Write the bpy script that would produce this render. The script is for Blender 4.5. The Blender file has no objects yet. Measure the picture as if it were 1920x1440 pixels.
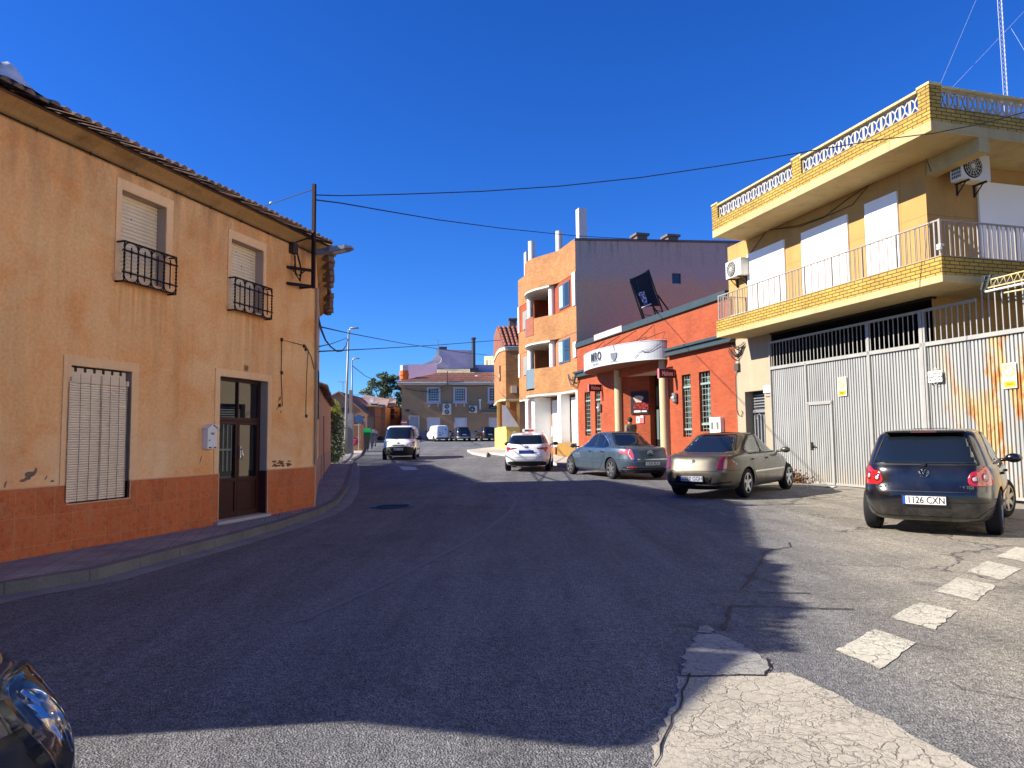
import bpy, bmesh, math, random
from mathutils import Vector, Matrix
from mathutils.bvhtree import BVHTree
from mathutils.geometry import delaunay_2d_cdt
random.seed(7)
PI = math.pi
D2R = math.radians
scene = bpy.context.scene
COL = scene.collection

# ------------------------------------------------------------------ camera
FPX, PITCH, ROLL, CAMH = 1360.0, D2R(4.31), D2R(-0.60), 1.40
_fw = Vector((0, math.cos(PITCH), math.sin(PITCH)))
_rt = Vector((1, 0, 0))
_up = _rt.cross(_fw)
RT = _rt * math.cos(ROLL) + _up * math.sin(ROLL)
UP = _up * math.cos(ROLL) - _rt * math.sin(ROLL)
FW = _fw
CAMP = Vector((0, 0, CAMH))


def Z(y):
    "height of the ground: the street climbs gently away from the camera"
    if y < 12: return 0.0
    if y < 40: return 0.0107 * (y - 12)
    if y < 130: return 0.2996 + 0.02 * (y - 40)
    return 2.1 + 0.004 * (y - 130)


def ray(u, v):
    return FW + RT * ((u - 960) / FPX) + UP * ((720 - v) / FPX)


def at_y(u, v, y):
    r = ray(u, v)
    return CAMP + r * (y / r.y)


def ground(u, v, h=0.0):
    r = ray(u, v)
    y = 20.0
    for _ in range(60):
        t = (Z(y) + h - CAMH) / min(r.z, -1e-4)
        y = 0.5 * y + 0.5 * min(t * r.y, 400)
    return Vector((r.x / r.y * y, y, Z(y) + h))


def unproj(p):
    d = Vector(p) - CAMP
    k = d.dot(FW)
    return (960 + FPX * d.dot(RT) / k, 720 - FPX * d.dot(UP) / k)


class Frame:
    "facade frame: X runs to the right of the picture along the wall, -Y points out into the street"
    def __init__(s, o, th):
        s.o = Vector((o[0], o[1], 0)); s.th = D2R(th)
        s.X = Vector((math.cos(s.th), math.sin(s.th), 0)); s.Y = Vector((-s.X.y, s.X.x, 0))

    def w(s, x, y=0, z=0):
        return s.o + s.X * x + s.Y * y + Vector((0, 0, z))

    def px(s, u, v, y=0.0):
        r = ray(u, v)
        p0 = s.o + s.Y * y
        t = (p0 - CAMP).dot(s.Y) / r.dot(s.Y)
        p = CAMP + r * t
        return ((p - p0).dot(s.X), p.z)

    def loc(s, p):
        d = Vector(p) - s.o
        return (d.dot(s.X), d.dot(s.Y), p[2])


# ------------------------------------------------------------------ objects
def link(name, data, parent=None):
    o = bpy.data.objects.new(name, data)
    COL.objects.link(o)
    if parent is not None: o.parent = parent
    return o


def tag(o, label=None, cat=None, group=None, kind=None):
    if label: o['label'] = label
    if cat: o['category'] = cat
    if group: o['group'] = group
    if kind: o['kind'] = kind
    return o


def thing(name, label, cat, loc=(0, 0, 0), rotz=0.0, group=None):
    o = link(name, None)
    o.location = loc; o.rotation_euler = (0, 0, rotz)
    return tag(o, label, cat, group)


def fthing(name, label, cat, fr, group=None):
    return thing(name, label, cat, (fr.o.x, fr.o.y, 0), fr.th, group)


def copy_tree(o, parent=None):
    c = o.copy(); COL.objects.link(c); c.parent = parent
    for ch in list(o.children): copy_tree(ch, c)
    return c


class MB:
    def __init__(s): s.v = []; s.f = []; s.m = []

    def face(s, pts, m=0):
        i = len(s.v); s.v += [tuple(p) for p in pts]; s.f.append(tuple(range(i, i + len(pts)))); s.m.append(m)

    def box(s, x0, x1, y0, y1, z0, z1, m=0, skip=''):
        i = len(s.v)
        s.v += [(x0, y0, z0), (x1, y0, z0), (x1, y1, z0), (x0, y1, z0), (x0, y0, z1), (x1, y0, z1), (x1, y1, z1), (x0, y1, z1)]
        fs = {'b': (3, 2, 1, 0), 't': (4, 5, 6, 7), 'f': (0, 1, 5, 4), 'r': (1, 2, 6, 5), 'k': (2, 3, 7, 6), 'l': (3, 0, 4, 7)}
        for k, f in fs.items():
            if k not in skip: s.f.append(tuple(i + a for a in f)); s.m.append(m)

    def prism(s, poly, z0, z1, m=0, bottom=True, ztop=None):
        "poly is counter clockwise in plan"
        n = len(poly); i = len(s.v)
        s.v += [(p[0], p[1], z0 if not callable(z0) else z0(p)) for p in poly] + [(p[0], p[1], z1 if not callable(z1) else z1(p)) for p in poly]
        for k in range(n):
            a, b = k, (k + 1) % n
            s.f.append((i + a, i + b, i + n + b, i + n + a)); s.m.append(m)
        s.f.append(tuple(i + n + k for k in range(n))); s.m.append(m)
        if bottom: s.f.append(tuple(i + k for k in reversed(range(n)))); s.m.append(m)

    def yprism(s, poly, y0, y1, m=0):
        "poly in (x,z), extruded along y"
        n = len(poly); i = len(s.v)
        s.v += [(p[0], y0, p[1]) for p in poly] + [(p[0], y1, p[1]) for p in poly]
        for k in range(n):
            a, b = k, (k + 1) % n
            s.f.append((i + b, i + a, i + n + a, i + n + b)); s.m.append(m)
        s.f.append(tuple(i + k for k in range(n))); s.m.append(m)
        s.f.append(tuple(i + n + k for k in reversed(range(n)))); s.m.append(m)

    def tube(s, path, r, n=6, m=0, caps=True, r1=None):
        path = [Vector(p) for p in path]; i0 = len(s.v); N = len(path)
        ref = None
        for k, p in enumerate(path):
            d = (path[min(k + 1, N - 1)] - path[max(k - 1, 0)]).normalized()
            if ref is None or abs(ref.dot(d)) > .98:
                ref = Vector((0, 0, 1)) if abs(d.z) < .9 else Vector((1, 0, 0))
            a = d.cross(ref).normalized(); b = a.cross(d).normalized()
            rr = r if r1 is None else r + (r1 - r) * k / (N - 1)
            for j in range(n):
                t = 2 * PI * j / n
                s.v.append(tuple(p + a * (rr * math.cos(t)) + b * (rr * math.sin(t))))
        for k in range(N - 1):
            for j in range(n):
                j2 = (j + 1) % n
                s.f.append((i0 + k * n + j, i0 + k * n + j2, i0 + (k + 1) * n + j2, i0 + (k + 1) * n + j)); s.m.append(m)
        if caps:
            s.f.append(tuple(i0 + j for j in reversed(range(n)))); s.m.append(m)
            s.f.append(tuple(i0 + (N - 1) * n + j for j in range(n))); s.m.append(m)

    def bar(s, a, b, w, h=None, m=0):
        "square bar between two points"
        h = h or w
        a = Vector(a); b = Vector(b); d = (b - a).normalized()
        ref = Vector((0, 0, 1)) if abs(d.z) < .9 else Vector((0, 1, 0))
        p = d.cross(ref).normalized() * (w / 2); q = p.normalized().cross(d).normalized() * (h / 2)
        i = len(s.v)
        for c in (a, b):
            for e in (-p - q, p - q, p + q, -p + q): s.v.append(tuple(c + e))
        for f in ((0, 1, 5, 4), (1, 2, 6, 5), (2, 3, 7, 6), (3, 0, 4, 7), (3, 2, 1, 0), (4, 5, 6, 7)):
            s.f.append(tuple(i + k for k in f)); s.m.append(m)

    def lathe(s, prof, c=(0, 0, 0), axis='z', n=16, m=0, a0=0, a1=2 * PI):
        "prof: list of (r, h)"
        full = abs(a1 - a0 - 2 * PI) < 1e-6
        i0 = len(s.v); nn = n if full else n + 1
        for r, h in prof:
            for j in range(nn):
                t = a0 + (a1 - a0) * j / n
                x, y = r * math.cos(t), r * math.sin(t)
                p = {'z': (x, y, h), 'y': (x, h, y), 'x': (h, x, y)}[axis]
                s.v.append((p[0] + c[0], p[1] + c[1], p[2] + c[2]))
        for k in range(len(prof) - 1):
            for j in range(n):
                j2 = (j + 1) % nn
                s.f.append((i0 + k * nn + j, i0 + k * nn + j2, i0 + (k + 1) * nn + j2, i0 + (k + 1) * nn + j)); s.m.append(m)

    def cyl(s, c, r, h0, h1, axis='z', n=16, m=0):
        s.lathe([(0.0001, h0), (r, h0), (r, h1), (0.0001, h1)], c, axis, n, m)

    def sphere(s, c, r, n=10, m=0, sz=1.0):
        s.lathe([(max(r * math.sin(PI * k / n), 1e-4), -r * sz * math.cos(PI * k / n)) for k in range(n + 1)], c, 'z', n + 4, m)

    def grid(s, fn, nu, nv, m=0):
        i0 = len(s.v)
        for a in range(nu + 1):
            for b in range(nv + 1): s.v.append(tuple(fn(a / nu, b / nv)))
        for a in range(nu):
            for b in range(nv):
                k = i0 + a * (nv + 1) + b
                s.f.append((k, k + nv + 1, k + nv + 2, k + 1)); s.m.append(m)

    def add(s, o, mat=None):
        i = len(s.v)
        s.v += [tuple(mat @ Vector(p)) for p in o.v] if mat else o.v
        s.f += [tuple(i + a for a in f) for f in o.f]; s.m += o.m

    def build(s, name, mats, parent=None, smooth=False, bevel=0, weld=False, bseg=2, fixn=False):
        if not isinstance(mats, (list, tuple)): mats = [mats]
        me = bpy.data.meshes.new(name)
        me.from_pydata(s.v, [], s.f)
        for mt in mats: me.materials.append(mt)
        me.polygons.foreach_set('material_index', s.m)
        if smooth: me.polygons.foreach_set('use_smooth', [True] * len(me.polygons))
        if weld or fixn:
            bm = bmesh.new(); bm.from_mesh(me)
            if weld: bmesh.ops.remove_doubles(bm, verts=bm.verts, dist=1e-4)
            if fixn: bmesh.ops.recalc_face_normals(bm, faces=bm.faces)
            bm.to_mesh(me); bm.free()
        me.validate(); me.update()
        if smooth == 'auto': me.set_sharp_from_angle(angle=D2R(35))
        o = link(name, me, parent)
        if bevel:
            b = o.modifiers.new('bevel', 'BEVEL'); b.width = bevel; b.segments = bseg; b.limit_method = 'ANGLE'; b.angle_limit = D2R(40)
        return o


def cdt(poly, step=None, holes=()):
    "triangulated polygon with interior points; returns (pts2d, tris)"
    def dens(pl):
        out = []
        n = len(pl)
        for k in range(n):
            a = Vector(pl[k]); b = Vector(pl[(k + 1) % n])
            c = max(1, int(math.ceil((b - a).length / step))) if step else 1
            for j in range(c): out.append(a + (b - a) * j / c)
        return out
    pts = dens(poly); edges = [(k, (k + 1) % len(pts)) for k in range(len(pts))]
    nb = len(pts)
    P = [Vector(p) for p in pts]
    if step:
        xs = [p.x for p in pts]; ys = [p.y for p in pts]

        def inside(x, y):
            c = False; j = nb - 1
            for i in range(nb):
                if (pts[i].y > y) != (pts[j].y > y) and x < (pts[j].x - pts[i].x) * (y - pts[i].y) / (pts[j].y - pts[i].y) + pts[i].x: c = not c
                j = i
            return c
        y = min(ys) + step * .5
        while y < max(ys):
            x = min(xs) + step * .5
            while x < max(xs):
                if inside(x, y): P.append(Vector((x, y)))
                x += step
            y += step
    r = delaunay_2d_cdt(P, edges, [], 1, 1e-6)
    return r[0], r[2], nb, r[1]


# ------------------------------------------------------------------ materials
def lin(h):
    h = h.lstrip('#')
    c = [int(h[i:i + 2], 16) / 255 for i in (0, 2, 4)]
    return tuple((x / 12.92 if x <= .04045 else ((x + .055) / 1.055) ** 2.4) for x in c)


class NT:
    def __init__(s, name):
        s.m = bpy.data.materials.new(name); s.m.use_nodes = True
        s.t = s.m.node_tree; s.n = s.t.nodes; s.l = s.t.links
        s.b = s.n['Principled BSDF']
        s.tc = s.n.new('ShaderNodeTexCoord')
        s.o = s.tc.outputs['Object']

    def lk(s, a, b): s.l.new(a, b); return s

    def mapping(s, sc=(1, 1, 1), loc=(0, 0, 0), rot=(0, 0, 0), src=None):
        m = s.n.new('ShaderNodeMapping')
        m.inputs['Scale'].default_value = sc; m.inputs['Location'].default_value = loc; m.inputs['Rotation'].default_value = rot
        s.l.new(src or s.o, m.inputs['Vector']); return m.outputs[0]

    def noise(s, scale, detail=4, rough=.55, src=None, dist=0):
        n = s.n.new('ShaderNodeTexNoise'); n.inputs['Scale'].default_value = scale
        n.inputs['Detail'].default_value = detail; n.inputs['Roughness'].default_value = rough; n.inputs['Distortion'].default_value = dist
        s.l.new(src or s.o, n.inputs['Vector']); return n.outputs['Fac']

    def ramp(s, fac, stops):
        r = s.n.new('ShaderNodeValToRGB'); e = r.color_ramp.elements
        while len(e) < len(stops): e.new(.5)
        for k, (p, c) in enumerate(stops):
            e[k].position = p; e[k].color = (*c, 1) if len(c) == 3 else c
        s.l.new(fac, r.inputs[0]); return r.outputs[0]

    def fr(s, fac, a, b, c=0., d=1.):
        r = s.n.new('ShaderNodeMapRange'); r.inputs[1].default_value = a; r.inputs[2].default_value = b
        r.inputs[3].default_value = c; r.inputs[4].default_value = d
        s.l.new(fac, r.inputs[0]); return r.outputs[0]

    def mix(s, fac, a, b, mode='MIX'):
        x = s.n.new('ShaderNodeMix'); x.data_type = 'RGBA'; x.blend_type = mode
        for k, val in ((0, fac), (6, a), (7, b)):
            if hasattr(val, 'default_value'): s.l.new(val, x.inputs[k])
            elif k == 0: x.inputs[0].default_value = val
            else: x.inputs[k].default_value = (*val, 1)
        return x.outputs[2]

    def math(s, op, a, b=0.5):
        x = s.n.new('ShaderNodeMath'); x.operation = op
        for k, val in ((0, a), (1, b)):
            if hasattr(val, 'default_value'): s.l.new(val, x.inputs[k])
            else: x.inputs[k].default_value = val
        return x.outputs[0]

    def sep(s, src=None):
        x = s.n.new('ShaderNodeSeparateXYZ'); s.l.new(src or s.o, x.inputs[0]); return x.outputs

    def comb(s, x, y, z):
        c = s.n.new('ShaderNodeCombineXYZ')
        for k, val in enumerate((x, y, z)):
            if hasattr(val, 'default_value'): s.l.new(val, c.inputs[k])
            else: c.inputs[k].default_value = val
        return c.outputs[0]

    def bump(s, h, strength=.3, dist=.01, nrm=None):
        b = s.n.new('ShaderNodeBump'); b.inputs['Strength'].default_value = strength; b.inputs['Distance'].default_value = dist
        s.l.new(h, b.inputs['Height'])
        if nrm is not None: s.l.new(nrm, b.inputs['Normal'])
        s.l.new(b.outputs[0], s.b.inputs['Normal']); return b.outputs[0]

    def col(s, c):
        if hasattr(c, 'default_value'): s.l.new(c, s.b.inputs['Base Color'])
        else: s.b.inputs['Base Color'].default_value = (*c, 1)
        return s

    def set(s, **k):
        for a, v in k.items():
            nm = {'rough': 'Roughness', 'metal': 'Metallic', 'coat': 'Coat Weight', 'spec': 'Specular IOR Level', 'trans': 'Transmission Weight',
                  'ior': 'IOR', 'alpha': 'Alpha', 'coatr': 'Coat Roughness'}[a]
            s.b.inputs[nm].default_value = v
        return s


def scl(c, k): return tuple(min(x * k, 1) for x in c)


_cache = {}


def M(col, rough=.7, metal=0., var=.12, vs=2.5, bump=.15, bs=60, spec=.4, coat=0, name=None):
    if isinstance(col, str): key = col; col = lin(col)
    else: key = str(col)
    k = (key, rough, metal, var, vs, bump, bs, coat)
    if k in _cache: return _cache[k]
    t = NT(name or 'surface_' + key.strip('#'))
    n = t.noise(vs, 5, .6)
    n2 = t.noise(vs * 14, 3, .6)
    f = t.fr(t.math('ADD', t.math('MULTIPLY', n, .7), t.math('MULTIPLY', n2, .3)), .3, .7)
    t.col(t.mix(f, scl(col, 1 - var), scl(col, 1 + var * .8)))
    t.set(rough=rough, metal=metal, spec=spec, coat=coat)
    if coat: t.set(coatr=.03)
    if bump: t.bump(t.noise(bs, 3), bump, .004)
    _cache[k] = t.m
    return t.m


def text_mesh(txt, size, parent, mat, name='lettering', loc=(0, 0, 0), rot=(PI / 2, 0, 0), ext=.003, align='CENTER', sx=1.0, shear=0, offset=0, warp=None, fit=None):
    cu = bpy.data.curves.new('t', 'FONT'); cu.body = txt; cu.size = size; cu.extrude = ext; cu.align_x = align; cu.align_y = 'CENTER'
    cu.shear = shear; cu.offset = offset; cu.resolution_u = 3
    ob = bpy.data.objects.new('t', cu); COL.objects.link(ob)
    dg = bpy.context.evaluated_depsgraph_get(); dg.update()
    me = bpy.data.meshes.new_from_object(ob.evaluated_get(dg))
    bpy.data.objects.remove(ob); bpy.data.curves.remove(cu)
    if fit: xs = [v.co.x for v in me.vertices]; sx = fit / (max(xs) - min(xs))
    mx = Matrix.Translation(loc) @ Matrix.Rotation(rot[2], 4, 'Z') @ Matrix.Rotation(rot[1], 4, 'Y') @ Matrix.Rotation(rot[0], 4, 'X') @ Matrix.Diagonal((sx, 1, 1, 1))
    if warp:
        for v in me.vertices: v.co = warp(Vector((v.co.x * sx, v.co.y, v.co.z)))
    else: me.transform(mx)
    me.materials.clear(); me.materials.append(mat); me.name = name
    o = link(name, me, parent)
    return o


def rim(T):
    "directed boundary edges of a triangle list"
    E = set()
    for t in T:
        for k in range(3):
            e = (t[k], t[(k + 1) % 3])
            if (e[1], e[0]) in E: E.discard((e[1], e[0]))
            else: E.add(e)
    return E


def catenary(a, b, sag, n=24):
    a = Vector(a); b = Vector(b)
    return [a + (b - a) * (k / n) - Vector((0, 0, sag * 4 * (k / n) * (1 - k / n))) for k in range(n + 1)]


def wall_holes(mb, x0, x1, z0, z1, holes, y=0., depth=.2, m=0, mr=None, dx=None):
    "front sheet facing -Y with openings and reveals"
    mr = m if mr is None else mr
    xs = sorted(set([x0, x1] + [min(max(a, x0), x1) for h in holes for a in h[:2]]))
    zs = sorted(set([z0, z1] + [min(max(a, z0), z1) for h in holes for a in h[2:4]]))
    for i in range(len(xs) - 1):
        for j in range(len(zs) - 1):
            cx, cz = (xs[i] + xs[i + 1]) / 2, (zs[j] + zs[j + 1]) / 2
            if any(h[0] < cx < h[1] and h[2] < cz < h[3] for h in holes): continue
            mb.face([(xs[i], y, zs[j]), (xs[i + 1], y, zs[j]), (xs[i + 1], y, zs[j + 1]), (xs[i], y, zs[j + 1])], m)
    for a, b, c, d in [h[:4] for h in holes]:
        y2 = y + depth
        mb.face([(a, y, c), (a, y, d), (a, y2, d), (a, y2, c)], mr)
        mb.face([(b, y, d), (b, y, c), (b, y2, c), (b, y2, d)], mr)
        mb.face([(a, y, d), (b, y, d), (b, y2, d), (a, y2, d)], mr)
        mb.face([(b, y, c), (a, y, c), (a, y2, c), (b, y2, c)], mr)


def barrel_tiles(mb, e0, e1, r0, r1, pitch=.22, m=0, jit=.01, segs=None, over=True):
    "rows of half round tiles from the eave line e0-e1 up to the ridge line r0-r1, in overlapping courses"
    e0, e1, r0, r1 = map(Vector, (e0, e1, r0, r1))
    n = max(2, int((e1 - e0).length / pitch))
    rad = pitch * .42
    for k in range(n):
        f = (k + .5) / n
        a = e0.lerp(e1, f); b = r0.lerp(r1, f)
        L = (b - a).length
        if L < .2: continue
        d = (b - a).normalized(); side = (e1 - e0).normalized(); up = side.cross(d).normalized()
        if up.z < 0: up = -up
        c = segs or max(1, int(L / .42))
        for q in range(c):
            p = a + d * (L * q / c - .03) + up * (.03 + random.uniform(-jit, jit)) + side * random.uniform(-jit, jit); p2 = a + d * (L * (q + 1) / c) + up * .008
            i = len(mb.v); S = 5
            for pp, rr in ((p, rad), (p2, rad * .8)):
                for s in range(S + 1):
                    t = PI * s / S
                    mb.v.append(tuple(pp + side * (rr * math.cos(t)) + up * (rr * .75 * math.sin(t))))
            for s in range(S):
                mb.f.append((i + s, i + s + 1, i + S + 2 + s, i + S + 1 + s)); mb.m.append(m)
            mb.f.append(tuple(i + s for s in range(S + 1))); mb.m.append(m)
# ------------------------------------------------------------------ surface materials
def brick_mat(name, c1, c2, mortar, bw=.25, bh=.066, mo=.010, rough=.8, bump=.3, squash=1.0):
    t = NT(name)
    o = t.sep()
    v = t.comb(t.math('ADD', o[0], o[1]), o[2], 0.0)
    b = t.n.new('ShaderNodeTexBrick'); t.lk(v, b.inputs['Vector'])
    b.inputs['Scale'].default_value = 1.0; b.inputs['Brick Width'].default_value = bw; b.inputs['Row Height'].default_value = bh
    b.inputs['Mortar Size'].default_value = mo; b.inputs['Mortar Smooth'].default_value = .1; b.inputs['Bias'].default_value = 0
    b.inputs['Color1'].default_value = (*c1, 1); b.inputs['Color2'].default_value = (*c2, 1); b.inputs['Mortar'].default_value = (*mortar, 1)
    n = t.fr(t.noise(1.1, 5, .6), .3, .7, .78, 1.12)
    n2 = t.fr(t.noise(30, 3), .3, .7, .9, 1.1)
    t.col(t.mix(1.0, b.outputs['Color'], t.comb(t.math('MULTIPLY', n, n2), t.math('MULTIPLY', n, n2), t.math('MULTIPLY', n, n2)), 'MULTIPLY'))
    t.set(rough=rough, spec=.3)
    t.bump(t.math('SUBTRACT', 1.0, b.outputs['Fac']), bump, .01)
    return t.m


def stucco_mat(name, a, b, c, dark, blotch=.7, streak=.5, top=None, gsc=1.0, grain=.35, grid=0, drips=(), low=None):
    "painted render: large blotches, vertical dirt runs, coarse grain"
    t = NT(name)
    base = t.mix(t.fr(t.noise(.55, 6, .62), .36, .64), a, b)
    base = t.mix(t.math('MULTIPLY', t.fr(t.noise(1.6, 5, .6, dist=.6), .46, .68), blotch), base, c)
    st = t.noise(1.0, 6, .65, src=t.mapping((2.6, 2.6, .22)))
    f = t.math('MULTIPLY', t.fr(st, .5, .72), streak)
    base = t.mix(f, base, dark)
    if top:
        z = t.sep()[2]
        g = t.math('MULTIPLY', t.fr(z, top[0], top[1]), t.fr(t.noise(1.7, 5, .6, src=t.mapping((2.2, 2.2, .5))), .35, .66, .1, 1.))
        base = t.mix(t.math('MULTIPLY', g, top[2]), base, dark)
    g2 = t.fr(t.noise(24 * gsc, 6, .72), .3, .7, 1 - grain * .5, 1 + grain * .35)
    base = t.mix(1.0, base, t.comb(g2, g2, g2), 'MULTIPLY')
    if low:
        f = t.math('MULTIPLY', t.fr(t.sep()[2], low[0], low[1]), t.fr(t.noise(.9, 5, .65, src=t.mapping(loc=(2, 0, 1))), .4, .62))
        base = t.mix(t.math('MULTIPLY', f, .8), base, low[2])
    for x0, x1, zt, ln in drips:
        q = t.sep(); mx = t.math('MULTIPLY', t.fr(q[0], x0, x0 + .06), t.fr(q[0], x1, x1 - .06)); mz = t.math('MULTIPLY', t.fr(q[2], zt - ln, zt), t.fr(q[2], zt + .02, zt))
        f = t.math('MULTIPLY', t.math('MULTIPLY', mx, mz), t.fr(t.noise(1., 4, .7, src=t.mapping((11, 1, .35), loc=(x0, 0, 0))), .42, .6))
        base = t.mix(t.math('MULTIPLY', f, .38), base, dark)
    if grid:
        q = t.sep(); jx = t.fr(t.math('PINGPONG', t.math('ADD', t.math('ADD', q[0], q[1]), .35), grid / 2), .006, .014, 1, 0); jz = t.fr(t.math('PINGPONG', t.math('SUBTRACT', q[2], 6.35), .62), .006, .014, 1, 0)
        base = t.mix(t.math('MULTIPLY', t.math('MAXIMUM', jx, jz), .6), base, dark)
    t.col(base); t.set(rough=.93, spec=.15)
    h = t.math('ADD', t.noise(38 * gsc, 5, .7), t.math('MULTIPLY', t.noise(130 * gsc, 2), .4))
    t.bump(h, .55, .012)
    return t.m


def glass_mat(name, tint=(.02, .03, .035), rough=.03):
    t = NT(name); t.b.inputs['Base Color'].default_value = (*tint, 1); t.set(rough=rough, spec=.9, ior=1.5)
    return t.m


def asphalt_mat():
    t = NT('road_asphalt')
    o = t.o
    p = t.sep()
    n1 = t.fr(t.noise(.22, 6, .6), .3, .7)
    base = t.mix(n1, (.126, .126, .128), (.182, .180, .178))
    # polished carriageway darker than worn parking side; contrast raised to carry shade and sun
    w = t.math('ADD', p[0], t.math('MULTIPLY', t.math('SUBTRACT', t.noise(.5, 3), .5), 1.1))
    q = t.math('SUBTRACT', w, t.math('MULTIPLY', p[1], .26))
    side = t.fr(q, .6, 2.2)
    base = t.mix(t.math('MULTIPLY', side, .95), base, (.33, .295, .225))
    blot = t.fr(t.noise(.9, 6, .66, dist=.4), .45, .7)
    base = t.mix(t.math('MULTIPLY', blot, .42), base, (.085, .083, .082))
    # aggregate
    v = t.n.new('ShaderNodeTexVoronoi'); v.inputs['Scale'].default_value = 95; t.lk(o, v.inputs['Vector'])
    sp = t.sep(v.outputs['Color'])
    agg = t.fr(sp[0], 0, 1, .55, 1.5)
    base = t.mix(1.0, base, t.comb(agg, agg, agg), 'MULTIPLY')
    med = t.fr(t.noise(16, 6, .8), .28, .72, .55, 1.45)
    base = t.mix(1.0, base, t.comb(med, med, med), 'MULTIPLY')
    # drag marks along the lane: faint stretched noise
    dr = t.noise(1.0, 5, .7, src=t.mapping((7, 1.0, 1), rot=(0, 0, D2R(14))))
    drf = t.fr(dr, .3, .7, .86, 1.14)
    base = t.mix(1.0, base, t.comb(drf, drf, drf), 'MULTIPLY')
    # polished wheel tracks and darker stains
    tr = t.fr(t.noise(1.0, 4, .6, src=t.mapping((1.5, .10, 1), rot=(0, 0, D2R(10)))), .3, .7, .80, 1.16)
    base = t.mix(1.0, base, t.comb(tr, tr, tr), 'MULTIPLY')
    base = t.mix(t.math('MULTIPLY', t.fr(t.noise(.75, 5, .6, dist=.8, src=t.mapping(loc=(5, 2, 0))), .60, .70), .45), base, (.045, .043, .042))
    pit = t.fr(t.noise(9, 4, .8, src=t.mapping((.55, 1.6, 1))), .60, .68)
    base = t.mix(t.math('MULTIPLY', pit, .6), base, (.05, .05, .05))
    # cracks, only on the old side
    vc = t.n.new('ShaderNodeTexVoronoi'); vc.feature = 'DISTANCE_TO_EDGE'; vc.inputs['Scale'].default_value = .33
    ds = t.n.new('ShaderNodeVectorMath'); ds.operation = 'ADD'
    nn = t.n.new('ShaderNodeTexNoise'); nn.inputs['Scale'].default_value = 2.2; nn.inputs['Detail'].default_value = 6
    t.lk(o, nn.inputs['Vector']); t.lk(nn.outputs['Color'], ds.inputs[0]); t.lk(o, ds.inputs[1]); t.lk(ds.outputs[0], vc.inputs['Vector'])
    cr = t.math('MULTIPLY', t.fr(vc.outputs['Distance'], .002, .012, 1, 0), side)
    base = t.mix(t.math('MULTIPLY', cr, .6), base, (.02, .02, .02))
    t.col(base); t.set(rough=.86, spec=.28)
    h = t.math('ADD', t.math('MULTIPLY', v.outputs['Distance'], .9), t.math('MULTIPLY', t.noise(22, 4, .8), 1.3))
    h = t.math('SUBTRACT', h, t.math('MULTIPLY', cr, 1.5))
    t.bump(h, .9, .014)
    return t.m


def crack_paint_mat(name, c, crack=(.09, .08, .065), scale=4.0, wear=.35, wid=.03):
    t = NT(name)
    nn = t.n.new('ShaderNodeTexNoise'); nn.inputs['Scale'].default_value = 3.5; nn.inputs['Detail'].default_value = 6
    ds = t.n.new('ShaderNodeVectorMath'); ds.operation = 'MULTIPLY_ADD'
    t.lk(t.o, nn.inputs['Vector']); t.lk(nn.outputs['Color'], ds.inputs[0]); ds.inputs[1].default_value = (.35, .35, .35); t.lk(t.o, ds.inputs[2])
    vc = t.n.new('ShaderNodeTexVoronoi'); vc.feature = 'DISTANCE_TO_EDGE'; vc.inputs['Scale'].default_value = scale
    t.lk(ds.outputs[0], vc.inputs['Vector'])
    v2 = t.n.new('ShaderNodeTexVoronoi'); v2.feature = 'DISTANCE_TO_EDGE'; v2.inputs['Scale'].default_value = scale * 2.3
    t.lk(ds.outputs[0], v2.inputs['Vector'])
    c1 = t.math('MULTIPLY', t.fr(vc.outputs['Distance'], wid * .2, wid, 1, 0), t.fr(t.noise(2.3, 4, .7), .35, .6, .15, 1.))
    c2 = t.math('MULTIPLY', t.fr(v2.outputs['Distance'], wid * .3, wid * 1.4, 1, 0), t.fr(t.noise(1.2, 3), .42, .62))
    ck = t.math('MAXIMUM', c1, c2)
    base = t.mix(t.fr(t.noise(1.5, 5, .65), .3, .7), scl(c, .78), scl(c, 1.08))
    wr = t.math('MULTIPLY', t.fr(t.noise(26, 5, .8), .5, .62), wear)
    base = t.mix(wr, base, (.10, .10, .095))
    base = t.mix(t.math('MULTIPLY', ck, .6), base, crack)
    g = t.fr(t.noise(160, 2), .3, .7, .82, 1.15)
    base = t.mix(1.0, base, t.comb(g, g, g), 'MULTIPLY')
    t.col(base); t.set(rough=.85, spec=.25)
    t.bump(t.math('SUBTRACT', t.noise(60, 4, .8), t.math('MULTIPLY', ck, 1.6)), .6, .012)
    return t.m


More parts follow.
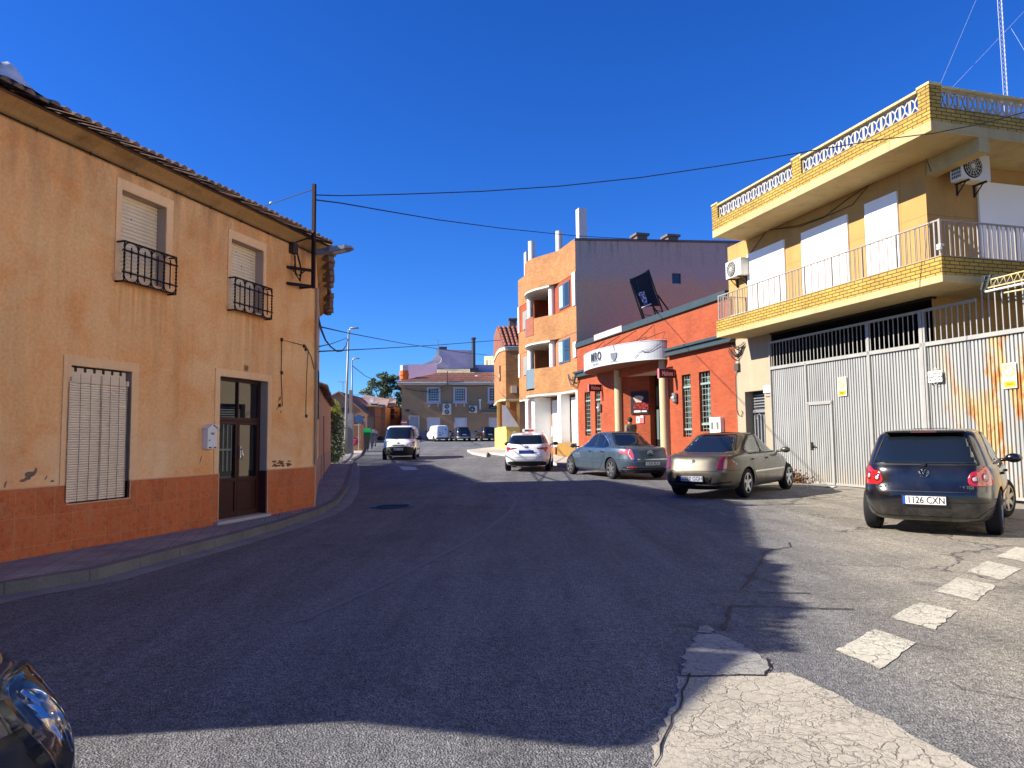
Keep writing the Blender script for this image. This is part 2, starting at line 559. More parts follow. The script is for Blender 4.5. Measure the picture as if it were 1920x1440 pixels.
def pave_mat():
    t = NT('pavement_tiles')
    o = t.mapping((1, 1, 1), rot=(0, 0, D2R(-16)))
    b = t.n.new('ShaderNodeTexBrick'); t.lk(o, b.inputs['Vector']); b.offset = 0
    b.inputs['Scale'].default_value = 1; b.inputs['Brick Width'].default_value = .2; b.inputs['Row Height'].default_value = .2
    b.inputs['Mortar Size'].default_value = .006; b.inputs['Color1'].default_value = (.36, .33, .30, 1); b.inputs['Color2'].default_value = (.31, .285, .26, 1)
    b.inputs['Mortar'].default_value = (.15, .14, .13, 1)
    # raised studs
    s = t.sep(o)
    fx = t.math('SUBTRACT', t.math('FRACT', t.math('MULTIPLY', s[0], 20.), 0), .5); fy = t.math('SUBTRACT', t.math('FRACT', t.math('MULTIPLY', s[1], 20.), 0), .5)
    dd = t.math('ADD', t.math('MULTIPLY', fx, fx), t.math('MULTIPLY', fy, fy))
    stud = t.fr(dd, .06, .14, 1, 0)
    c = t.mix(t.math('MULTIPLY', t.math('SUBTRACT', 1., stud), .45), b.outputs['Color'], (.13, .12, .11))
    n = t.fr(t.noise(1.3, 6, .65), .3, .7, .72, 1.2)
    c = t.mix(1.0, c, t.comb(n, n, n), 'MULTIPLY')
    t.col(c); t.set(rough=.85, spec=.25); t.bump(t.math('ADD', stud, t.math('MULTIPLY', b.outputs['Fac'], -1.)), .5, .006)
    return t.m


def joints_mat(name, c, step, rot, jw=.012, var=.2):
    "concrete pieces with a joint every <step> metres along direction rot"
    t = NT(name)
    s = t.sep(t.mapping(rot=(0, 0, D2R(rot))))
    fx = t.math('FRACT', t.math('DIVIDE', s[0], step), 0)
    j = t.fr(fx, 0, jw / step, 1, 0)
    base = t.mix(t.fr(t.noise(1.8, 6, .65), .3, .7), scl(c, 1 - var), scl(c, 1 + var))
    g = t.fr(t.noise(45, 4, .8), .3, .7, .8, 1.2)
    base = t.mix(1.0, base, t.comb(g, g, g), 'MULTIPLY')
    base = t.mix(t.math('MULTIPLY', j, .8), base, scl(c, .3))
    t.col(base); t.set(rough=.88, spec=.25); t.bump(t.noise(50, 4, .8), .4, .008)
    return t.m


def rust_metal_mat():
    t = NT('galvanised_corrugated_sheet')
    s = t.sep()
    base = t.mix(t.fr(t.noise(1.0, 5, .6, src=t.mapping((1, 1, .3))), .3, .7), (.36, .36, .335), (.45, .45, .42))
    st = t.fr(t.noise(1.0, 5, .7, src=t.mapping((9, 9, .5))), .35, .7, .8, 1.05)
    base = t.mix(1.0, base, t.comb(st, st, st), 'MULTIPLY')
    low = t.math('MULTIPLY', t.fr(s[2], .75, .05), t.fr(t.noise(3, 4, .7, src=t.mapping((3, 3, .8))), .42, .62))
    base = t.mix(t.math('MULTIPLY', low, .7), base, (.48, .36, .20))
    # yellow oxide bloom, then rust, mostly on the right hand panels
    m = t.fr(s[0], 2.6, 3.6)
    n = t.noise(.85, 6, .62, src=t.mapping((1.25, 1, .62), loc=(3.1, 0, .4)), dist=.7)
    yel = t.math('MULTIPLY', t.fr(n, .44, .54), m)
    base = t.mix(t.math('MULTIPLY', yel, .75), base, (.50, .36, .12))
    rs = t.math('MULTIPLY', t.fr(t.noise(1.5, 6, .68, src=t.mapping((1.5, 1, .6), loc=(1.3, 0, .2)), dist=.6), .52, .575), t.math('MULTIPLY', m, t.fr(n, .43, .50)))
    base = t.mix(t.math('MULTIPLY', rs, .85), base, (.40, .14, .02))
    sm = t.fr(t.noise(2.6, 4, .6, src=t.mapping((2, 1, .5), loc=(7, 0, 1))), .715, .74)
    base = t.mix(t.math('MULTIPLY', sm, .85), base, (.25, .09, .03))
    t.col(base); t.set(rough=.5, metal=.25, spec=.4); t.bump(t.noise(60, 3), .1, .003)
    return t.m


def tiles_mat(name='roof_tiles', a=(.30, .11, .06), b=(.42, .20, .12), c=(.16, .10, .08)):
    t = NT(name)
    n = t.noise(5.5, 4, .7)
    base = t.mix(t.fr(n, .35, .65), a, b)
    base = t.mix(t.math('MULTIPLY', t.fr(t.noise(1.4, 5, .7), .5, .68), .7), base, c)
    base = t.mix(t.math('MULTIPLY', t.fr(t.noise(14, 5, .8), .55, .7), .6), base, (.35, .32, .27))
    t.col(base); t.set(rough=.9, spec=.2); t.bump(t.noise(30, 4, .8), .4, .01)
    return t.m


def ceramic_mat():
    t = NT('glazed_wainscot_tile')
    s = t.sep()
    v = t.comb(t.math('ADD', s[0], t.math('MULTIPLY', s[1], 1.0)), t.math('SUBTRACT', s[2], .895 - .33 * 4), 0.)
    b = t.n.new('ShaderNodeTexBrick'); b.offset = 0; t.lk(v, b.inputs['Vector'])
    b.inputs['Scale'].default_value = 1; b.inputs['Brick Width'].default_value = .25; b.inputs['Row Height'].default_value = .33
    b.inputs['Mortar Size'].default_value = .0035; b.inputs['Color1'].default_value = (.62, .125, .022, 1); b.inputs['Color2'].default_value = (.50, .095, .017, 1)
    b.inputs['Mortar'].default_value = (.52, .24, .12, 1)
    m = t.fr(t.noise(7, 6, .7, dist=1.2), .4, .62)
    c = t.mix(t.math('MULTIPLY', m, .6), b.outputs['Color'], (.52, .19, .07))
    m2 = t.fr(t.noise(16, 5, .7, dist=1), .52, .66)
    c = t.mix(t.math('MULTIPLY', m2, .55), c, (.19, .042, .015))
    t.col(c); t.set(rough=.42, spec=.4); t.bump(b.outputs['Fac'], .2, .004)
    return t.m


WHITE = M('#e9e7e0', .6, var=.06, bump=.08)
OFFWHITE = M('#d8d2c4', .7, var=.1)
DARKMET = M('#2a2522', .6, metal=.3, var=.3)
BLACKP = M('#121214', .5, var=.2, bump=.05)
GALV = M('#9b9ea0', .45, metal=.5, var=.12)
GLASS = glass_mat('window_glass')
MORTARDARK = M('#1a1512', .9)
CABLE = M('#17161a', .7, var=.1, bump=0)
BRICK_Y = brick_mat('yellow_facing_brick', (.46, .31, .058), (.38, .24, .038), (.10, .055, .025), .25, .078, .011)
BRICK_R = brick_mat('orange_facing_brick', (.42, .068, .016), (.34, .048, .012), (.22, .08, .04), .25, .075, .012)
BRICK_O = brick_mat('salmon_facing_brick', (.46, .20, .062), (.36, .135, .038), (.28, .17, .085), .25, .075, .012)
BRICK_D = brick_mat('brown_facing_brick', (.40, .15, .06), (.33, .12, .05), (.38, .22, .12), .25, .066, .008)
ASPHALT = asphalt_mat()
TILES = tiles_mat()
# ------------------------------------------------------------------ ground
def strip_on_ground(name, poly, h, mat, kind='structure', z0=None, step=.8, parent=None, jit=0):
    "sheet (h small) or slab (with sides down to the road) that follows the slope of the street"
    if jit:
        q = []
        for a, b in zip(poly, list(poly[1:]) + [poly[0]]):
            a, b = Vector(a), Vector(b); n = max(1, int((b - a).length / .06)); q += [tuple(a + (b - a) * k / n + Vector((random.gauss(0, jit), random.gauss(0, jit)))) for k in range(n)]
        poly = q
    P, T, nb, E = cdt([(p[0], p[1]) for p in poly], step)
    me = bpy.data.meshes.new(name)
    vs = [(p.x, p.y, Z(p.y) + h) for p in P]; fs = []
    for t in T:
        a, b, c = [P[k] for k in t]
        fs.append(tuple(t) if (b - a).cross(c - a) > 0 else tuple(reversed(t)))
    if z0 is not None:
        n = len(vs); vs += [(p.x, p.y, Z(p.y) + z0) for p in P]
        for a, b in rim([f for f in fs]): fs.append((n + a, n + b, b, a))
    me.from_pydata(vs, [], fs); me.materials.append(mat); me.validate(); me.update()
    o = link(name, me, parent)
    if kind: o['kind'] = kind
    return o


def build_ground():
    mb = MB()
    ys = [-40, -20, -8, 0, 4, 8, 12, 16, 20, 24, 28, 32, 36, 40, 46, 55, 70, 90, 110, 130, 200, 400, 900, 3000]
    xs = [-3000, -600, -150, -60, -20, -8, 0, 8, 20, 60, 150, 600, 3000]
    i = len(mb.v)
    for y in ys:
        for x in xs: mb.v.append((x, y, Z(y)))
    for a in range(len(ys) - 1):
        for b in range(len(xs) - 1):
            k = a * len(xs) + b
            mb.f.append((k, k + 1, k + len(xs) + 1, k + len(xs))); mb.m.append(0)
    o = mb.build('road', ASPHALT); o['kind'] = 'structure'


build_ground()


def G2(u, v, h=0):
    p = ground(u, v, h); return (p.x, p.y)


PAVE = pave_mat()
KERB = joints_mat('kerb_stone', (.155, .145, .13), .75, 16 - 90, .02)
GUTTER = joints_mat('gutter_concrete', (.22, .21, .195), 3.0, 16 - 90, .01)
CONC = joints_mat('pale_pavement', (.42, .39, .33), .6, 16, .01, .12)

# ---- left pavement
kerb_l = [(-6.2, .5)] + [G2(0, 1119), G2(184, 1087.6), G2(304, 1054), G2(437, 1018), G2(525, 992), G2(600, 965.7), G2(634, 947), G2(652, 921), G2(661, 884)]
kerb_l += [G2(663, 868)]
L_O = ground(412, 980.7, .13)
FL = Frame(L_O, 74)
_c = FL.w(2.73)
FS = Frame(_c, 104.3); FS2 = Frame(FS.w(7.4), 102.5); FS3 = Frame(FS2.w(12.5), 100.5)


def offset_line(pl, d):
    out = []
    for k, p in enumerate(pl):
        a = Vector(pl[max(k - 1, 0)]); b = Vector(pl[min(k + 1, len(pl) - 1)])
        t = (b - a).normalized(); n = Vector((-t.y, t.x))
        out.append((p[0] + n.x * d, p[1] + n.y * d))
    return out


k_in = offset_line(kerb_l, .15)
inner = [FL.w(-9.5), FL.w(2.73), FS.w(7.4), FS2.w(12.5), FS3.w(5)]
strip_on_ground('pavement', k_in + [(p.x, p.y) for p in reversed(inner)], .115, PAVE, z0=-.02, step=.7)
strip_on_ground('kerb', kerb_l + list(reversed(k_in)), .12, KERB, z0=-.02, step=.5)
g_out = offset_line(kerb_l, -.28)
strip_on_ground('gutter', g_out + list(reversed(kerb_l)), .004, GUTTER, step=.5)
# sunny stretch of pavement farther up, with the bins standing in the road beside it
far_k = [G2(663, 868), (-8.6, 38.5), (-9.6, 46), (-12.2, 60), (-15.5, 75), (-17, 82)]
_f = [FS3.w(5), FS3.w(13.7), (-15.5, 62), (-19.5, 82)]
strip_on_ground('pavement', offset_line(far_k, .0) + [(p[0], p[1]) for p in reversed(_f)], .12, CONC, z0=-.02, step=2)

# ---- right pavement in front of the bar and flats, swinging round the corner
R_O = ground(1600, 914)
FR = Frame(R_O, -73.9)
kr = [FR.w(-6.0, -.9), FR.w(-7.5, -1.7)]
kr = [(p.x, p.y) for p in kr] + [G2(1075, 879), G2(1040, 872.5), (1.15, 37.0), (-.2, 42.5), (-1.6, 46.6), G2(912, 857.5), G2(885, 852), G2(876, 847), (-2.6, 53), (0.2, 62), (6, 70)]
kr_in = [(p[0] + .0, p[1]) for p in kr]
inn = [(30, 70), (30, 52)] + [(p.x, p.y) for p in (FR.w(-29, .3), FR.w(-6.0, .3))]
strip_on_ground('pavement', [(a[0], a[1]) for a in reversed(inn)] + list(reversed(kr)), .14, CONC, z0=-.02, step=1.2)

# far pavement in front of the brown house
strip_on_ground('pavement', [(-16, 84.6), (6, 85.6), (6, 90), (-16, 90)], .13, CONC, z0=-.02, step=3)

# ---- painted marks and patches, a few millimetres proud of the asphalt
DASH = crack_paint_mat('worn_white_paint', (.58, .54, .42), scale=5.5, wear=.45, wid=.035)
CRACKC = crack_paint_mat('crazed_pale_surfacing', (.46, .415, .325), scale=6.5, wear=.35, wid=.035)
for q in ([(1640, 1180), (1717, 1206), (1653, 1256), (1567, 1220)], [(1722, 1130), (1795, 1147), (1752, 1182), (1669, 1158)],
          [(1795, 1083), (1868, 1098), (1830, 1127), (1752, 1109)], [(1850, 1052), (1916, 1067), (1880, 1088), (1813, 1072)],
          [(1905, 1026), (1965, 1038), (1930, 1056), (1868, 1044)]):
    strip_on_ground('painted_dash', [G2(*p) for p in reversed(q)], .005, DASH, step=.4, jit=.006)
strip_on_ground('painted_dash', [G2(*p) for p in reversed([(747, 874), (778, 876), (784, 881), (756, 881.5)])], .005, M('#b9b9b0', .8), step=1)
tri = [(1478, 1262), (1560, 1300), (1700, 1372), (1830, 1440), (1930, 1520), (1200, 1520), (1218, 1438), (1232, 1390), (1258, 1330), (1275, 1272)]
strip_on_ground('pale_patch', [G2(*p) for p in reversed(tri)], .004, CRACKC, step=.3, jit=.014)
OLDPATCH = crack_paint_mat('worn_grey_surfacing', (.34, .325, .29), scale=7, wear=.55, wid=.03)
tri2 = [(1310, 1190), (1345, 1190), (1385, 1205), (1420, 1225), (1442, 1248), (1443, 1262), (1400, 1267), (1275, 1270), (1282, 1240), (1293, 1210)]
strip_on_ground('pale_patch', [G2(*p) for p in reversed(tri2)], .005, OLDPATCH, step=.3, jit=.014)
strip_on_ground('pale_patch', [G2(*p) for p in reversed([(1312, 1176), (1326, 1173), (1340, 1182), (1330, 1188), (1308, 1186)])], .005, OLDPATCH, step=.3)
# pale concrete apron along the gate
APR = crack_paint_mat('dusty_apron', (.30, .265, .205), scale=1.6, wear=.3, wid=.012)
ap = [FR.w(-3.4, -.03), FR.w(6.5, -.03), FR.w(6.5, -2.3), FR.w(3.2, -2.1), FR.w(.4, -1.5), FR.w(-1.6, -1.0), FR.w(-3.4, -.9)]
strip_on_ground('dusty_apron', [(p.x, p.y) for p in reversed(ap)], .005, APR, step=.5)
# dark repair trenches across the lane (thin tar seams)
TAR = M('#141416', .6, bump=.3)
def seam(pts, w=.018):
    pl = [G2(*p) for p in pts]; out = []
    for k in range(len(pl) - 1):
        a, b = Vector(pl[k]), Vector(pl[k + 1]); n = max(2, int((b - a).length / .12))
        for j in range(n): out.append(a + (b - a) * j / n + Vector((random.uniform(-.012, .012), random.uniform(-.012, .012))))
    out.append(Vector(pl[-1]))
    pl = [tuple(p) for p in out]
    wv = [w * random.uniform(.35, 1.2) for _ in pl]
    A = offset_line(pl, 1.0); B = offset_line(pl, -1.0)
    A = [(p[0] + (a[0] - p[0]) * k, p[1] + (a[1] - p[1]) * k) for p, a, k in zip(pl, A, wv)]
    B = [(p[0] + (a[0] - p[0]) * k, p[1] + (a[1] - p[1]) * k) for p, a, k in zip(pl, B, wv)]
    mb = MB()
    for k in range(len(pl) - 1):
        q = [(*A[k], Z(A[k][1]) + .009), (*B[k], Z(B[k][1]) + .009), (*B[k + 1], Z(B[k + 1][1]) + .009), (*A[k + 1], Z(A[k + 1][1]) + .009)]
        mb.face(q)
    o = mb.build('tar_seam', TAR); o['kind'] = 'structure'
seam([(1338, 1107), (1385, 1109), (1450, 1113), (1520, 1114)], .012)
seam([(1329, 1133), (1360, 1136), (1440, 1138), (1540, 1142), (1600, 1144)], .012)
seam([(1433, 1036), (1425, 1060), (1412, 1080), (1392, 1104)], .012)
seam([(1433, 1036), (1460, 1030), (1484, 1026), (1480, 1018)], .01)
seam([(1370, 1136), (1366, 1160), (1358, 1182)], .012)
seam([(1296, 1265), (1283, 1300), (1262, 1345), (1240, 1400), (1226, 1440)], .006)
seam([(1270, 1268), (1340, 1269), (1430, 1268), (1446, 1255), (1438, 1236)], .008)
# faint worn centre line following the bend
def ribbon(pts, w, name, mat, h=.006):
    pl = [G2(*p) for p in pts]
    strip_on_ground(name, offset_line(pl, -w / 2) + list(reversed(offset_line(pl, w / 2))), h, mat, step=.8)
t = NT('ghost_of_lane_paint'); _n = t.fr(t.noise(14, 5, .8), .45, .6, 0, 1)
t.col(t.mix(_n, (.125, .12, .115), (.165, .16, .153))); t.set(rough=.85); GHOST = t.m
ribbon([(560, 1166), (640, 1132), (720, 1096), (800, 1055), (880, 1014), (928, 982), (955, 960), (966, 944), (964, 934), (945, 920), (915, 905)], .07, 'worn_lane_line', GHOST)
0 and ribbon([(1225, 905), (1262, 930), (1300, 965), (1328, 1010), (1338, 1060), (1335, 1110), (1318, 1160), (1302, 1192)], .13, 'worn_seam_band', GHOST)
# gutter dust along the left kerb
# manhole
def manhole(u, v, r):
    c = ground(u, v)
    th = thing('manhole_cover', 'round dark iron manhole cover set in the shaded carriageway', 'manhole cover', (c.x, c.y, c.z))
    mb = MB(); mb.lathe([(.0001, .012), (r * .9, .012), (r * .9, .004)], n=24)
    for k in range(-3, 4): mb.box(-r * .8 * math.cos(k / 4.6), r * .8 * math.cos(k / 4.6), k * r * .24 - .012, k * r * .24 + .012, .0125, .018)
    mb.build('lid', M('#2b2d33', .5, metal=.6), th)
    mb = MB(); mb.lathe([(r * .92, .004), (r * .92, .014), (r * 1.05, .014), (r * 1.05, .004)], n=24)
    mb.build('rim', M('#3c3d42', .5, metal=.5), th)
manhole(737, 950, .42)
# ------------------------------------------------------------------ camera, sun, sky
cam = bpy.data.cameras.new('camera'); co = link('camera', cam)
cam.sensor_fit = 'HORIZONTAL'; cam.sensor_width = 36; cam.lens = 36 * FPX / 1920; cam.clip_end = 8000; cam.clip_start = .05
co.matrix_world = Matrix(((RT.x, UP.x, -FW.x, 0), (RT.y, UP.y, -FW.y, 0), (RT.z, UP.z, -FW.z, CAMH), (0, 0, 0, 1)))
scene.camera = co
SUND = Vector((8.2, 1.05, -5.25)).normalized()
sun = bpy.data.lights.new('sun', 'SUN'); sun.energy = 4.3; sun.angle = D2R(.5); sun.color = (1, .93, .82)
so = link('sun', sun); so.rotation_euler = SUND.to_track_quat('-Z', 'Y').to_euler()
w = bpy.data.worlds.new('World'); scene.world = w; w.use_nodes = True
nt = w.node_tree; bg = nt.nodes['Background']
sk = nt.nodes.new('ShaderNodeTexSky'); sk.sky_type = 'NISHITA'; sk.sun_disc = False
el = math.asin(-SUND.z); az = math.atan2(-SUND.x, -SUND.y)
sk.sun_elevation = el; sk.sun_rotation = az; sk.altitude = 100; sk.air_density = 1.0; sk.dust_density = .1; sk.ozone_density = 5.0
hs = nt.nodes.new('ShaderNodeHueSaturation'); hs.inputs['Saturation'].default_value = 1.22; hs.inputs['Hue'].default_value = .508
# the air that day: deeper and bluer toward the zenith
mu = nt.nodes.new('ShaderNodeMix'); mu.data_type = 'RGBA'; mu.blend_type = 'MULTIPLY'; mu.inputs[0].default_value = 1; mu.inputs[7].default_value = (.235, .42, .66, 1)
nt.links.new(sk.outputs[0], hs.inputs['Color']); nt.links.new(hs.outputs[0], mu.inputs[6]); nt.links.new(mu.outputs[2], bg.inputs['Color']); bg.inputs['Strength'].default_value = .116
scene.view_settings.view_transform = 'Standard'; scene.view_settings.look = 'None'
scene.view_settings.exposure = 1.32; scene.view_settings.gamma = 1
scene.cycles.max_bounces = 8; scene.cycles.diffuse_bounces = 6; scene.cycles.glossy_bounces = 4
# ================================================================== yellow brick house with balcony and garage
TANST = stucco_mat('ochre_render', (.48, .29, .105), (.43, .25, .085), (.40, .235, .085), (.22, .14, .07), .5, .35, grain=.2, grid=2.3)
CREAM = stucco_mat('cream_slab_render', (.50, .40, .21), (.44, .34, .17), (.50, .36, .165), (.28, .20, .12), .5, .45, grain=.2)
GREYTAN = stucco_mat('grey_tan_render', (.40, .33, .22), (.36, .29, .2), (.34, .28, .2), (.24, .19, .15), .4, .3, grain=.2)
PANELW = M('#f4f2ec', .45, var=.03, vs=1.2, bump=.03, name='white_board')
RAILM = M('#9c9386', .5, metal=.2, var=.15)
bB, bR = 1.10, 1.20
XW0, XW1 = -5.27, 2.68
XC = FR.px(1767.7, 528, -bB)[0]; XF = FR.px(1343.5, 632.6, -bB)[0]
XRC = FR.px(1746, 244.5, -bR)[0]; XRF = FR.px(1336, 448.5, -bR)[0]
zS0 = FR.px(1767.7, 528, -bB)[1]; zS1 = FR.px(1767, 513.5, -bB)[1]; zB1 = FR.px(1764, 479, -bB)[1]; zRail = FR.px(1758.6, 408.8, -bB)[1]
zR0 = FR.px(1746, 244.5, -bR)[1]; zR1 = FR.px(1746, 224, -bR)[1]; zP1 = FR.px(1740.6, 152.5, -bR)[1]
zBa0 = FR.px(1720.7, 208, -bR)[1]; zBa1 = FR.px(1720.7, 174, -bR)[1]
SD = 12.0
prot = XC - XW1; protR = XRC - XW1

house = fthing('house', 'two storey ochre and yellow brick house with a wrapping balcony above the corrugated garage gate', 'house', FR)
shut = []
for a, b in (((1402, 477), (1471.6, 450)), ((1504, 437.7), (1590, 401.6)), ((1623, 385), (1683, 356.5))):
    x0, z0 = FR.px(*a); x1, z1 = FR.px(*b)
    shut.append((x0, x1, zS1 + .28, (z0 + z1) / 2))
mb = MB()
dx0, dz1 = FR.px(1396.5, 735); dx1, _ = FR.px(1433, 735)
wall_holes(mb, XW0, XW1, zS1 - .1, zR0 + .05, [(s[0] + .06, s[1] - .06, s[2] + .0, s[3] - .06) for s in shut], 0, .2)
mb.face([(XW1, 0, 0), (XW1, SD, 0), (XW1, SD, zR0 + .05), (XW1, 0, zR0 + .05)])
mb.face([(XW0, 6, 0), (XW0, 0, 0), (XW0, 0, zR0), (XW0, 6, zR0)])
mb.face([(XW1, SD, 0), (XW0, SD, 0), (XW0, SD, zR0), (XW1, SD, zR0)])
mb.build('wall', TANST, house)
# ground floor: plain wall piece with the house door, dark garage behind the gate
mb = MB()
wall_holes(mb, -5.02, -3.12, 0, zS0 + .12, [(dx0, dx1, 0, dz1)], .0, .35)
gw = mb.build('ground_floor_wall', GREYTAN, house)
mb = MB()
mb.face([(-3.12, .02, 0), (-3.12, 7, 0), (-3.12, 7, zS0 + .1), (-3.12, .02, zS0 + .1)])
mb.face([(-3.12, 7, 0), (2.66, 7, 0), (2.66, 7, zS0 + .1), (-3.12, 7, zS0 + .1)])
mb.face([(2.66, 7, 0), (2.66, .02, 0), (2.66, .02, zS0 + .1), (2.66, 7, zS0 + .1)])
mb.face([(-3.12, .02, zS0 + .09), (-3.12, 7, zS0 + .09), (2.66, 7, zS0 + .09), (2.66, .02, zS0 + .09)])
mb.build('garage_interior', M('#2e2622', .95), house)
mb = MB(); mb.box(-3.12, 2.72, -.06, .1, 4.42, 4.47); mb.box(-3.12, 2.72, -.22, -.05, 4.30 + .2, 4.56)
mb.build('lintel', M('#221e1c', .8), house)
# balcony slab, brick apron
SB = M('#8d7c5e', .9, name='soffit')
mb = MB()
mb.prism([(XF, -bB), (XC, -bB), (XC, SD), (XW1 + .001, SD), (XW1 + .001, .001), (XF, .001)], zS0, zS1)
mb.build('balcony_slab', CREAM, house, bevel=.012)
mb = MB(); e = .004
mb.prism([(XF + e, -bB + e), (XC - e, -bB + e), (XC - e, SD - .01), (XC - .13, SD - .01), (XC - .13, -bB + .13), (XF + .13, -bB + .13), (XF + .13, -.01), (XF + e, -.01)], zS1 + .001, zB1)
mb.build('brick_apron', BRICK_Y, house)
# roof slab
mb = MB()
mb.prism([(XRF, -bR), (XRC, -bR), (XRC, SD), (XRF, SD)], zR0, zR1)
mb.build('roof_slab', CREAM, house, bevel=.012)
# parapet
FAR_SD = 11.6
piersF = [FR.px(1720.7, 190, -bR)[0], FR.px(1740.6, 190, -bR)[0]]
p_near0 = piersF[0]
pm0 = FR.px(1484, 300, -bR)[0]; pm1 = FR.px(1500.5, 295, -bR)[0]
pf1 = FR.px(1345, 383, -bR)[0]
mb = MB(); T = .14; y0 = -bR + e
XA, XB = XRF + e, XRC - e
mb.box(XA + .002, XB - .002, y0, y0 + T, zR1 + .001, zBa0)
mb.box(XB - T, XB, y0 + T + .001, FAR_SD, zR1 + .001, zBa0)
def bx(a, b, c, d, z0, z1): mb.box(a, b, c, d, z0, z1)
bx(p_near0, XB + .002, y0 - .002, y0 + .30, zBa0 + .001, zP1 - .06)
bx(pm0, pm1, y0 - .002, y0 + T + .02, zBa0 + .001, zP1 - .02)
bx(XA - .002, pf1, y0 - .002, y0 + T + .05, zBa0 + .001, zP1 - .03)
sy = y0 + .30
ySide1 = FR.loc(FR.w(0))[1] + .0
mb.build('parapet', BRICK_Y, house)
mb = MB()
def coping(x0, x1, y0_, y1_, z):
    L = max(x1 - x0, y1_ - y0_); n = max(1, int(L / .42))
    for k in range(n):
        if x1 - x0 > y1_ - y0_: mb.box(x0 + (x1 - x0) * k / n + .004, x0 + (x1 - x0) * (k + 1) / n - .004, y0_, y1_, z, z + .055)
        else: mb.box(x0, x1, y0_ + (y1_ - y0_) * k / n + .004, y0_ + (y1_ - y0_) * (k + 1) / n - .004, z, z + .055)
coping(pf1, pm0, y0 - .03, y0 + T + .03, zBa1 + .001); coping(pm1, p_near0, y0 - .03, y0 + T + .03, zBa1 + .001)
coping(XB - T - .03, XB + .03, sy, FAR_SD, zBa1 + .001)
mb.box(p_near0 - .02, XB + .02, y0 - .02, y0 + .32, zP1 - .059, zP1)
mb.box(pm0 - .02, pm1 + .02, y0 - .02, y0 + T + .04, zP1 - .019, zP1 + .03)
mb.box(XA - .02, pf1 + .02, y0 - .02, y0 + T + .07, zP1 - .029, zP1 + .02)
mb.build('coping', M('#c9b47c', .8), house, bevel=.006)
LAT = M('#b0aaa0', .85, var=.12)
def lattice(name, p0, p1, zb, zt):
    p0 = Vector(p0); p1 = Vector(p1); L = (p1 - p0).length; n = max(1, round(L / .262)); w = L / n; d = (p1 - p0).normalized()
    mb = MB(); h = zt - zb; r = .026
    for k in range(n):
        o = p0 + d * (w * k)
        P = lambda a, b: (o.x + d.x * a * w, o.y + d.y * a * w, zb + b * h)
        for s_, e_ in (((.06, .0), (.06, 1)), ((.94, 0), (.94, 1)), ((.1, .03), (.9, .03)), ((.1, .97), (.9, .97)),
                       ((.1, .95), (.5, .62)), ((.9, .95), (.5, .62)), ((.5, .64), (.5, .36)), ((.5, .38), (.1, .05)), ((.5, .38), (.9, .05))):
            mb.bar(P(*s_), P(*e_), r * 1.35, r * 1.2)
    mb.build(name, LAT, house)
lattice('balustrade', (pf1, y0 + .07, 0), (pm0, y0 + .07, 0), zBa0, zBa1)
lattice('balustrade', (pm1, y0 + .07, 0), (p_near0, y0 + .07, 0), zBa0, zBa1)
lattice('balustrade', (XB - .07, sy, 0), (XB - .07, 8.6, 0), zBa0, zBa1)
# railing of the balcony
mb = MB()
def rail(p0, p1, spacing=.125, post=8, zt=None):
    p0 = Vector(p0); p1 = Vector(p1); d = p1 - p0; n = int(d.length / spacing)
    mb.bar((p0.x, p0.y, zRail - .02), (p1.x, p1.y, zRail - .02), .045, .03)
    mb.bar((p0.x, p0.y, zB1 + .02), (p1.x, p1.y, zB1 + .02), .03, .02)
    for k in range(n + 1):
        q = p0 + d * (k / n)
        if k % post == 0: mb.bar((q.x, q.y, zB1), (q.x, q.y, zRail), .035)
        elif k % 2: mb.bar((q.x, q.y, zB1), (q.x, q.y, zRail - .02), .014)
        else: mb.bar((q.x, q.y, zB1), (q.x, q.y, zRail - .02), .014); q2 = q + d.normalized() * .035; mb.bar((q2.x, q2.y, zB1), (q2.x, q2.y, zRail - .02), .012)
rail((XF + .07, -bB + .07, 0), (XC - .07, -bB + .07, 0)); rail((XC - .07, -bB + .07, 0), (XC - .07, 9, 0)); rail((XF + .07, -.05, 0), (XF + .07, -bB + .07, 0))
mb.bar((XC - .07, -bB + .07, zB1), (XC - .07, -bB + .07, zRail), .05)
mb.build('railing', RAILM, house)
# boards over the openings
for s in shut:
    mb = MB(); mb.box(s[0], s[1], -.05, .04, s[2], s[3]); o = mb.build('shutter', PANELW, house, bevel=.004)
FD = Frame(FR.w(XW1, 0), FR.th * 180 / PI + 90)     # side face of the house, seen to the right of the corner
wx0, _z = FD.px(1831, 350)
mb = MB(); mb.box(XW1 - .04, XW1 + .05, wx0, wx0 + 3.2, zS1 + .28, FD.px(1835, 341)[1]); mb.build('shutter', PANELW, house, bevel=.004)
# cantilever beam under the roof
mb = MB(); zb0 = FR.px(1835, 286)[1]
xbE = FR.px(1832, 270)[0]
mb.yprism([(XW1 - .3, zb0 - .02), (xbE, zb0 + .04), (xbE, zR0 - .001), (XW1 - .3, zR0 - .001)], .05, .33)
mb.build('beam', CREAM, house)
# thin cables running loosely over the wall
mb = MB()
def onw(pts, y=-.03): return [(lambda a: (a[0], y, a[1]))(FR.px(u, v)) for u, v in pts]
mb.tube(onw([(1748, 322), (1738, 296), (1715, 300), (1670, 328), (1630, 347), (1590, 374), (1545, 408), (1500, 425), (1455, 430), (1440, 430), (1420, 460), (1400, 485)]), .009, 5)
mb.tube(onw([(1635, 342), (1600, 384), (1560, 402), (1500, 422), (1440, 432)]), .008, 5)
mb.build('wall_cable', CABLE, house)
mb = MB(); mb.lathe([(.001, 0), (.05, 0), (.05, .05), (.03, .07), (.001, .07)], (XC - .02, -bB - .02, zB1 + .12), 'z', 10); mb.box(XC - .07, XC + .03, -bB - .04, -bB + .06, zB1 + .19, zB1 + .24)
mb.build('security_camera', M('#cfcac2', .5), house)
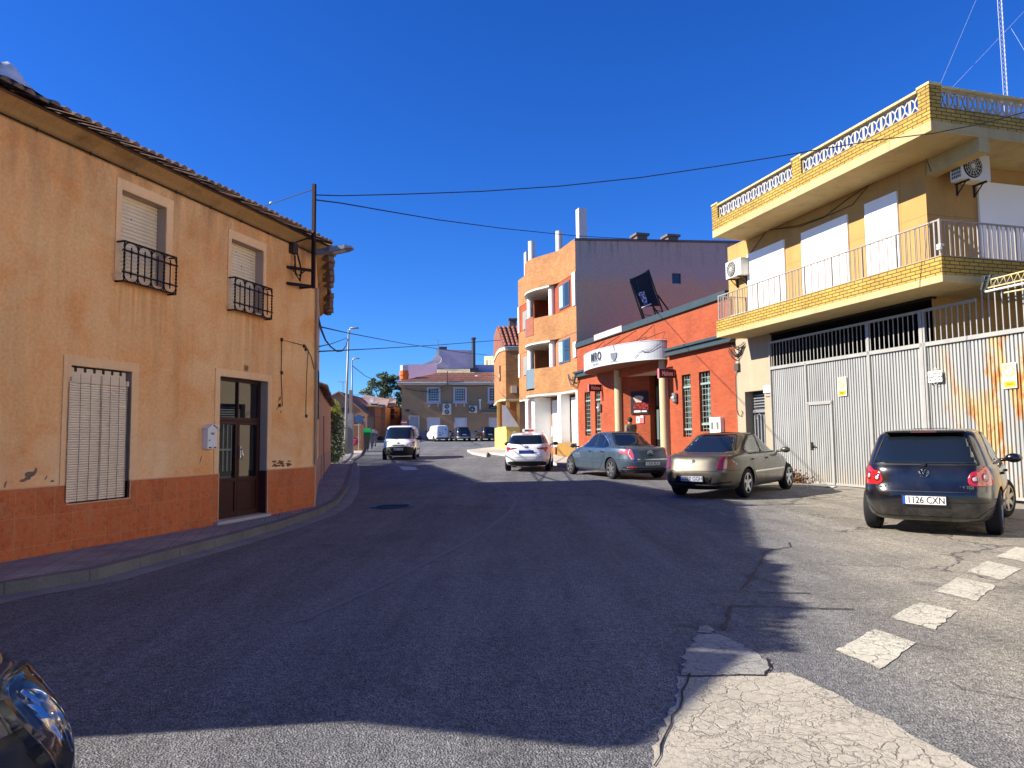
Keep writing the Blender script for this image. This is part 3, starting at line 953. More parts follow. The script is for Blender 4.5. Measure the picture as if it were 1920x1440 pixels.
# street door
DM = M('#a9adad', .4, metal=.6, var=.15)
mb = MB(); a, b = dx0, dx1; mb.box(a, b, .30, .36, .05, dz1)
mb.build('door', M('#3c3a38', .6), house); dd = COL.objects[-1]
mb = MB(); w = b - a
for k in range(5): mb.bar((a + .1, .27, dz1 - .12 - k * .09), (b - .04, .27, dz1 - .12 - k * .09), .05, .03)
for k in range(6): mb.bar((a + .12 + k * (w - .2) / 5, .27, .3), (a + .12 + k * (w - .2) / 5, .27, dz1 - .75), .045)
for cx in (.32, .72):
    c = Vector((a + w * cx, .27, dz1 - .85)); mb.tube([c + Vector((.12 * math.cos(t / 8 * PI), 0, .14 * math.sin(t / 8 * PI))) for t in range(9)], .018, 5)
mb.bar((a + .08, .27, 1.1), (b - .04, .27, 1.1), .07); mb.bar((a + .08, .27, dz1 - .62), (b - .04, .27, dz1 - .62), .09)
mb.build('door_grille', DM, dd)
mb = MB(); x0, z0 = FR.px(1433, 737); x1, z1 = FR.px(1447.5, 722)
mb.box(x0, x1 - .02, -.03, .0, z0, z1); o = mb.build('street_sign', WHITE); o.parent = None
o.location = (FR.o.x, FR.o.y, 0); o.rotation_euler = (0, 0, FR.th); tag(o, 'small white street name plate on the tan wall between the house door and the gate', 'sign')
mb = MB()
for k in range(3): mb.box(x0 + .08, x1 - .1, -.034, -.031, z1 - .13 - k * .1, z1 - .11 - k * .1)
mb.build('lettering', M('#77777a'), o)
# meter box and cable bundle on the tan wall
mt = fthing('cable_box', 'small dark junction box with loose cables on the tan wall beside the bar', 'junction box', FR)
x0, z0 = FR.px(1381, 696); x1, z1 = FR.px(1388, 681)
mb = MB(); mb.box(x0, x1, -.09, -.001, z0, z1); mb.build('box', M('#4b4741', .6), mt, bevel=.01)
mb = MB()
rr = random.Random(3)
for k in range(7):
    a = FR.px(1372 + rr.uniform(-3, 3), 648 + rr.uniform(-5, 12)); b = FR.px(1396 + rr.uniform(-2, 3), 640 + rr.uniform(-3, 14))
    pts = catenary((a[0], -.07, a[1]), (b[0], -.05, b[1]), rr.uniform(.05, .4), 8); mb.tube(pts, .013, 5)
mb.tube([(p[0], -.03, p[1]) for p in [FR.px(*q) for q in ((1386, 650), (1387, 681))]], .012, 5)
mb.tube([(p[0], -.03, p[1]) for p in [FR.px(*q) for q in ((1383, 697), (1381, 706), (1382, 736), (1383, 768), (1386, 778), (1392, 781), (1394, 772), (1391, 770))]], .012, 5)
mb.build('cables', CABLE, mt)

# ---- air conditioners
ACM = M('#d6d2c8', .5, var=.05, bump=.03); ACD = M('#26282a', .7)
def make_ac(name, label, w=.8, h=.55, d=.3, fans=1, group=None, brackets=True, vents=False):
    t = thing(name, label, 'air conditioner', group=group)
    mb = MB(); mb.box(-w / 2, w / 2, -d, 0, 0, h); mb.build('casing', ACM, t, bevel=.015)
    for k in range(fans):
        cz = h * (k + .5) / fans; r = min(h / fans, w) * .40; cx = -w * .12 if fans == 1 else 0
        mb = MB(); mb.lathe([(.001, -d - .006), (r, -d - .006), (r * 1.06, -d - .02), (r * 1.1, -d)], (cx, 0, cz), 'y', 24, 0)
        mb.lathe([(.001, -d - .03), (r * .22, -d - .03), (r * .24, -d - .01)], (cx, 0, cz), 'y', 12, 1)
        for q in range(14):
            a = 2 * PI * q / 14; mb.bar((cx + r * .2 * math.cos(a), -d - .018, cz + r * .2 * math.sin(a)), (cx + r * math.cos(a + .25), -d - .018, cz + r * math.sin(a + .25)), .008, m=1)
        for rr_ in (.45, .7, .95): mb.tube([(cx + r * rr_ * math.cos(2 * PI * q / 20), -d - .018, cz + r * rr_ * math.sin(2 * PI * q / 20)) for q in range(21)], .005, 4, 1, caps=False)
        mb.build('fan_grille', [ACD, ACM], t)
    if vents:
        mb = MB()
        for a in range(5):
            for b in range(6): mb.box(-w / 2 - .004, -w / 2 - .001, -d + .03 + a * (d - .06) / 5, -d + .03 + (a + .65) * (d - .06) / 5, .06 + b * (h - .12) / 6, .06 + (b + .7) * (h - .12) / 6)
        mb.build('vent_slots', ACD, t)
    if brackets:
        mb = MB()
        for sx in (-w * .3, w * .3):
            mb = MB(); mb.bar((sx, -d - .03, -.02), (sx, .02, -.02), .035); mb.bar((sx, -.01, -.02), (sx, -.01, -.28), .035); mb.bar((sx, -.01, -.26), (sx, -d * .8, -.03), .02); mb.build('bracket', DARKMET, t)
    return t
ac = make_ac('air_conditioner', 'beige air conditioner on rusty brackets under the roof slab near the right edge', .82, .6, .3, vents=True)
q = FD.px(1830, 338, -.62); ac.location = FD.w(q[0], -.34, q[1]); ac.rotation_euler = (0, 0, FD.th)
ac = make_ac('air_conditioner', 'white air conditioner at the far end of the ochre upper wall beside a board', .85, .55, .32, vents=True)
q = FR.px(1388, 516, -.15); ac.location = FR.w(q[0] - .1, -.02, q[1] - .05); ac.rotation_euler = (0, 0, FR.th)
ac = make_ac('air_conditioner', 'grey air conditioner standing on the balcony floor behind the railings', .75, .5, .28, brackets=False)
ac.location = FR.w(FR.px(1392, 588, -.6)[0], -.5, zS1 + .01); ac.rotation_euler = (0, 0, FR.th)

# ================================================================== gate
gate = fthing('garage_gate', 'long grey corrugated metal gate with barred top and rust stains on its right leaf', 'gate', FR)
GSH = rust_metal_mat(); GFR = M('#a09e97', .5, metal=.2, var=.15)
zg0, zrail, ztop = .10, FR.px(1448.75, 690.5)[1], FR.px(1447.5, 642.5)[1]
xg = [FR.px(1448.5, 760)[0], FR.px(1515, 760)[0], FR.px(1635, 760)[0], FR.px(1737, 700)[0], 7.6]
wx0, wz1 = FR.px(1518, 757); wx1, _ = FR.px(1561, 757)
def corrug(x0, x1, z0, z1, y=0., pitch=.088, m=0):
    mb = MB(); n = max(1, round((x1 - x0) / pitch)); p = (x1 - x0) / n; d = .038
    prof = []
    for k in range(n): prof += [(x0 + p * (k + .0), y), (x0 + p * (k + .60), y), (x0 + p * (k + .68), y + d), (x0 + p * (k + .92), y + d)]
    prof.append((x1, y))
    for a, b in zip(prof[:-1], prof[1:]): mb.face([(a[0], a[1], z0), (b[0], b[1], z0), (b[0], b[1], z1), (a[0], a[1], z1)], m)
    return mb
for k, (a, b) in enumerate(zip(xg[:-1], xg[1:])):
    if k == 1:
        m1 = corrug(a + .03, wx0 - .02, zg0, zrail); m1.add(corrug(wx0 - .02, wx1 + .02, wz1 + .05, zrail)); m1.add(corrug(wx1 + .02, b - .03, zg0, zrail)); m1.build('leaf', GSH, gate)
    else: corrug(a + .03, b - .03, zg0, zrail).build('leaf', GSH, gate)
corrug(wx0 + .03, wx1 - .03, zg0 + .05, wz1 - .03, -.02, .085).build('wicket_door', GSH, gate); wd = COL.objects[-1]
mb = MB(); mb.bar((wx0, -.03, zg0 + .02), (wx0, -.03, wz1), .05); mb.bar((wx1, -.03, zg0 + .02), (wx1, -.03, wz1), .05); mb.bar((wx0 - .03, -.03, wz1), (wx1 + .03, -.03, wz1), .05, .09)
mb.build('door_frame', GFR, wd)
mb = MB(); mb.cyl((wx0 + .12, 0, 1.12), .025, -.09, -.04, 'y', 8); mb.bar((wx0 + .1, -.09, 1.12), (wx0 + .26, -.09, 1.12), .025); mb.box(wx0 + .03, wx0 + .12, -.06, -.045, 1.02, 1.22); mb.build('handle', DARKMET, wd)
mb = MB()
for x, w in ((xg[0], .05), (xg[1], .05), (xg[2], .08), (xg[3] - .06, .09), (xg[3] + .03, .05)):
    mb.bar((x, -.015, zg0), (x, -.015, ztop if x != xg[1] else zrail), w, .07)
mb.bar((xg[0], -.02, zrail), (xg[4], -.02, zrail), .06, .09); mb.bar((xg[0], -.015, ztop), (xg[3] + 1.35, -.015, ztop), .06, .06)
mb.bar((xg[0], -.0, zg0 + .02), (xg[4], -.0, zg0 + .02), .05, .06)
mb.build('frame', GFR, gate)
mb = MB(); x = xg[0] + .14
while x < xg[4]:
    mb.tube([(x, .0, zrail), (x, .0, ztop + (.25 if x > xg[3] + 1.4 else 0))], .014, 6); x += .148
mb.build('bars', GFR, gate)
for k, (u, v) in enumerate(((1727, 800), (1726, 625), (1632, 800), (1453, 820))):
    pass
def vado(u0, v0, u1, v1, label, faded):
    x0, z1 = FR.px(u0, v0, -.03); x1, z0 = FR.px(u1, v1, -.03); x1 += 0
    t = fthing('no_parking_sign', label, 'sign', FR)
    w, h = x1 - x0, z1 - z0
    mb = MB(); mb.box(x0, x1, -.042, -.03, z0, z1); mb.build('plate', M('#e9e2cc', .5, var=.05), t, bevel=.004)
    r = w * .42; c = (x0 + w / 2, 0, z1 - w * .52)
    YL = M('#d9a521' if not faded else '#dcb54c', .5); YP = M('#e8d79c' if faded else '#eee3b4', .5)
    mb = MB(); mb.lathe([(.001, -.046), (r, -.046), (r, -.042)], c, 'y', 28, 1); mb.lathe([(r * .82, -.049), (r, -.049)], c, 'y', 28, 0)
    mb.bar((c[0] - r * .6, -.048, c[2] + r * .6), (c[0] + r * .6, -.048, c[2] - r * .6), .05, .002, 0); mb.build('symbol', [YL, YP], t)
    mb = MB(); mb.box(x0 + w * .08, x1 - w * .08, -.047, -.043, z0 + h * .05, z0 + h * .28); mb.build('band', M('#e0a411', .5), t)
    text_mesh('VADO', h * .13, t, M('#9a6d10' if faded else '#c48f14'), loc=(x0 + w / 2, -.05, z0 + h * .165), sx=.8)
vado(1570.5, 708, 1588.5, 742, 'small faded yellow no parking plate on the gate above the wicket door', True)
vado(1879.5, 682, 1908, 727, 'larger no parking plate with yellow ring and yellow band on the rusty right leaf', False)
# enamel plate
x0, z1 = FR.px(1741.5, 697, -.05); x1, z0 = FR.px(1769, 716, -.05)
t = fthing('notice_plate', 'white enamel notice with rounded corners hung on the gate right of the tall post', 'sign', FR)
mb = MB(); mb.box(x0, x1, -.09, -.06, z0, z1); mb.build('plate', WHITE, t, bevel=.04, bseg=4)
cx = (x0 + x1) / 2
for k, (s_, zz) in enumerate((('NO APARCAR', .74), ('LLAMAMOS GRUA', .48), ('DIA Y NOCHE', .24))):
    text_mesh(s_, .062, t, M('#3a3a3d'), loc=(cx, -.093, z0 + (z1 - z0) * zz), sx=.8)
mb = MB(); mb.tube([(cx + .05 * math.cos(a * PI / 8), -.07, z1 + .0 + .07 * math.sin(a * PI / 8)) for a in range(9)], .006, 5); mb.tube([(cx + .05 * math.cos(a * PI / 8), -.07, z0 - .05 * math.sin(a * PI / 8)) for a in range(9)], .006, 5)
mb.build('hanger', M('#c9c6bd', .5), t)
# tubular awning frame beyond the corner, above the gate
tr = fthing('awning_frame', 'rusty cream tubular truss sticking out above the gate at the right edge', 'truss', FR)
TR_ = M('#d8bf86', .6, var=.25, vs=8)
def P3(u, v, y): a = FR.px(u, v, y); return (a[0], y, a[1])
yy = -.35
def ext(a, b, k=1.6):
    a, b = Vector(a), Vector(b); return a, a + (b - a) * k
for nm, a, b, r in (('chord', (1858, 524), (1922, 508), .014), ('chord', (1852, 540), (1922, 524), .014), ('tube', (1848, 547), (1922, 531), .024), ('tube', (1883, 549), (1922, 542), .016)):
    mb = MB(); s_, e_ = ext(P3(*a, yy), P3(*b, yy)); mb.tube([s_, e_], r, 8); mb.build(nm, TR_ if r != .024 else M('#cfcac0', .5), tr)
mb = MB()
A0, A1 = ext(P3(1858, 524, yy), P3(1922, 508, yy)); B0, B1 = ext(P3(1852, 540, yy), P3(1922, 524, yy))
for k in range(8): mb.tube([A0.lerp(A1, (k + .0) / 8), B0.lerp(B1, (k + .5) / 8), A0.lerp(A1, (k + 1) / 8)], .008, 5)
mb.build('lacing', TR_, tr)
mb = MB(); q = Vector(P3(1850, 530, yy)); mb.bar(q + Vector((-.1, 0, .1)), q + Vector((.15, .3, .08)), .12); mb.bar(q + Vector((-.12, 0, -.12)), q + Vector((-.02, 0, .14)), .04); mb.bar(q + Vector((.0, 0, -.12)), q + Vector((.1, 0, .14)), .04); mb.bar(q + Vector((-.05, 0, -.14)), q + Vector((-.05, .4, -.14)), .05)
mb.build('bracket', M('#3a4140', .6), tr)
# ================================================================== orange brick bar
bar = fthing('bar', 'long single storey orange brick bar with dark steel copings beside the ochre house', 'bar', FR)
XB0, XB1 = -19.13, -5.03
TEAL = M('#3d4a4c', .5, metal=.3, var=.15)
zc = FR.px(1080, 654)[1]; zc2 = zc + .26
win = []
for (u0, u1, vt, vb) in ((1278, 1294.5, 703.6, 819), (1310, 1331, 698, 809), (1096, 1106.8, 736, 817), (1115, 1125.5, 734, 815)):
    x0, z1 = FR.px(u0, vt); x1, _ = FR.px(u1, vt); _, z0 = FR.px(u0, vb); win.append((x0, x1, z0, z1))
PX0, PX1, PZ = FR.px(1153, 705)[0], FR.px(1262, 690)[0], 4.08
mb = MB()
wall_holes(mb, XB0, XB1, 0, zc + .01, [w[:4] for w in win] + [(PX0, PX1, 0, PZ)], 0, .28)
mb.face([(XB0, 11, 0), (XB0, 0, 0), (XB0, 0, zc), (XB0, 11, zc)])
mb.face([(XB1, 0, 0), (XB1, 11, 0), (XB1, 11, zc), (XB1, 0, zc)])
mb.face([(XB0, 0.3, zc - .3), (XB1, 0.3, zc - .3), (XB1, 11, zc - .3), (XB0, 11, zc - .3)])
# porch: jambs, back wall
PD = 2.05
mb.face([(PX0, .28, 0), (PX0, PD, 0), (PX0, PD, PZ), (PX0, .28, PZ)][::-1])
mb.face([(PX1, .28, 0), (PX1, PD, 0), (PX1, PD, PZ), (PX1, .28, PZ)])
mb.build('wall', BRICK_R, bar)
# the back of the porch runs askew, from the left column inward to the door
DA = (FR.px(1167.5, 760, .14)[0], .14); DB = (FR.px(1218.5, 760, 1.0)[0], 1.0)
_a, _b = FR.w(*DA), FR.w(*DB); FP = Frame(_a, math.degrees(math.atan2((_b - _a).y, (_b - _a).x))); FPL = (_b - _a).length
DC = (FR.px(1256, 760, .9)[0], .9)
mb = MB(); mb.face([(PX0, .02, 0), (DA[0], DA[1], 0), (DA[0], DA[1], PZ), (PX0, .02, PZ)]); mb.face([(DA[0], DA[1], 0), (DB[0], DB[1], 0), (DB[0], DB[1], PZ), (DA[0], DA[1], PZ)]); mb.face([(DB[0], DB[1], 0), (DB[0] - .1, DB[1] + .5, 0), (DB[0] - .1, DB[1] + .5, PZ), (DB[0], DB[1], PZ)]); mb.face([(DC[0], DC[1], 0), (PX1, DC[1], 0), (PX1, DC[1], PZ), (DC[0], DC[1], PZ)])
mb.build('porch_wall', BRICK_R, bar)
mb = MB(); mb.face([(PX0, .28, PZ), (PX1, .28, PZ), (PX1, PD, PZ), (PX0, PD, PZ)][::-1]); mb.build('porch_ceiling', M('#b9ada0', .8), bar)
mb = MB(); mb.box(PX0, PX1, .02, PD, .1, .42); mb.build('porch_step', M('#8d8378', .8), bar)
mb = MB(); mb.box(XB0 - .02, XB1 - .35, -.1, .3, zc + .011, zc2); mb.build('coping', TEAL, bar, bevel=.01)
sx0, sx1 = FR.px(1118, 640)[0], FR.px(1170, 620)[0]
mb = MB(); mb.box(sx0, sx1, -.115, -.1, zc + .05, zc2 + .06); mb.build('pale_strip', M('#b9aeae', .6), bar)
zl0 = 4.46
mb = MB(); mb.box(-9.45, -5.0, -.22, -.001, zl0, zl0 + .07); mb.box(-9.45, -5.0, -.25, -.001, zl0 + .2, zl0 + .30); mb.box(-9.45, -5.0, -.16, -.001, zl0 + .07, zl0 + .2)
mb.build('cornice', TEAL, bar, bevel=.01)
mb = MB(); mb.box(-19.15, -16.2, -.22, -.001, zl0, zl0 + .07); mb.box(-19.15, -16.2, -.25, -.001, zl0 + .2, zl0 + .30); mb.box(-19.15, -16.2, -.16, -.001, zl0 + .07, zl0 + .2)
mb.build('cornice', TEAL, bar, bevel=.01)
GRL = M('#8fa39a', .5, metal=.2, var=.15)
GP = NT('frosted_green_pane'); s = GP.sep()
_f = GP.fr(GP.math('SINE', GP.math('MULTIPLY', s[0], 22.)), -.2, .5)
GP.col(GP.mix(_f, (.03, .05, .05), (.22, .33, .29))); GP.set(rough=.2, spec=.6); GPANE = GP.m
for (x0, x1, z0, z1) in win:
    mb = MB(); mb.box(x0, x1, .24, .30, z0, z1); mb.build('window', M('#1b1d1c', .6), bar); wn = COL.objects[-1]
    mb = MB(); mb.face([(x0 + .05, .235, z0 + .05), (x1 - .05, .235, z0 + .05), (x1 - .05, .235, z1 - .05), (x0 + .05, .235, z1 - .05)]); mb.build('pane', GPANE, wn)
    mb = MB(); n = 4
    for k in range(n): mb.bar((x0 + .06 + (x1 - x0 - .12) * k / (n - 1), .1, z0), (x0 + .06 + (x1 - x0 - .12) * k / (n - 1), .1, z1), .016)
    k = 0; z = z0 + .1
    while z < z1 - .05: mb.bar((x0 + .02, .1, z), (x1 - .02, .1, z), .016); z += .2
    mb.bar((x0, .1, z0 + (z1 - z0) * .12), (x1, .1, z0 + (z1 - z0) * .12), .08, .07); mb.bar((x0, .1, z0 + (z1 - z0) * .80), (x1, .1, z0 + (z1 - z0) * .80), .08, .07)
    mb.build('grille', GRL, wn)
# door of the bar
mb = MB(); zt = 3.75; mb.box(DB[0] - .15, DC[0] + .05, 1.3, 1.35, .42, PZ); mb.build('door', M('#17181a', .5), bar); d_ = COL.objects[-1]
mb = MB(); a = DB[0]
for (p, q, r, s_) in ((.06, .26, 1.3, 2.6), (.06, .26, 2.75, 3.6), (.42, .9, 1.0, 2.6), (.42, .9, 2.75, 3.6)): mb.box(a + p, a + q, 1.285, 1.30, r, s_)
mb.build('door_glass', glass_mat('pale_door_glass', (.10, .15, .15), .1), d_)
# columns
COLM = stucco_mat('cream_column', (.55, .44, .26), (.50, .40, .24), (.55, .42, .24), (.3, .22, .14), .3, .2, grain=.15)
for u in (1159, 1244.5):
    x = FR.px(u, 760, .0)[0]
    mb = MB(); mb.lathe([(.175, .1), (.175, 4.40)], (x, .02, 0), 'z', 24); mb.build('column', COLM, bar, smooth=True)
# bowed canopy with the white fascia
cX, ca, cb, cz0, cz1 = -13.1, 3.5, 1.5, 4.40, 5.14
canopy = MB()
arc = [(cX + ca * math.cos(-a * PI / 48), cb * math.sin(-a * PI / 48)) for a in range(49)]  # right end to left end
n_ = 48
for k in range(n_):
    (xa, ya), (xb, yb) = arc[k], arc[k + 1]
    canopy.face([(xb, yb, cz0), (xa, ya, cz0), (xa, ya, cz1), (xb, yb, cz1)])
canopy.build('fascia', M('#aeb1b3', .4, var=.03, bump=.02), bar, smooth=True)
mb = MB(); i = len(mb.v)
ap = [(x, y) for x, y in reversed(arc)]
mb.v += [(x, y * .995, cz0 + .012) for x, y in ap] ; mb.f.append(tuple(reversed(range(len(ap))))); mb.m.append(0)
SOF = M('#6b3a26', .8, var=.2)
mb.build('canopy_soffit', SOF, bar)
mb = MB(); mb.v += [(x, y * .98, cz1 - .06) for x, y in ap]; mb.f.append(tuple(range(len(ap)))); mb.m.append(0); mb.build('canopy_top', M('#6c6a66', .8), bar)
mb = MB(); mb.tube([(x, y * 1.0, cz1) for x, y in arc], .018, 6); mb.tube([(x, y * 1.0, cz0) for x, y in arc], .018, 6); mb.build('canopy_trim', M('#b9b9b9', .5), bar)
for xx in (-15.6, -13.9, -12.2, -10.6):
    mb = MB()
    yy = -cb * math.sqrt(max(0, 1 - ((xx - cX) / ca) ** 2)) * .85
    mb.tube([(xx, yy, cz1 - .02), (xx - .0, -.02, cz1 + .75)], .014, 5); mb.tube([(xx, yy, cz1 - .02), (xx + .9, -.02, cz1 + .35)], .012, 5); mb.build('canopy_stay', DARKMET, bar)
def arcwarp(s0, zc_):
    # s0: arc length from the left end to the text centre
    pts = list(reversed(arc)); L = [0]
    for a, b in zip(pts[:-1], pts[1:]): L.append(L[-1] + math.hypot(b[0] - a[0], b[1] - a[1]))
    def f(v):
        s = s0 + v.x
        k = max(0, min(len(L) - 2, next((i for i in range(len(L) - 1) if L[i + 1] >= s), len(L) - 2)))
        t = (s - L[k]) / (L[k + 1] - L[k]); a, b = pts[k], pts[k + 1]
        x = a[0] + (b[0] - a[0]) * t; y = a[1] + (b[1] - a[1]) * t
        nx, ny = (x - cX) / ca ** 2, y / cb ** 2; l = math.hypot(nx, ny)
        o = .03 + v.z
        return Vector((x + nx / l * o, y + ny / l * o, zc_ + v.y))
    return f
INK = M('#2b2e36', .5, bump=0); INKG = M('#686c70', .5, bump=0); INKL = M('#857f7c', .5, bump=0)
def sarc(u, v):
    "arc length from the left end of the point of the fascia that shows at u"
    best = None; pts = list(reversed(arc)); L = 0
    for a, b in zip(pts[:-1], pts[1:]):
        for j in range(4):
            x = a[0] + (b[0] - a[0]) * j / 4; y = a[1] + (b[1] - a[1]) * j / 4
            uu, _ = unproj(FR.w(x, y, 4.8))
            nx, ny = (x - cX) / ca ** 2, y / cb ** 2
            wn_ = FR.X * nx + FR.Y * ny
            if wn_.dot(CAMP - FR.w(x, y, 0)) > 0 and (best is None or abs(uu - u) < best[0]): best = (abs(uu - u), L + math.hypot(b[0] - a[0], b[1] - a[1]) * j / 4)
        L += math.hypot(b[0] - a[0], b[1] - a[1])
    return best[1]
sM, sO = sarc(1114.5, 665), sarc(1125, 665)
s8, s9, s10, s11 = sarc(1109, 665), sarc(1120.3, 665), sarc(1121.3, 665), sarc(1128.3, 665)
text_mesh('MIR', .52, bar, INK, 'lettering', warp=arcwarp((s8 + s9) / 2, 4.83), offset=.006, fit=s9 - s8, ext=.002)
text_mesh('O', .50, bar, INK, 'lettering', warp=arcwarp((s10 + s11) / 2, 4.83), fit=s11 - s10, offset=.006, ext=.004)
text_mesh('Cafe Bar', .14, bar, INKL, 'lettering', warp=arcwarp((sarc(1112, 680) + sarc(1122, 680)) / 2, 4.53), fit=sarc(1122, 680) - sarc(1112, 680), ext=.002)
def flat_arc(polys, s0, zc_, mat, name):
    me = MB()
    w = arcwarp(s0, zc_)
    for pl in polys:
        P, T, nb, E = cdt(pl, .12)
        vs = [w(Vector((p.x, p.y, .002))) for p in P]; i = len(me.v); me.v += [tuple(q) for q in vs]
        for t in T: me.f.append(tuple(i + k for k in t)); me.m.append(0)
    me.build(name, mat, bar, fixn=False)
flat_arc([[(-(s11 - s8) / 2, -.01), ((s11 - s8) / 2, -.01), ((s11 - s8) / 2, .008), (-(s11 - s8) / 2, .008)]], (s8 + s11) / 2, 4.655, INKL, 'rule')
cup = [(-.22, .12), (-.20, -.02), (-.13, -.14), (-.06, -.19), (.06, -.19), (.13, -.14), (.20, -.02), (.22, .12)]
flat_arc([cup, [(-.26, -.235), (.26, -.235), (.2, -.215), (-.2, -.215)], [(.0, .2), (.03, .2), (.05, .3), (.01, .38), (.03, .46), (.0, .46), (-.03, .38), (.02, .3)]], sarc(1151.5, 665), 4.72, INKG, 'cup_emblem')
rr = random.Random(5); pol = []
s0 = sarc(1190, 670); s1 = sarc(1249, 645)
for k in range(60):
    f = k / 59; z = -.28 + .55 * f + .07 * math.sin(f * 9) ; x = (s1 - s0) * f
    if .12 < f < .3: z += .05
    h = .012 + (.02 if .25 < f < .75 else .005)
    pol.append([(x, z), (x + .045, z + .01), (x + .045, z + .01 + h), (x, z + h)])
    if f > .35 and k % 2: pol.append([(x, z + .10), (x + .04, z + .11), (x + .04, z + .125), (x, z + .115)])
flat_arc(pol, s0, 4.78, INKG, 'script_ribbon')
# poster, notices
t = fthing('poster', 'dark poster of a coffee cup and red beans inside the bar porch', 'poster', FP); PD = 0
x0, z1 = FP.px(1183, 735); x1, z0 = FP.px(1216.5, 776)
mb = MB(); mb.box(x0, x1, PD - .05, PD - .02, z0, z1); mb.build('panel', M('#1c1314', .5, var=.4, vs=5, bump=0), t)
w, h = x1 - x0, z1 - z0
mb = MB(); mb.lathe([(.001, PD - .056), (.001 + w * .30, PD - .056)], (0, 0, 0), 'y', 20)
for k in range(len(mb.v)): mb.v[k] = (mb.v[k][0] + x0 + w * .45, mb.v[k][1], mb.v[k][2] * .42 + z0 + h * .72)
mb.yprism([(x0 + w * .17, z0 + h * .70), (x0 + w * .3, z0 + h * .52), (x0 + w * .6, z0 + h * .52), (x0 + w * .73, z0 + h * .70)], PD - .053, PD - .051); mb.build('cup', M('#b9a697', .5, var=.3, vs=6), t)
mb = MB(); rr = random.Random(2)
for k in range(70):
    cx, cz = x0 + w * rr.uniform(.2, .97), z0 + h * rr.uniform(.22, .50); r = .03 + rr.random() * .03
    mb.box(cx - r, cx + r, PD - .056, PD - .051, cz - r * .5, cz + r * .5)
mb.build('beans', M('#a3221c', .5, var=.5, vs=9), t)
mb = MB(); mb.box(x0 + w * .18, x0 + w * .55, PD - .055, PD - .051, z0 + h * .08, z0 + h * .16); mb.box(x0 + w * .62, x0 + w * .9, PD - .055, PD - .051, z0 + h * .09, z0 + h * .15); mb.build('lettering', WHITE, t)
for (u0, v0, u1, v1, c, lab) in ((1193, 781, 1200.5, 793.5, '#e7dcd4', 'white notice with a red square under the coffee poster'), (1200.5, 779, 1208, 793.5, '#d9777c', 'pink notice with a white top under the coffee poster')):
    x0, z1 = FP.px(u0, v0); x1, z0 = FP.px(u1, v1); t = fthing('notice', lab, 'notice', FP)
    mb = MB(); mb.box(x0, x1 - .01, PD - .03, PD - .015, z0, z1); mb.build('sheet', M(c, .6), t)
    mb = MB()
    if c[1] == 'e': mb.box(x0 + .06, x1 - .08, PD - .034, PD - .031, z0 + .1, z1 - .08); mm = M('#b51a3c', .6)
    else: mb.box(x0 + .02, x1 - .03, PD - .034, PD - .031, z1 - .1, z1 - .01); mm = WHITE
    mb.build('print', mm, t)
# projecting beer signs
def beersign(u0, v0, u1, v1, label, xr=None):
    x1, z1 = FR.px(u1, v0); _, z0 = FR.px(u1, v1)
    t = fthing('projecting_sign', label, 'sign', FR)
    # plate hangs at right angles to the wall; width found where its outer edge shows at u0
    w = .1
    while w < 2.5 and unproj(FR.w(x1, -w, z1))[0] > u0: w += .02
    mb = MB(); mb.box(x1 - .05, x1 + .05, -w, -.05, z0, z1); mb.build('panel', M('#46121a', .5, var=.15), t, bevel=.01)
    mb = MB(); mb.box(x1 - .06, x1 + .06, -w - .03, -w + .001, z0 - .02, z1 + .02); mb.build('edge_strip', M('#c06a72', .5), t)
    text_mesh('Mahou', .26, t, M('#d9b7a6'), loc=(x1 + .055, -w / 2 - .02, (z0 + z1) / 2), rot=(PI / 2, 0, PI / 2), sx=w / 1.05, offset=.008)
    mb = MB(); mb.bar((x1, -.06, z1 - .05), (x1, 0, z1 - .05), .05); mb.bar((x1, -.06, z0 + .05), (x1, 0, z0 + .05), .05); mb.build('bracket', DARKMET, t)
beersign(1236, 692.5, 1266, 709, 'dark red beer sign projecting from the bar wall beside the right column')
beersign(1104, 721, 1128.5, 734, 'dark red beer sign projecting over the two narrow left windows of the bar')
for (u, v, lab) in ((1268.5, 744, 'grey half round wall lamp right of the bar porch'), (1127, 763, 'grey half round wall lamp beside the left windows of the bar')):
    t = fthing('wall_lamp', lab, 'wall lamp', FR); x, z = FR.px(u, v)
    mb = MB(); mb.lathe([(.13, -.18), (.13, .14)], (x, -.05, z), 'z', 12, 0, PI, 2 * PI); mb.lathe([(.001, .14), (.13, .14)], (x, -.05, z), 'z', 12, 0, PI, 2 * PI); mb.lathe([(.02, -.25), (.12, -.18)], (x, -.05, z), 'z', 12, 0, PI, 2 * PI)
    mb.build('shade', M('#7d7a78', .5, metal=.3), t, smooth=False); mb = MB(); mb.box(x - .1, x + .1, -.186, -.183, z - .05, z); mb.build('slot', WHITE, t)
# white meter cabinet
x0, z1 = FR.px(1338, 783); x1, _ = FR.px(1358, 783)
t = fthing('meter_cabinet', 'white meter cabinet with two small windows on the orange wall behind the beige saloon', 'meter cabinet', FR)
mb = MB(); mb.box(x0, x1, -.16, -.001, .75, z1); mb.build('box', M('#e4ddd0', .6), t, bevel=.01)
for k in (.25, .75): c = x0 + (x1 - x0) * k; mb = MB(); mb.box(c - .07, c + .07, -.168, -.161, z1 - .40, z1 - .16); mb.build('small_window', M('#6a6a60', .4), t)
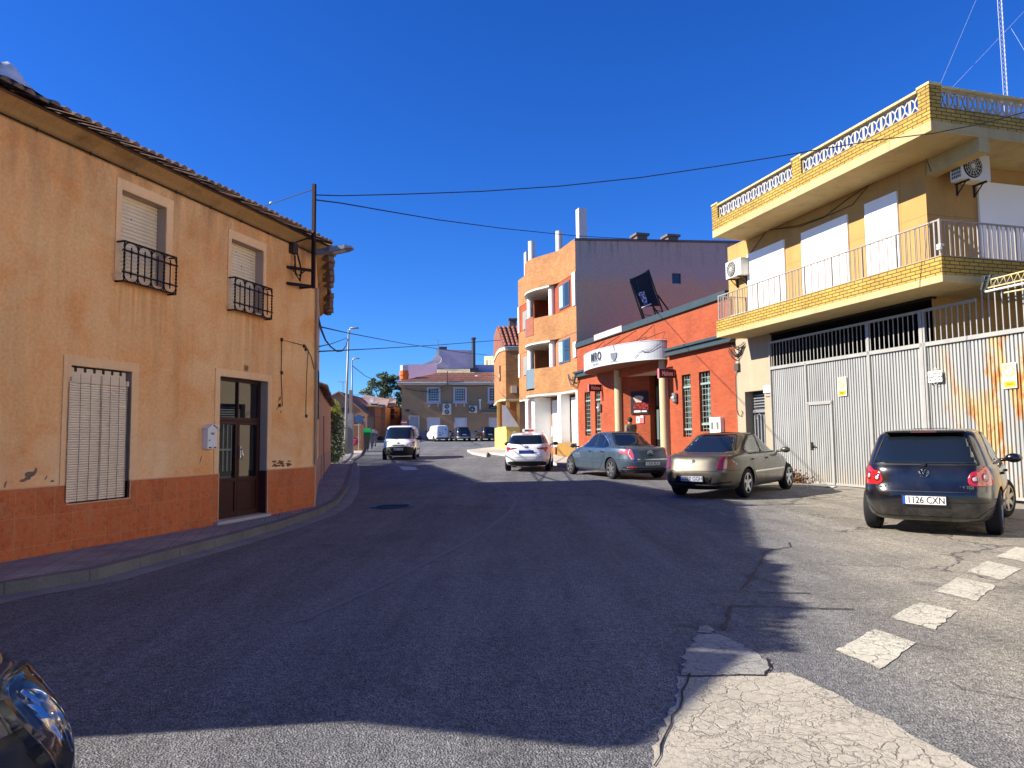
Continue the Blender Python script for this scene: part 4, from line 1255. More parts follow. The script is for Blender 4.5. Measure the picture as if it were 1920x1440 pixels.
# black banner with a cup on the roof of the bar
def yv(u, v, y=31.0): return at_y(u, v, y)
bn = thing('roof_banner', 'tilted black banner with a white speckled cup, on steel legs above the bar roof', 'banner', (0, 0, 0))
c4 = [yv(1178, 524, 31.0), yv(1216, 505, 31.3), yv(1237, 574, 31.3), yv(1201, 579, 31.0)]   # tl tr br bl
base = (c4[0] + c4[2]) / 2; base.z = zc; bn.location = base
L_ = [p - base for p in c4]
def bil(s, t):
    # slightly waisted cloth, bulging toward the street
    top = L_[0].lerp(L_[1], s); bot = L_[3].lerp(L_[2], s); p = top.lerp(bot, t)
    ctr = sum(L_, Vector()) / 4; k = .05 * math.sin(PI * t) if s in (0, 1) else .05 * math.sin(PI * t)
    q = p + (ctr - p) * (k * abs(2 * s - 1) * 1.6 + .06 * math.sin(PI * s) * (abs(2 * t - 1)))
    q.y += .08 * math.sin(PI * s) * math.sin(PI * t)
    return q
mb = MB(); mb.grid(lambda a, b: bil(a, b), 12, 12); o = mb.build('cloth', M('#0e1519', .55, var=.3, vs=1.5), bn, smooth=True)
so_ = o.modifiers.new('thick', 'SOLIDIFY'); so_.thickness = .02
def onb(s, t, off=-.03): p = bil(s, t); return (p.x, p.y + off, p.z)
SPK = NT('speckled_cup_print'); vv = SPK.n.new('ShaderNodeTexVoronoi'); vv.inputs['Scale'].default_value = 11; SPK.lk(SPK.o, vv.inputs['Vector'])
SPK.col(SPK.mix(SPK.fr(vv.outputs['Distance'], .35, .5), (.75, .75, .75), (.12, .12, .14))); SPK.set(rough=.6)
mb = MB()
rows = [(.16, .50, .50), (.17, .51, .60), (.19, .49, .70), (.21, .47, .80), (.23, .44, .90), (.25, .42, .95)]
for (a0, a1, t0), (b0, b1, t1) in zip(rows[:-1], rows[1:]):
    for k in range(4): mb.face([onb(a0 + (a1 - a0) * k / 4, t0), onb(b0 + (b1 - b0) * k / 4, t1), onb(b0 + (b1 - b0) * (k + 1) / 4, t1), onb(a0 + (a1 - a0) * (k + 1) / 4, t0)])
mb.build('cup_print', SPK.m, bn)
mb = MB(); mb.tube([onb(.06, .985), onb(.3, .965), onb(.6, .925)], .03, 5); mb.build('saucer_print', WHITE, bn)
mb = MB(); mb.tube([onb(.32, .12), onb(.26, .22), onb(.30, .3), onb(.25, .42)], .018, 5); mb.build('steam_print', M('#39474a', .6), bn)
mb = MB(); yb = 31.4
legs = [((1180, 523), (1203, 592)), ((1202, 578), (1210, 603)), ((1224, 574), (1232, 600)), ((1224, 574), (1237, 592)), ((1233, 553), (1258, 588)), ((1216, 507), (1240, 578))]
for a, b in legs:
    p, q = yv(*a, yb) - base, yv(*b, yb) - base; d = q - p; q = q + d * .25; mb.bar(p, q, .06)
mb.bar(yv(1208, 590, yb) - base, yv(1236, 595, yb) - base, .025); mb.bar(yv(1232, 582, yb) - base, yv(1256, 588, yb) - base, .025)
mb.build('legs', M('#1b1512', .6), bn)

# ================================================================== block of flats
A0 = FR.w(XB0 - .02, 0)
FA = Frame(A0, 10.0)      # side wall, faces the camera
flats = fthing('apartment_block', 'four storey salmon brick block of flats with bowed balconies and a bare grey side wall', 'apartment block', FR)
zT = 11.75
RENDG = NT('bare_cement_render')
_z = RENDG.sep()[2]
_b = RENDG.mix(RENDG.fr(RENDG.noise(.5, 6, .65, src=RENDG.mapping((1, 1, 1.6))), .35, .65), (.54, .40, .25), (.62, .41, .24))
_b = RENDG.mix(RENDG.fr(RENDG.math('ADD', _z, RENDG.math('MULTIPLY', RENDG.noise(1.2, 4), 1.2)), 9.9, 10.6), _b, (.46, .40, .33))
_b = RENDG.mix(RENDG.math('MULTIPLY', RENDG.fr(RENDG.noise(1., 5, .65, src=RENDG.mapping((3, 3, .3))), .5, .7), RENDG.fr(_z, 10.3, 11.7, 0., .8)), _b, (.15, .13, .125))
_g = RENDG.fr(RENDG.noise(9, 6, .7), .3, .7, .88, 1.1)
_b = RENDG.mix(1., _b, RENDG.comb(_g, _g, _g), 'MULTIPLY'); RENDG.col(_b); RENDG.set(rough=.92); RENDG.bump(RENDG.noise(30, 4, .7), .4, .01)
# side wall mesh in FR local coordinates
def fa(x, y=0): return FR.loc(FA.w(x, y, 0))[:2]
x0w, z1w = FA.px(1260, 512); x1w, z0w = FA.px(1277.5, 532)
mb = MB(); SWL = 17.0
m2 = MB(); wall_holes(m2, 0, SWL, 0, zT - .12, [(x0w, x1w, z0w, z1w)], 0, .15)
for k in range(len(m2.v)):
    x, y, z = m2.v[k]; a = fa(x, y); zz = z + (.35 * (x / SWL) if z > zT - .2 else 0); m2.v[k] = (a[0], a[1], zz)
mb.add(m2)
_tl = fa(0); _tr = fa(SWL)
mb.build('side_wall', RENDG.m, flats)
m2 = MB(); m2.box(x0w, x1w, .12, .16, z0w, z1w)
for k in range(len(m2.v)): a = fa(m2.v[k][0], m2.v[k][1]); m2.v[k] = (a[0], a[1], m2.v[k][2])
m2.build('side_window', GLASS, flats)
m2 = MB(); m2.box(-.02, SWL, -.06, .25, zT - .119, zT)
for k in range(len(m2.v)): a = fa(m2.v[k][0], m2.v[k][1]); m2.v[k] = (a[0], a[1], m2.v[k][2] + .35 * (m2.v[k][0] / SWL))
m2.build('side_coping', M('#6a625e', .8), flats)
# street front plan: (distance from corner going away, projection)
def plan(t):
    "outward projection of the wavy brick front"
    if t < 2.5 or t > 8.3: return 0.
    f = (t - 2.5) / 5.8
    return .95 * math.sin(PI * f) ** 1.3
TL = 10.4
X0A = XB0 - .02
def band(name, t0, t1, z0, z1, mat, off=0., th=.2, n=40, cap=True):
    mb = MB()
    for k in range(n):
        a, b = t0 + (t1 - t0) * k / n, t0 + (t1 - t0) * (k + 1) / n
        xa, ya, xb, yb = X0A - a, -plan(a) - off, X0A - b, -plan(b) - off
        mb.face([(xb, yb, z0), (xa, ya, z0), (xa, ya, z1), (xb, yb, z1)]); mb.face([(xa, ya + th, z0), (xb, yb + th, z0), (xb, yb + th, z1), (xa, ya + th, z1)])
        mb.face([(xb, yb, z1), (xa, ya, z1), (xa, ya + th, z1), (xb, yb + th, z1)]); mb.face([(xa, ya, z0), (xb, yb, z0), (xb, yb + th, z0), (xa, ya + th, z0)])
    for t, s in ((t0, 1), (t1, -1)):
        x, y = X0A - t, -plan(t) - off
        f = [(x, y, z0), (x, y + th, z0), (x, y + th, z1), (x, y, z1)]; mb.face(f if s > 0 else f[::-1])
    return mb.build(name, mat, flats)
zF = [3.9, 5.35, 6.85, 8.25, 9.95]
band('parapet', 0, TL, zF[4], zT, BRICK_O)
band('floor_band', 0, TL, zF[2], zF[3], BRICK_O)
band('floor_band', 0, 3.35, zF[0], zF[1], BRICK_O); band('floor_band', 5.9, TL, zF[0], zF[1], BRICK_O)
band('floor_band', 3.35, 5.9, zF[0], zF[0] + .25, BRICK_O)
GLP = glass_mat('balcony_glass', (.16, .20, .20), .12)
band('balcony_glass', 4.6, 5.9, zF[0] + .35, zF[1] + .02, GLP, th=.03); band('floor_band', 3.35, 4.6, zF[0] + .25, zF[1], BRICK_O)
band('balcony_glass', 4.6, 5.9, zF[2] + .45, zF[3] + .12, M('#9a5a32', .3, var=.2), off=.02, th=.03)
band('slab_edge', 3.3, 7.2, zF[2] - .1, zF[2] - .001, M('#c9c2b6', .8), off=.02, th=1.4); band('slab_edge', 3.3, 7.2, zF[4] - .1, zF[4] - .001, M('#c9c2b6', .8), off=.02, th=1.4)
band('slab_edge', 0, TL, zF[0] - .12, zF[0] - .001, M('#b8b0a4', .8), off=-.01, th=1.0)
# recessed walls with windows on the two upper floors
for (z0, z1, wins) in ((zF[1], zF[2], [(1.0, 2.7, .1, 1.35)]), (zF[3], zF[4], [(.9, 2.5, .15, 1.5)])):
    mb = MB()
    mb.face([(X0A - 3.3, .02, z0), (X0A, .02, z0), (X0A, .02, z1), (X0A - 3.3, .02, z1)])
    mb.face([(X0A - 7.1, 1.0, z0), (X0A - 3.3, 1.0, z0), (X0A - 3.3, 1.0, z1), (X0A - 7.1, 1.0, z1)])
    mb.face([(X0A - TL, .02, z0), (X0A - 7.1, .02, z0), (X0A - 7.1, .02, z1), (X0A - TL, .02, z1)])
    mb.face([(X0A - 3.3, 1.0, z0), (X0A - 3.3, .02, z0), (X0A - 3.3, .02, z1), (X0A - 3.3, 1., z1)])
    mb.face([(X0A - 7.1, .02, z0), (X0A - 7.1, 1.0, z0), (X0A - 7.1, 1.0, z1), (X0A - 7.1, .02, z1)])
    mb.build('recessed_wall', BRICK_R if z0 > 6 else BRICK_D, flats)
    for (a, b, c, d) in wins:
        mb = MB(); mb.box(X0A - b, X0A - a, -.03, .015, z0 + c, z0 + d); mb.build('window', M('#5a6068', .4), flats); wn = COL.objects[-1]
        mb = MB(); h_ = (b - a) / 2
        for k in range(2): mb.box(X0A - b + h_ * k + .06, X0A - b + h_ * (k + 1) - .06, -.038, -.03, z0 + c + .06, z0 + d - .06)
        mb.build('pane', GLASS, wn)
        mb = MB(); mb.box(X0A - b + .08, X0A - b + h_ * .8, -.045, -.04, z0 + c + .08, z0 + d - .08); mb.build('curtain', M('#8fb4cc', .6), wn)
    for tt in (8.4,):
        mb = MB(); mb.box(X0A - tt - .9, X0A - tt, -.05, .015, z0 + .05, z0 + 1.2); mb.build('window', M('#8e8b80', .6, var=.2), flats)
    # white columns at the balcony and a unit
    for tt in (3.5, 6.6):
        mb = MB(); mb.lathe([(.2, z0 - .05), (.2, z1 + .02)], (X0A - tt, -plan(tt) + .32, 0), 'z', 16); mb.build('column', M('#d9d6cf', .6), flats, smooth=True)
    mb = MB(); mb.box(X0A - 5.6, X0A - 4.2, .93, .99, z0, z0 + 1.3); mb.build('balcony_door', M('#33302e', .5), flats)
    mb = MB(); mb.box(X0A - .42, X0A - .0, -.06, .25, z0 + (.0 if z0 > 6 else .2), z1 + (.05 if z0 > 6 else -.5)); mb.build('corner_panel', M('#e2dccb', .7), flats)
    mb = MB(); mb.box(X0A - TL, X0A - TL + .3, -.05, .1, z0, z1); mb.build('corner_panel', M('#e2dccb', .7), flats)
# ground floor: white columns, white roller panels, yellow plinth, brown brick doorway
mb = MB(); mb.face([(X0A - TL, .9, 0), (X0A, .9, 0), (X0A, .9, zF[0]), (X0A - TL, .9, zF[0])]); mb.build('ground_floor_wall', BRICK_D, flats)
PW = M('#e6e3dc', .7, var=.05)
for a, b in ((.35, 2.4), (3.0, 5.6)):
    mb = MB(); mb.box(X0A - b, X0A - a, .55, .62, .9, zF[0] - .3); mb.build('blind_panel', PW, flats)
for tt, w in ((.12, .3), (2.7, .5), (5.9, .55), (8.8, .55)):
    mb = MB(); mb.box(X0A - tt - w / 2, X0A - tt + w / 2, -.02 - plan(tt) * .55, .5, .05, zF[0] - .12); mb.build('column', WHITE if tt > 1 else M('#b8b4aa', .8), flats, bevel=.02)
mb = MB(); mb.box(X0A - 3.0, X0A - .2, -.1, .5, .05, 1.15); mb.build('plinth', M('#8f6b2c', .8, var=.1), flats, bevel=.02)
mb = MB(); mb.box(X0A - 6.8, X0A - 6.3, .82, .89, 1.5, 2.1); mb.build('letter_panel', M('#d0ccc2', .5), flats); 
# body behind (roof and back)
mb = MB(); f4 = [fa(0), fa(SWL), None, None]
P = [(f4[0][0], f4[0][1] + .02), (f4[1][0], f4[1][1]), (X0A - TL, 14), (X0A - TL, .02)]
mb.face([(p[0], p[1], zT - .6) for p in (P[3], P[0], P[1], P[2])]); mb.face([(P[3][0], P[3][1], 0), (P[3][0], P[3][1], zT - .6), (P[2][0], P[2][1], zT - .6), (P[2][0], P[2][1], 0)])
mb.face([(P[2][0], P[2][1], 0), (P[2][0], P[2][1], zT - .6), (P[1][0], P[1][1], zT - .6), (P[1][0], P[1][1], 0)])
mb.build('roof', M('#8a7a6c', .9), flats)
for tt, w, h in ((.25, .44, 1.65), (2.95, .40, 1.2), (5.5, .42, 1.25), (9.6, .46, 1.7)):
    mb = MB(); y_ = -plan(tt) + .25
    if tt in (2.95, 5.5): mb.cyl((X0A - tt, y_ + .1, 0), w / 2, zT - 1, zT + h, 'z', 16)
    else: mb.box(X0A - tt - w / 2, X0A - tt + w / 2, y_, y_ + w, zT - 1, zT + h)
    mb.build('roof_pillar', M('#cfccc8', .7), flats)
for u in (1212, 1271):
    x, z = FA.px(u, 448); mb = MB(); a = fa(x, 1.0); mb.box(a[0] - .3, a[0] + .3, a[1] - .3, a[1] + .3, zT - .3, zT + .5); mb.box(a[0] - .4, a[0] + .4, a[1] - .4, a[1] + .4, zT + .5, zT + .62); mb.build('vent', M('#6d625c', .8), flats)
acf = make_ac('air_conditioner', 'white air conditioner in the upper curved balcony of the flats', .8, .6, .3); acf.location = FR.w(X0A - 3.9, .3, zF[3] + .2); acf.rotation_euler = (0, 0, FR.th)
acf = make_ac('air_conditioner', 'white air conditioner in the lower curved balcony of the flats', .8, .6, .3); acf.location = FR.w(X0A - 3.9, .3, zF[1] + .1); acf.rotation_euler = (0, 0, FR.th)
# tangle of cables where bar and flats meet
t = fthing('cable_tangle', 'coiled black cables hanging where the bar wall meets the flats', 'cables', FR)
mb = MB(); rr = random.Random(8)
for k in range(6):
    a = FR.px(1066 + rr.uniform(-2, 3), 704 + rr.uniform(-3, 3), -.2); b = FR.px(1081 + rr.uniform(-1, 1), 702 + rr.uniform(-3, 5), -.2)
    mb.tube(catenary((a[0], -.2, a[1]), (b[0], -.22, b[1]), rr.uniform(.2, .7), 8), .016, 5)
mb.build('cables', CABLE, t)

# ================================================================== little brick house at the corner
bh_y = 51.0
h0 = at_y(949.5, 800, bh_y); FH = Frame((h0.x, h0.y), 3.0)
hs_ = fthing('house', 'small orange brick house with a red tiled roof and rounded corner beyond the flats', 'house', FH)
z0h = Z(bh_y)
hw = FH.px(972, 700)[0] + .8
def wz(v): return FH.px(955, v)[1]
zE, zRf = wz(657), wz(612)
plan_ = [(0, 0), (hw, 0), (hw, 7), (-.60, 8), (-.50, 3), (-.40, 1.2), (-.2, .32)]
mb = MB(); zf = wz(748); mb.prism(plan_, zf, zE); mb.build('upper_wall', BRICK_O, hs_)
mb = MB(); mb.prism([(p[0] * 1.04 - .04, p[1] * 1.02 - .03) for p in plan_], zf - .12, zf - .001); mb.prism([(p[0] * 1.04 - .04, p[1] * 1.02 - .04) for p in plan_], zE + .001, zE + .25); mb.build('string_course', M('#c9b79a', .8), hs_)
mb = MB(); zy = wz(800); mb.prism([(p[0], p[1]) for p in plan_], z0h - .2, zy); mb.build('plinth', M('#d9bd63', .85, var=.1), hs_)
mb = MB(); mb.box(-.0, .25, .0, .3, zy + .001, zf - .121); mb.box(.75, .95, .0, .3, zy + .001, zf - .121); mb.box(hw - .5, hw, .0, .3, zy + .001, zf - .121); mb.box(-.6, -.42, 1.2, 1.5, zy + .001, zf - .121)
mb.build('pillar', M('#cfa65a', .8), hs_)
mb = MB(); mb.face([(-.5, 1.6, zy), (hw, 1.6, zy), (hw, 1.6, zf), (-.5, 1.6, zf)]); mb.build('porch_wall', BRICK_D, hs_)
mb = MB(); mb.yprism([(-.28, zy + .001), (.9, zy + .001), (.3, zy + .9), (-.05, zy + 1.5), (-.28, zy + 1.5)], -.05, .02); mb.build('porch_railing', M('#d9d2cc', .7), hs_)
mb = MB()
zRf = FH.px(955, 612, 3.2)[1]
barrel_tiles(mb, (-.15, -.2, zE + .3), (hw + .2, -.2, zE + .3), (-.5, 3.2, zRf), (hw + .2, 3.2, zRf), .26, segs=7)
mb.face([(-.15, -.2, zE + .27), (hw + .2, -.2, zE + .27), (hw + .2, 3.2, zRf - .03), (-.5, 3.2, zRf - .03)]); mb.face([(-.66, 8.2, zE + .27), (-.15, -.2, zE + .27), (-.5, 3.2, zRf - .03), (-.6, 8, zRf - .03)]); mb.face([(-.6, 8, zRf - .03), (-.5, 3.2, zRf - .03), (hw + .2, 3.2, zRf - .03), (hw, 8, zRf - .03)])
mb.build('roof', tiles_mat('brown_roof_tiles', (.22, .07, .045), (.30, .12, .08), (.12, .07, .055)), hs_)
mb = MB(); mb.box(.45, 1.0, 3.4, 4.0, zRf - .2, zRf + .55); mb.box(.38, 1.07, 3.3, 4.1, zRf + .55, zRf + .65); mb.build('chimney', M('#6f6258', .8), hs_)
mb = MB(); mb.box(-.42, -.34, .9, 1.2, wz(712), wz(683)); mb.build('window', DARKMET, hs_)
mb = MB(); mb.box(.35, .75, -.25, -.001, wz(737), wz(724)); mb.build('wall_box', M('#cdbfa8', .6), hs_)
# satellite dish on its flank
p = at_y(935.5, 705, 52.5)
t = thing('satellite_dish', 'white satellite dish on the rounded flank of the small brick house', 'satellite dish', (p.x, p.y, p.z))
mb = MB(); mb.lathe([(.001, 0), (.2, .03), (.36, .1), (.42, .16)], (0, 0, 0), 'x', 16); mb.build('dish', WHITE, t, smooth=True)
mb = MB(); mb.tube([(0, 0, -.2), (-.35, 0, .1)], .015, 5); mb.tube([(0, 0, 0), (.4, .1, -.1)], .03, 5); mb.build('arm', GALV, t)
# ================================================================== ochre two storey house on the left corner
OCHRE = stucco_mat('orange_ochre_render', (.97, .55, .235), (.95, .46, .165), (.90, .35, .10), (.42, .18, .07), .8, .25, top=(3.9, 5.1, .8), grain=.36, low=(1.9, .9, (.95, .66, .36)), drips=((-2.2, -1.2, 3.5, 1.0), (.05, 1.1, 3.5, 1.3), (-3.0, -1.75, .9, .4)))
FRAMEP = stucco_mat('pale_window_surround', (.97, .60, .30), (.92, .53, .25), (.95, .50, .22), (.6, .34, .18), .3, .25, grain=.15)
REVEAL = M('#b59c88', .85)
CER = ceramic_mat()
TRIM = M('#d9ab85', .6, var=.06, bump=0)
lh = fthing('house', 'two storey house of stained orange render with a glazed tile base, at the left corner', 'house', FL)
S0, S1 = -7.9, 2.73
zE = 5.06
def hole(tl, tr, br, bl=None):
    xa, za = FL.px(*tl); xb, zb = FL.px(*tr); xc, zc_ = FL.px(*br)
    return [xa, xb, zc_, (za + zb) / 2]
hA = hole((227.7, 356.7), (311.7, 388), (310, 541.7)); hA[2] = FL.px(224, 520)[1]
hB = hole((433.3, 448.3), (490, 468.3), (496, 593)); hB[1] = FL.px(492, 480)[0] + .02; hB[2] = hA[2] - .0
hC = hole((132.7, 684.4), (246.2, 697.3), (247.8, 935.6)); hC[2] = .66
hD = hole((412, 705), (501.5, 715.4), (506, 961)); hD[2] = .17
zt = .895
def lloc(p): return FL.loc(p)[:2]
sideEnd = lloc(FS.w(7.4)); sideIn = lloc(FS.w(7.4, 6.5)); 
mb = MB()
wall_holes(mb, S0, S1, 0, zE, [hA, hB, hC, hD], 0, .2, 0, 1)
a, b = (S1, 0), sideEnd
mb.face([(a[0], a[1], 0), (b[0], b[1], 0), (b[0], b[1], zE), (a[0], a[1], zE)])
mb.face([(S0, 6.5, 0), (S0, 0, 0), (S0, 0, zE), (S0, 6.5, zE)])
mb.face([(S0, 6.5, zE), (S0, 0, zE), (S0, 3.25, zE + 1.3)])
mb.face([(b[0], b[1], 0), (sideIn[0], sideIn[1], 0), (sideIn[0], sideIn[1], zE), (b[0], b[1], zE)])
mb.face([(sideIn[0], sideIn[1], 0), (S0, 6.5, 0), (S0, 6.5, zE), (sideIn[0], sideIn[1], zE)])
mb.build('wall', [OCHRE, REVEAL], lh)
# back of openings
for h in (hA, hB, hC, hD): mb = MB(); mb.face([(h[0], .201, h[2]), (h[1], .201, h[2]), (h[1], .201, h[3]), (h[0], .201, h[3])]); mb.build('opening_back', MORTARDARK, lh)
# low unseen annex at the near end, shaped to cast the near road shadow
mb = MB(); mb.prism([(S0 - 1.0, 0), (S0 - .001, 0), (S0 - .001, 6), (S0 - 1.0, 6)], 0, 4.7); mb.build('annex', OCHRE, lh)
mb = MB(); mb.yprism([(S0 - 1.45, 4.70), (S0 - .1, 5.02), (S0 - .1, 5.2), (S0 - 1.45, 4.86)], -.2, 6.2); mb.build('annex_roof', TILES, lh)
# wainscot, proud of the wall
e = .022
def tiles_piece(x0, x1, z1): mb = MB(); mb.box(x0, x1, -e, -.001, 0, z1); mb.build('wainscot', CER, lh)
tiles_piece(S0, hC[0] + .0, zt); tiles_piece(hC[1] + .0, hD[0], zt); tiles_piece(hD[1], S1 + .0, zt); tiles_piece(hC[0] + .001, hC[1] - .001, hC[2])
mb = MB(); mb.box(hD[1] - .012, hD[1] - .002, .0, .2, .17, zt); mb.build('tiled_reveal', M('#4a2420', .4, var=.3, vs=8), lh); mb = MB(); mb.box(hC[1] - .012, hC[1] - .002, .0, .2, hC[2], zt)
mb.build('tiled_reveal', M('#4a2420', .4, var=.3, vs=8), lh)
mb = MB(); w_ = .014
for x0, x1 in ((S0, hC[0]), (hC[1], hD[0]), (hD[1], S1)): mb = MB(); mb.box(x0 + .001, x1 - .001, -e - .008, -.001, zt + .001, zt + w_); mb.build('tile_edging', TRIM, lh)
mb = MB()
mb.box(hC[0], hC[1], -e - .008, .1, hC[2] + .001, hC[2] + w_)
for x in (hC[0] - w_, hC[1], hD[0] - w_, hD[1]): mb.box(x, x + w_, -e - .006, -e - .0005, (hC[2] if abs(x - hC[0]) < 1.2 else .17), zt - .001)
mb.box(S1 - .012, S1 + .012, -e - .008, .01, .1, zt - .001)
mb.build('tile_edging', TRIM, lh)
# painted surrounds, 15 mm proud
def surround(h, wl, wr, wt, z0, name='surround'):
    mb = MB(); y0 = -.016
    mb.box(h[0] - wl, h[0] - .001, y0, -.001, z0, h[3] + wt); mb.box(h[1] + .001, h[1] + wr, y0, -.001, z0, h[3] + wt); mb.box(h[0] - .001, h[1] + .001, y0, -.001, h[3] + .001, h[3] + wt)
    o = mb.build(name, FRAMEP, lh); return o
xA0 = FL.px(216.7, 400)[0]; xA1 = FL.px(323.3, 420)[0]
wA = surround(hA, hA[0] - xA0, xA1 - hA[1], .14, hA[2])
wB = surround(hB, hB[0] - FL.px(426.7, 480)[0], FL.px(498.3, 480)[0] - hB[1], .14, hB[2])
surround(hC, hC[0] - FL.px(118.9, 664.4)[0], FL.px(259.6, 684.4)[0] - hC[1], .12, zt + w_ + .001)
surround(hD, hD[0] - FL.px(403.3, 690)[0], FL.px(509.2, 703)[0] - hD[1], .12, zt + w_ + .001)
mb = MB(); mb.box(hA[0] - .1, hA[1] + .1, -.06, .19, hA[2] - .06, hA[2] - .001); mb.build('sill', FRAMEP, lh, bevel=.006); mb = MB(); mb.box(hB[0] - .1, hB[1] + .1, -.06, .19, hB[2] - .06, hB[2] - .001); mb.build('sill', FRAMEP, lh, bevel=.006)
mb = MB(); mb.box(hD[0] - .1, hD[1] + .02, -.10, .19, .11, .168); mb.build('door_step', M('#a9a39a', .7), lh, bevel=.008)
# roller shutters of the upper windows
SHUT = NT('yellowed_roller_shutter'); z = SHUT.sep()[2]
_c = SHUT.mix(SHUT.fr(SHUT.noise(1.4, 5, .6, src=SHUT.mapping((1.5, 1, .8))), .35, .65), (.88, .68, .44), (.78, .58, .35))
_c = SHUT.mix(SHUT.math('MULTIPLY', SHUT.fr(SHUT.noise(9, 3, .5), .70, .73), .8), _c, (.12, .08, .05))
SHUT.col(_c); SHUT.set(rough=.6)
def slats(h, y, hs, mat, name, par, z0=None, z1=None, x0=None, x1=None, gap=.006):
    mb = MB(); z = h[2] if z0 is None else z0; zz = h[3] if z1 is None else z1
    xa = h[0] + .005 if x0 is None else x0; xb = h[1] - .005 if x1 is None else x1
    while z < zz - .01:
        t = min(hs, zz - z)
        mb.face([(xa, y - .008, z + gap), (xb, y - .008, z + gap), (xb, y - .014, z + t * .5), (xa, y - .014, z + t * .5)])
        mb.face([(xa, y - .014, z + t * .5), (xb, y - .014, z + t * .5), (xb, y - .004, z + t - .001), (xa, y - .004, z + t - .001)])
        mb.face([(xa, y + .012, z), (xb, y + .012, z), (xb, y - .008, z + gap), (xa, y - .008, z + gap)])
        z += hs
    return mb.build(name, mat, par)
slats(hA, .16, .052, SHUT.m, 'shutter', lh); slats(hB, .16, .052, SHUT.m, 'shutter', lh)
# wrought iron window guards
IRON = M('#2a1612', .7, metal=.3, var=.35, vs=12)
def guard(h, name='window_guard'):
    mb = MB(); x0, x1 = h[0] - .06, h[1] + .07; z0, z1 = h[2] - .07, h[2] + .46; y = -.14
    for z in (z0, z1): mb.bar((x0, y, z), (x1, y, z), .022)
    for z in (z0 + .12, z1 - .12): mb.bar((x0 - .03, y, z), (x1 + .03, y, z), .02)
    for x in (x0, x1):
        for z in (z0, z1): mb.bar((x, y, z), (x, 0, z), .02)
    n = 8
    for k in range(n + 1):
        x = x0 + (x1 - x0) * k / n
        if k % 2 == 0:
            mb.tube([(x, y, z0 + (z1 - z0) * q / 12) for q in range(13)], .011, 5)
            for q in range(9): mb.sphere((x, y, z0 + .06 + (z1 - z0 - .12) * q / 8), .017, 4)
        else:
            mb.tube([(x, y, z0 + .06), (x, y, z1 - .06)], .009, 5)
            for zz in (z0 + .12, z1 - .12): mb.sphere((x, y, zz), .022, 5)
    for k in range(0, n, 2):
        xa, xb = x0 + (x1 - x0) * k / n, x0 + (x1 - x0) * (k + 2) / n; c = .09
        for z_, s in ((z1, -1), (z0, 1)):
            mb.tube([(xa + c, y, z_), (xa + c * .3, y, z_ + s * c * .3), (xa, y, z_ + s * c)], .009, 4); mb.tube([(xb - c, y, z_), (xb - c * .3, y, z_ + s * c * .3), (xb, y, z_ + s * c)], .009, 4)
    return mb.build(name, IRON, lh)
guard(hA); guard(hB)
# slatted blind hanging over the ground floor window
BL = M('#fbdfb8', .6, var=.10, vs=3, bump=.05)
bl = slats(hC, -.03, .030, BL, 'hanging_blind', lh, z0=hC[2] + .03, z1=hC[3] - .20, x0=hC[0] - .04, x1=hC[1] - .10, gap=.004)
mb = MB()
for f in (.16, .33, .5, .52, .67, .83, .97):
    x = hC[0] - .04 + (hC[1] - hC[0] - .06) * f; mb.tube([(x, -.052, hC[3] - .1), (x + .01, -.052, (hC[3] + hC[2]) / 2), (x, -.052, hC[2] + .04), (x + .02, -.02, hC[2] + .01)], .003, 4)
mb.build('blind_cord', M('#3a2c22', .8), bl)
mb = MB(); mb.box(hC[0] - .0, hC[1] - .06, .03, .1, hC[3] - .19, hC[3] - .02); mb.box(hC[0] - .02, hC[1] - .08, -.05, .02, hC[3] - .21, hC[3] - .14)
mb.build('blind_head', M('#e5c9a4', .7), bl, bevel=.006)
mb = MB()
for k in range(6): mb.box(hC[0] + .08 + k * .14, hC[0] + .11 + k * .14, .02, .03, hC[3] - .07, hC[3] - .02)
mb.build('hook', DARKMET, bl)
# front door: brown aluminium, two leaves and glazed transom
BRN = M('#3a1710', .45, metal=.2, var=.12, vs=4, bump=.03); DGL = glass_mat('door_pane', (.012, .012, .013), .015)
x0, x1, z0, z1 = hD; y = .13; W = x1 - x0; zm = z0 + (z1 - z0) * .705; xm = x0 + W * .50
mb = MB(); f = .055
mb.box(x0, x0 + f, y, y + .06, z0, z1); mb.box(x1 - f, x1, y, y + .06, z0, z1); mb.box(x0 + f, x1 - f, y, y + .06, z1 - f, z1); mb.box(x0 + f, x1 - f, y, y + .06, zm - .03, zm + .03)
mb.box(xm - .0, xm + .03, y - .004, y + .056, zm + .03, z1 - f)
mb.build('door_frame', BRN, lh, bevel=.004)
for (a, b) in ((x0 + f, xm), (xm + .0, x1 - f)):
    mb = MB(); g = .055; zl = z0 + (zm - z0) * .38
    mb.box(a + .004, a + g, y - .012, y + .04, z0, zm - .032); mb.box(b - g, b - .004, y - .012, y + .04, z0, zm - .032)
    mb.box(a + g, b - g, y - .012, y + .04, zm - .09, zm - .032); mb.box(a + g, b - g, y - .012, y + .04, zl - .03, zl + .03); mb.box(a + g, b - g, y - .012, y + .04, z0, z0 + .09)
    mb.box(a + g, b - g, y + .004, y + .03, z0 + .09, zl - .03)
    d = mb.build('door_leaf', BRN, lh, bevel=.004)
    mb = MB(); mb.prism([(a + g, y + .004), (b - g, y + .024), (b - g, y + .03), (a + g, y + .01)], zl + .03, zm - .09); mb.build('pane', DGL, d)
mb = MB(); mb.box(xm + .045, xm + .075, y - .03, y - .012, z0 + .95, z0 + 1.15); mb.tube([(xm + .06, y - .03, z0 + 1.1), (xm + .06, y - .07, z0 + 1.1), (xm + .06, y - .075, z0 + 1.0), (xm + .06, y - .05, z0 + .93)], .012, 6); mb.build('handle', M('#c9c9c9', .3, metal=.8), d)
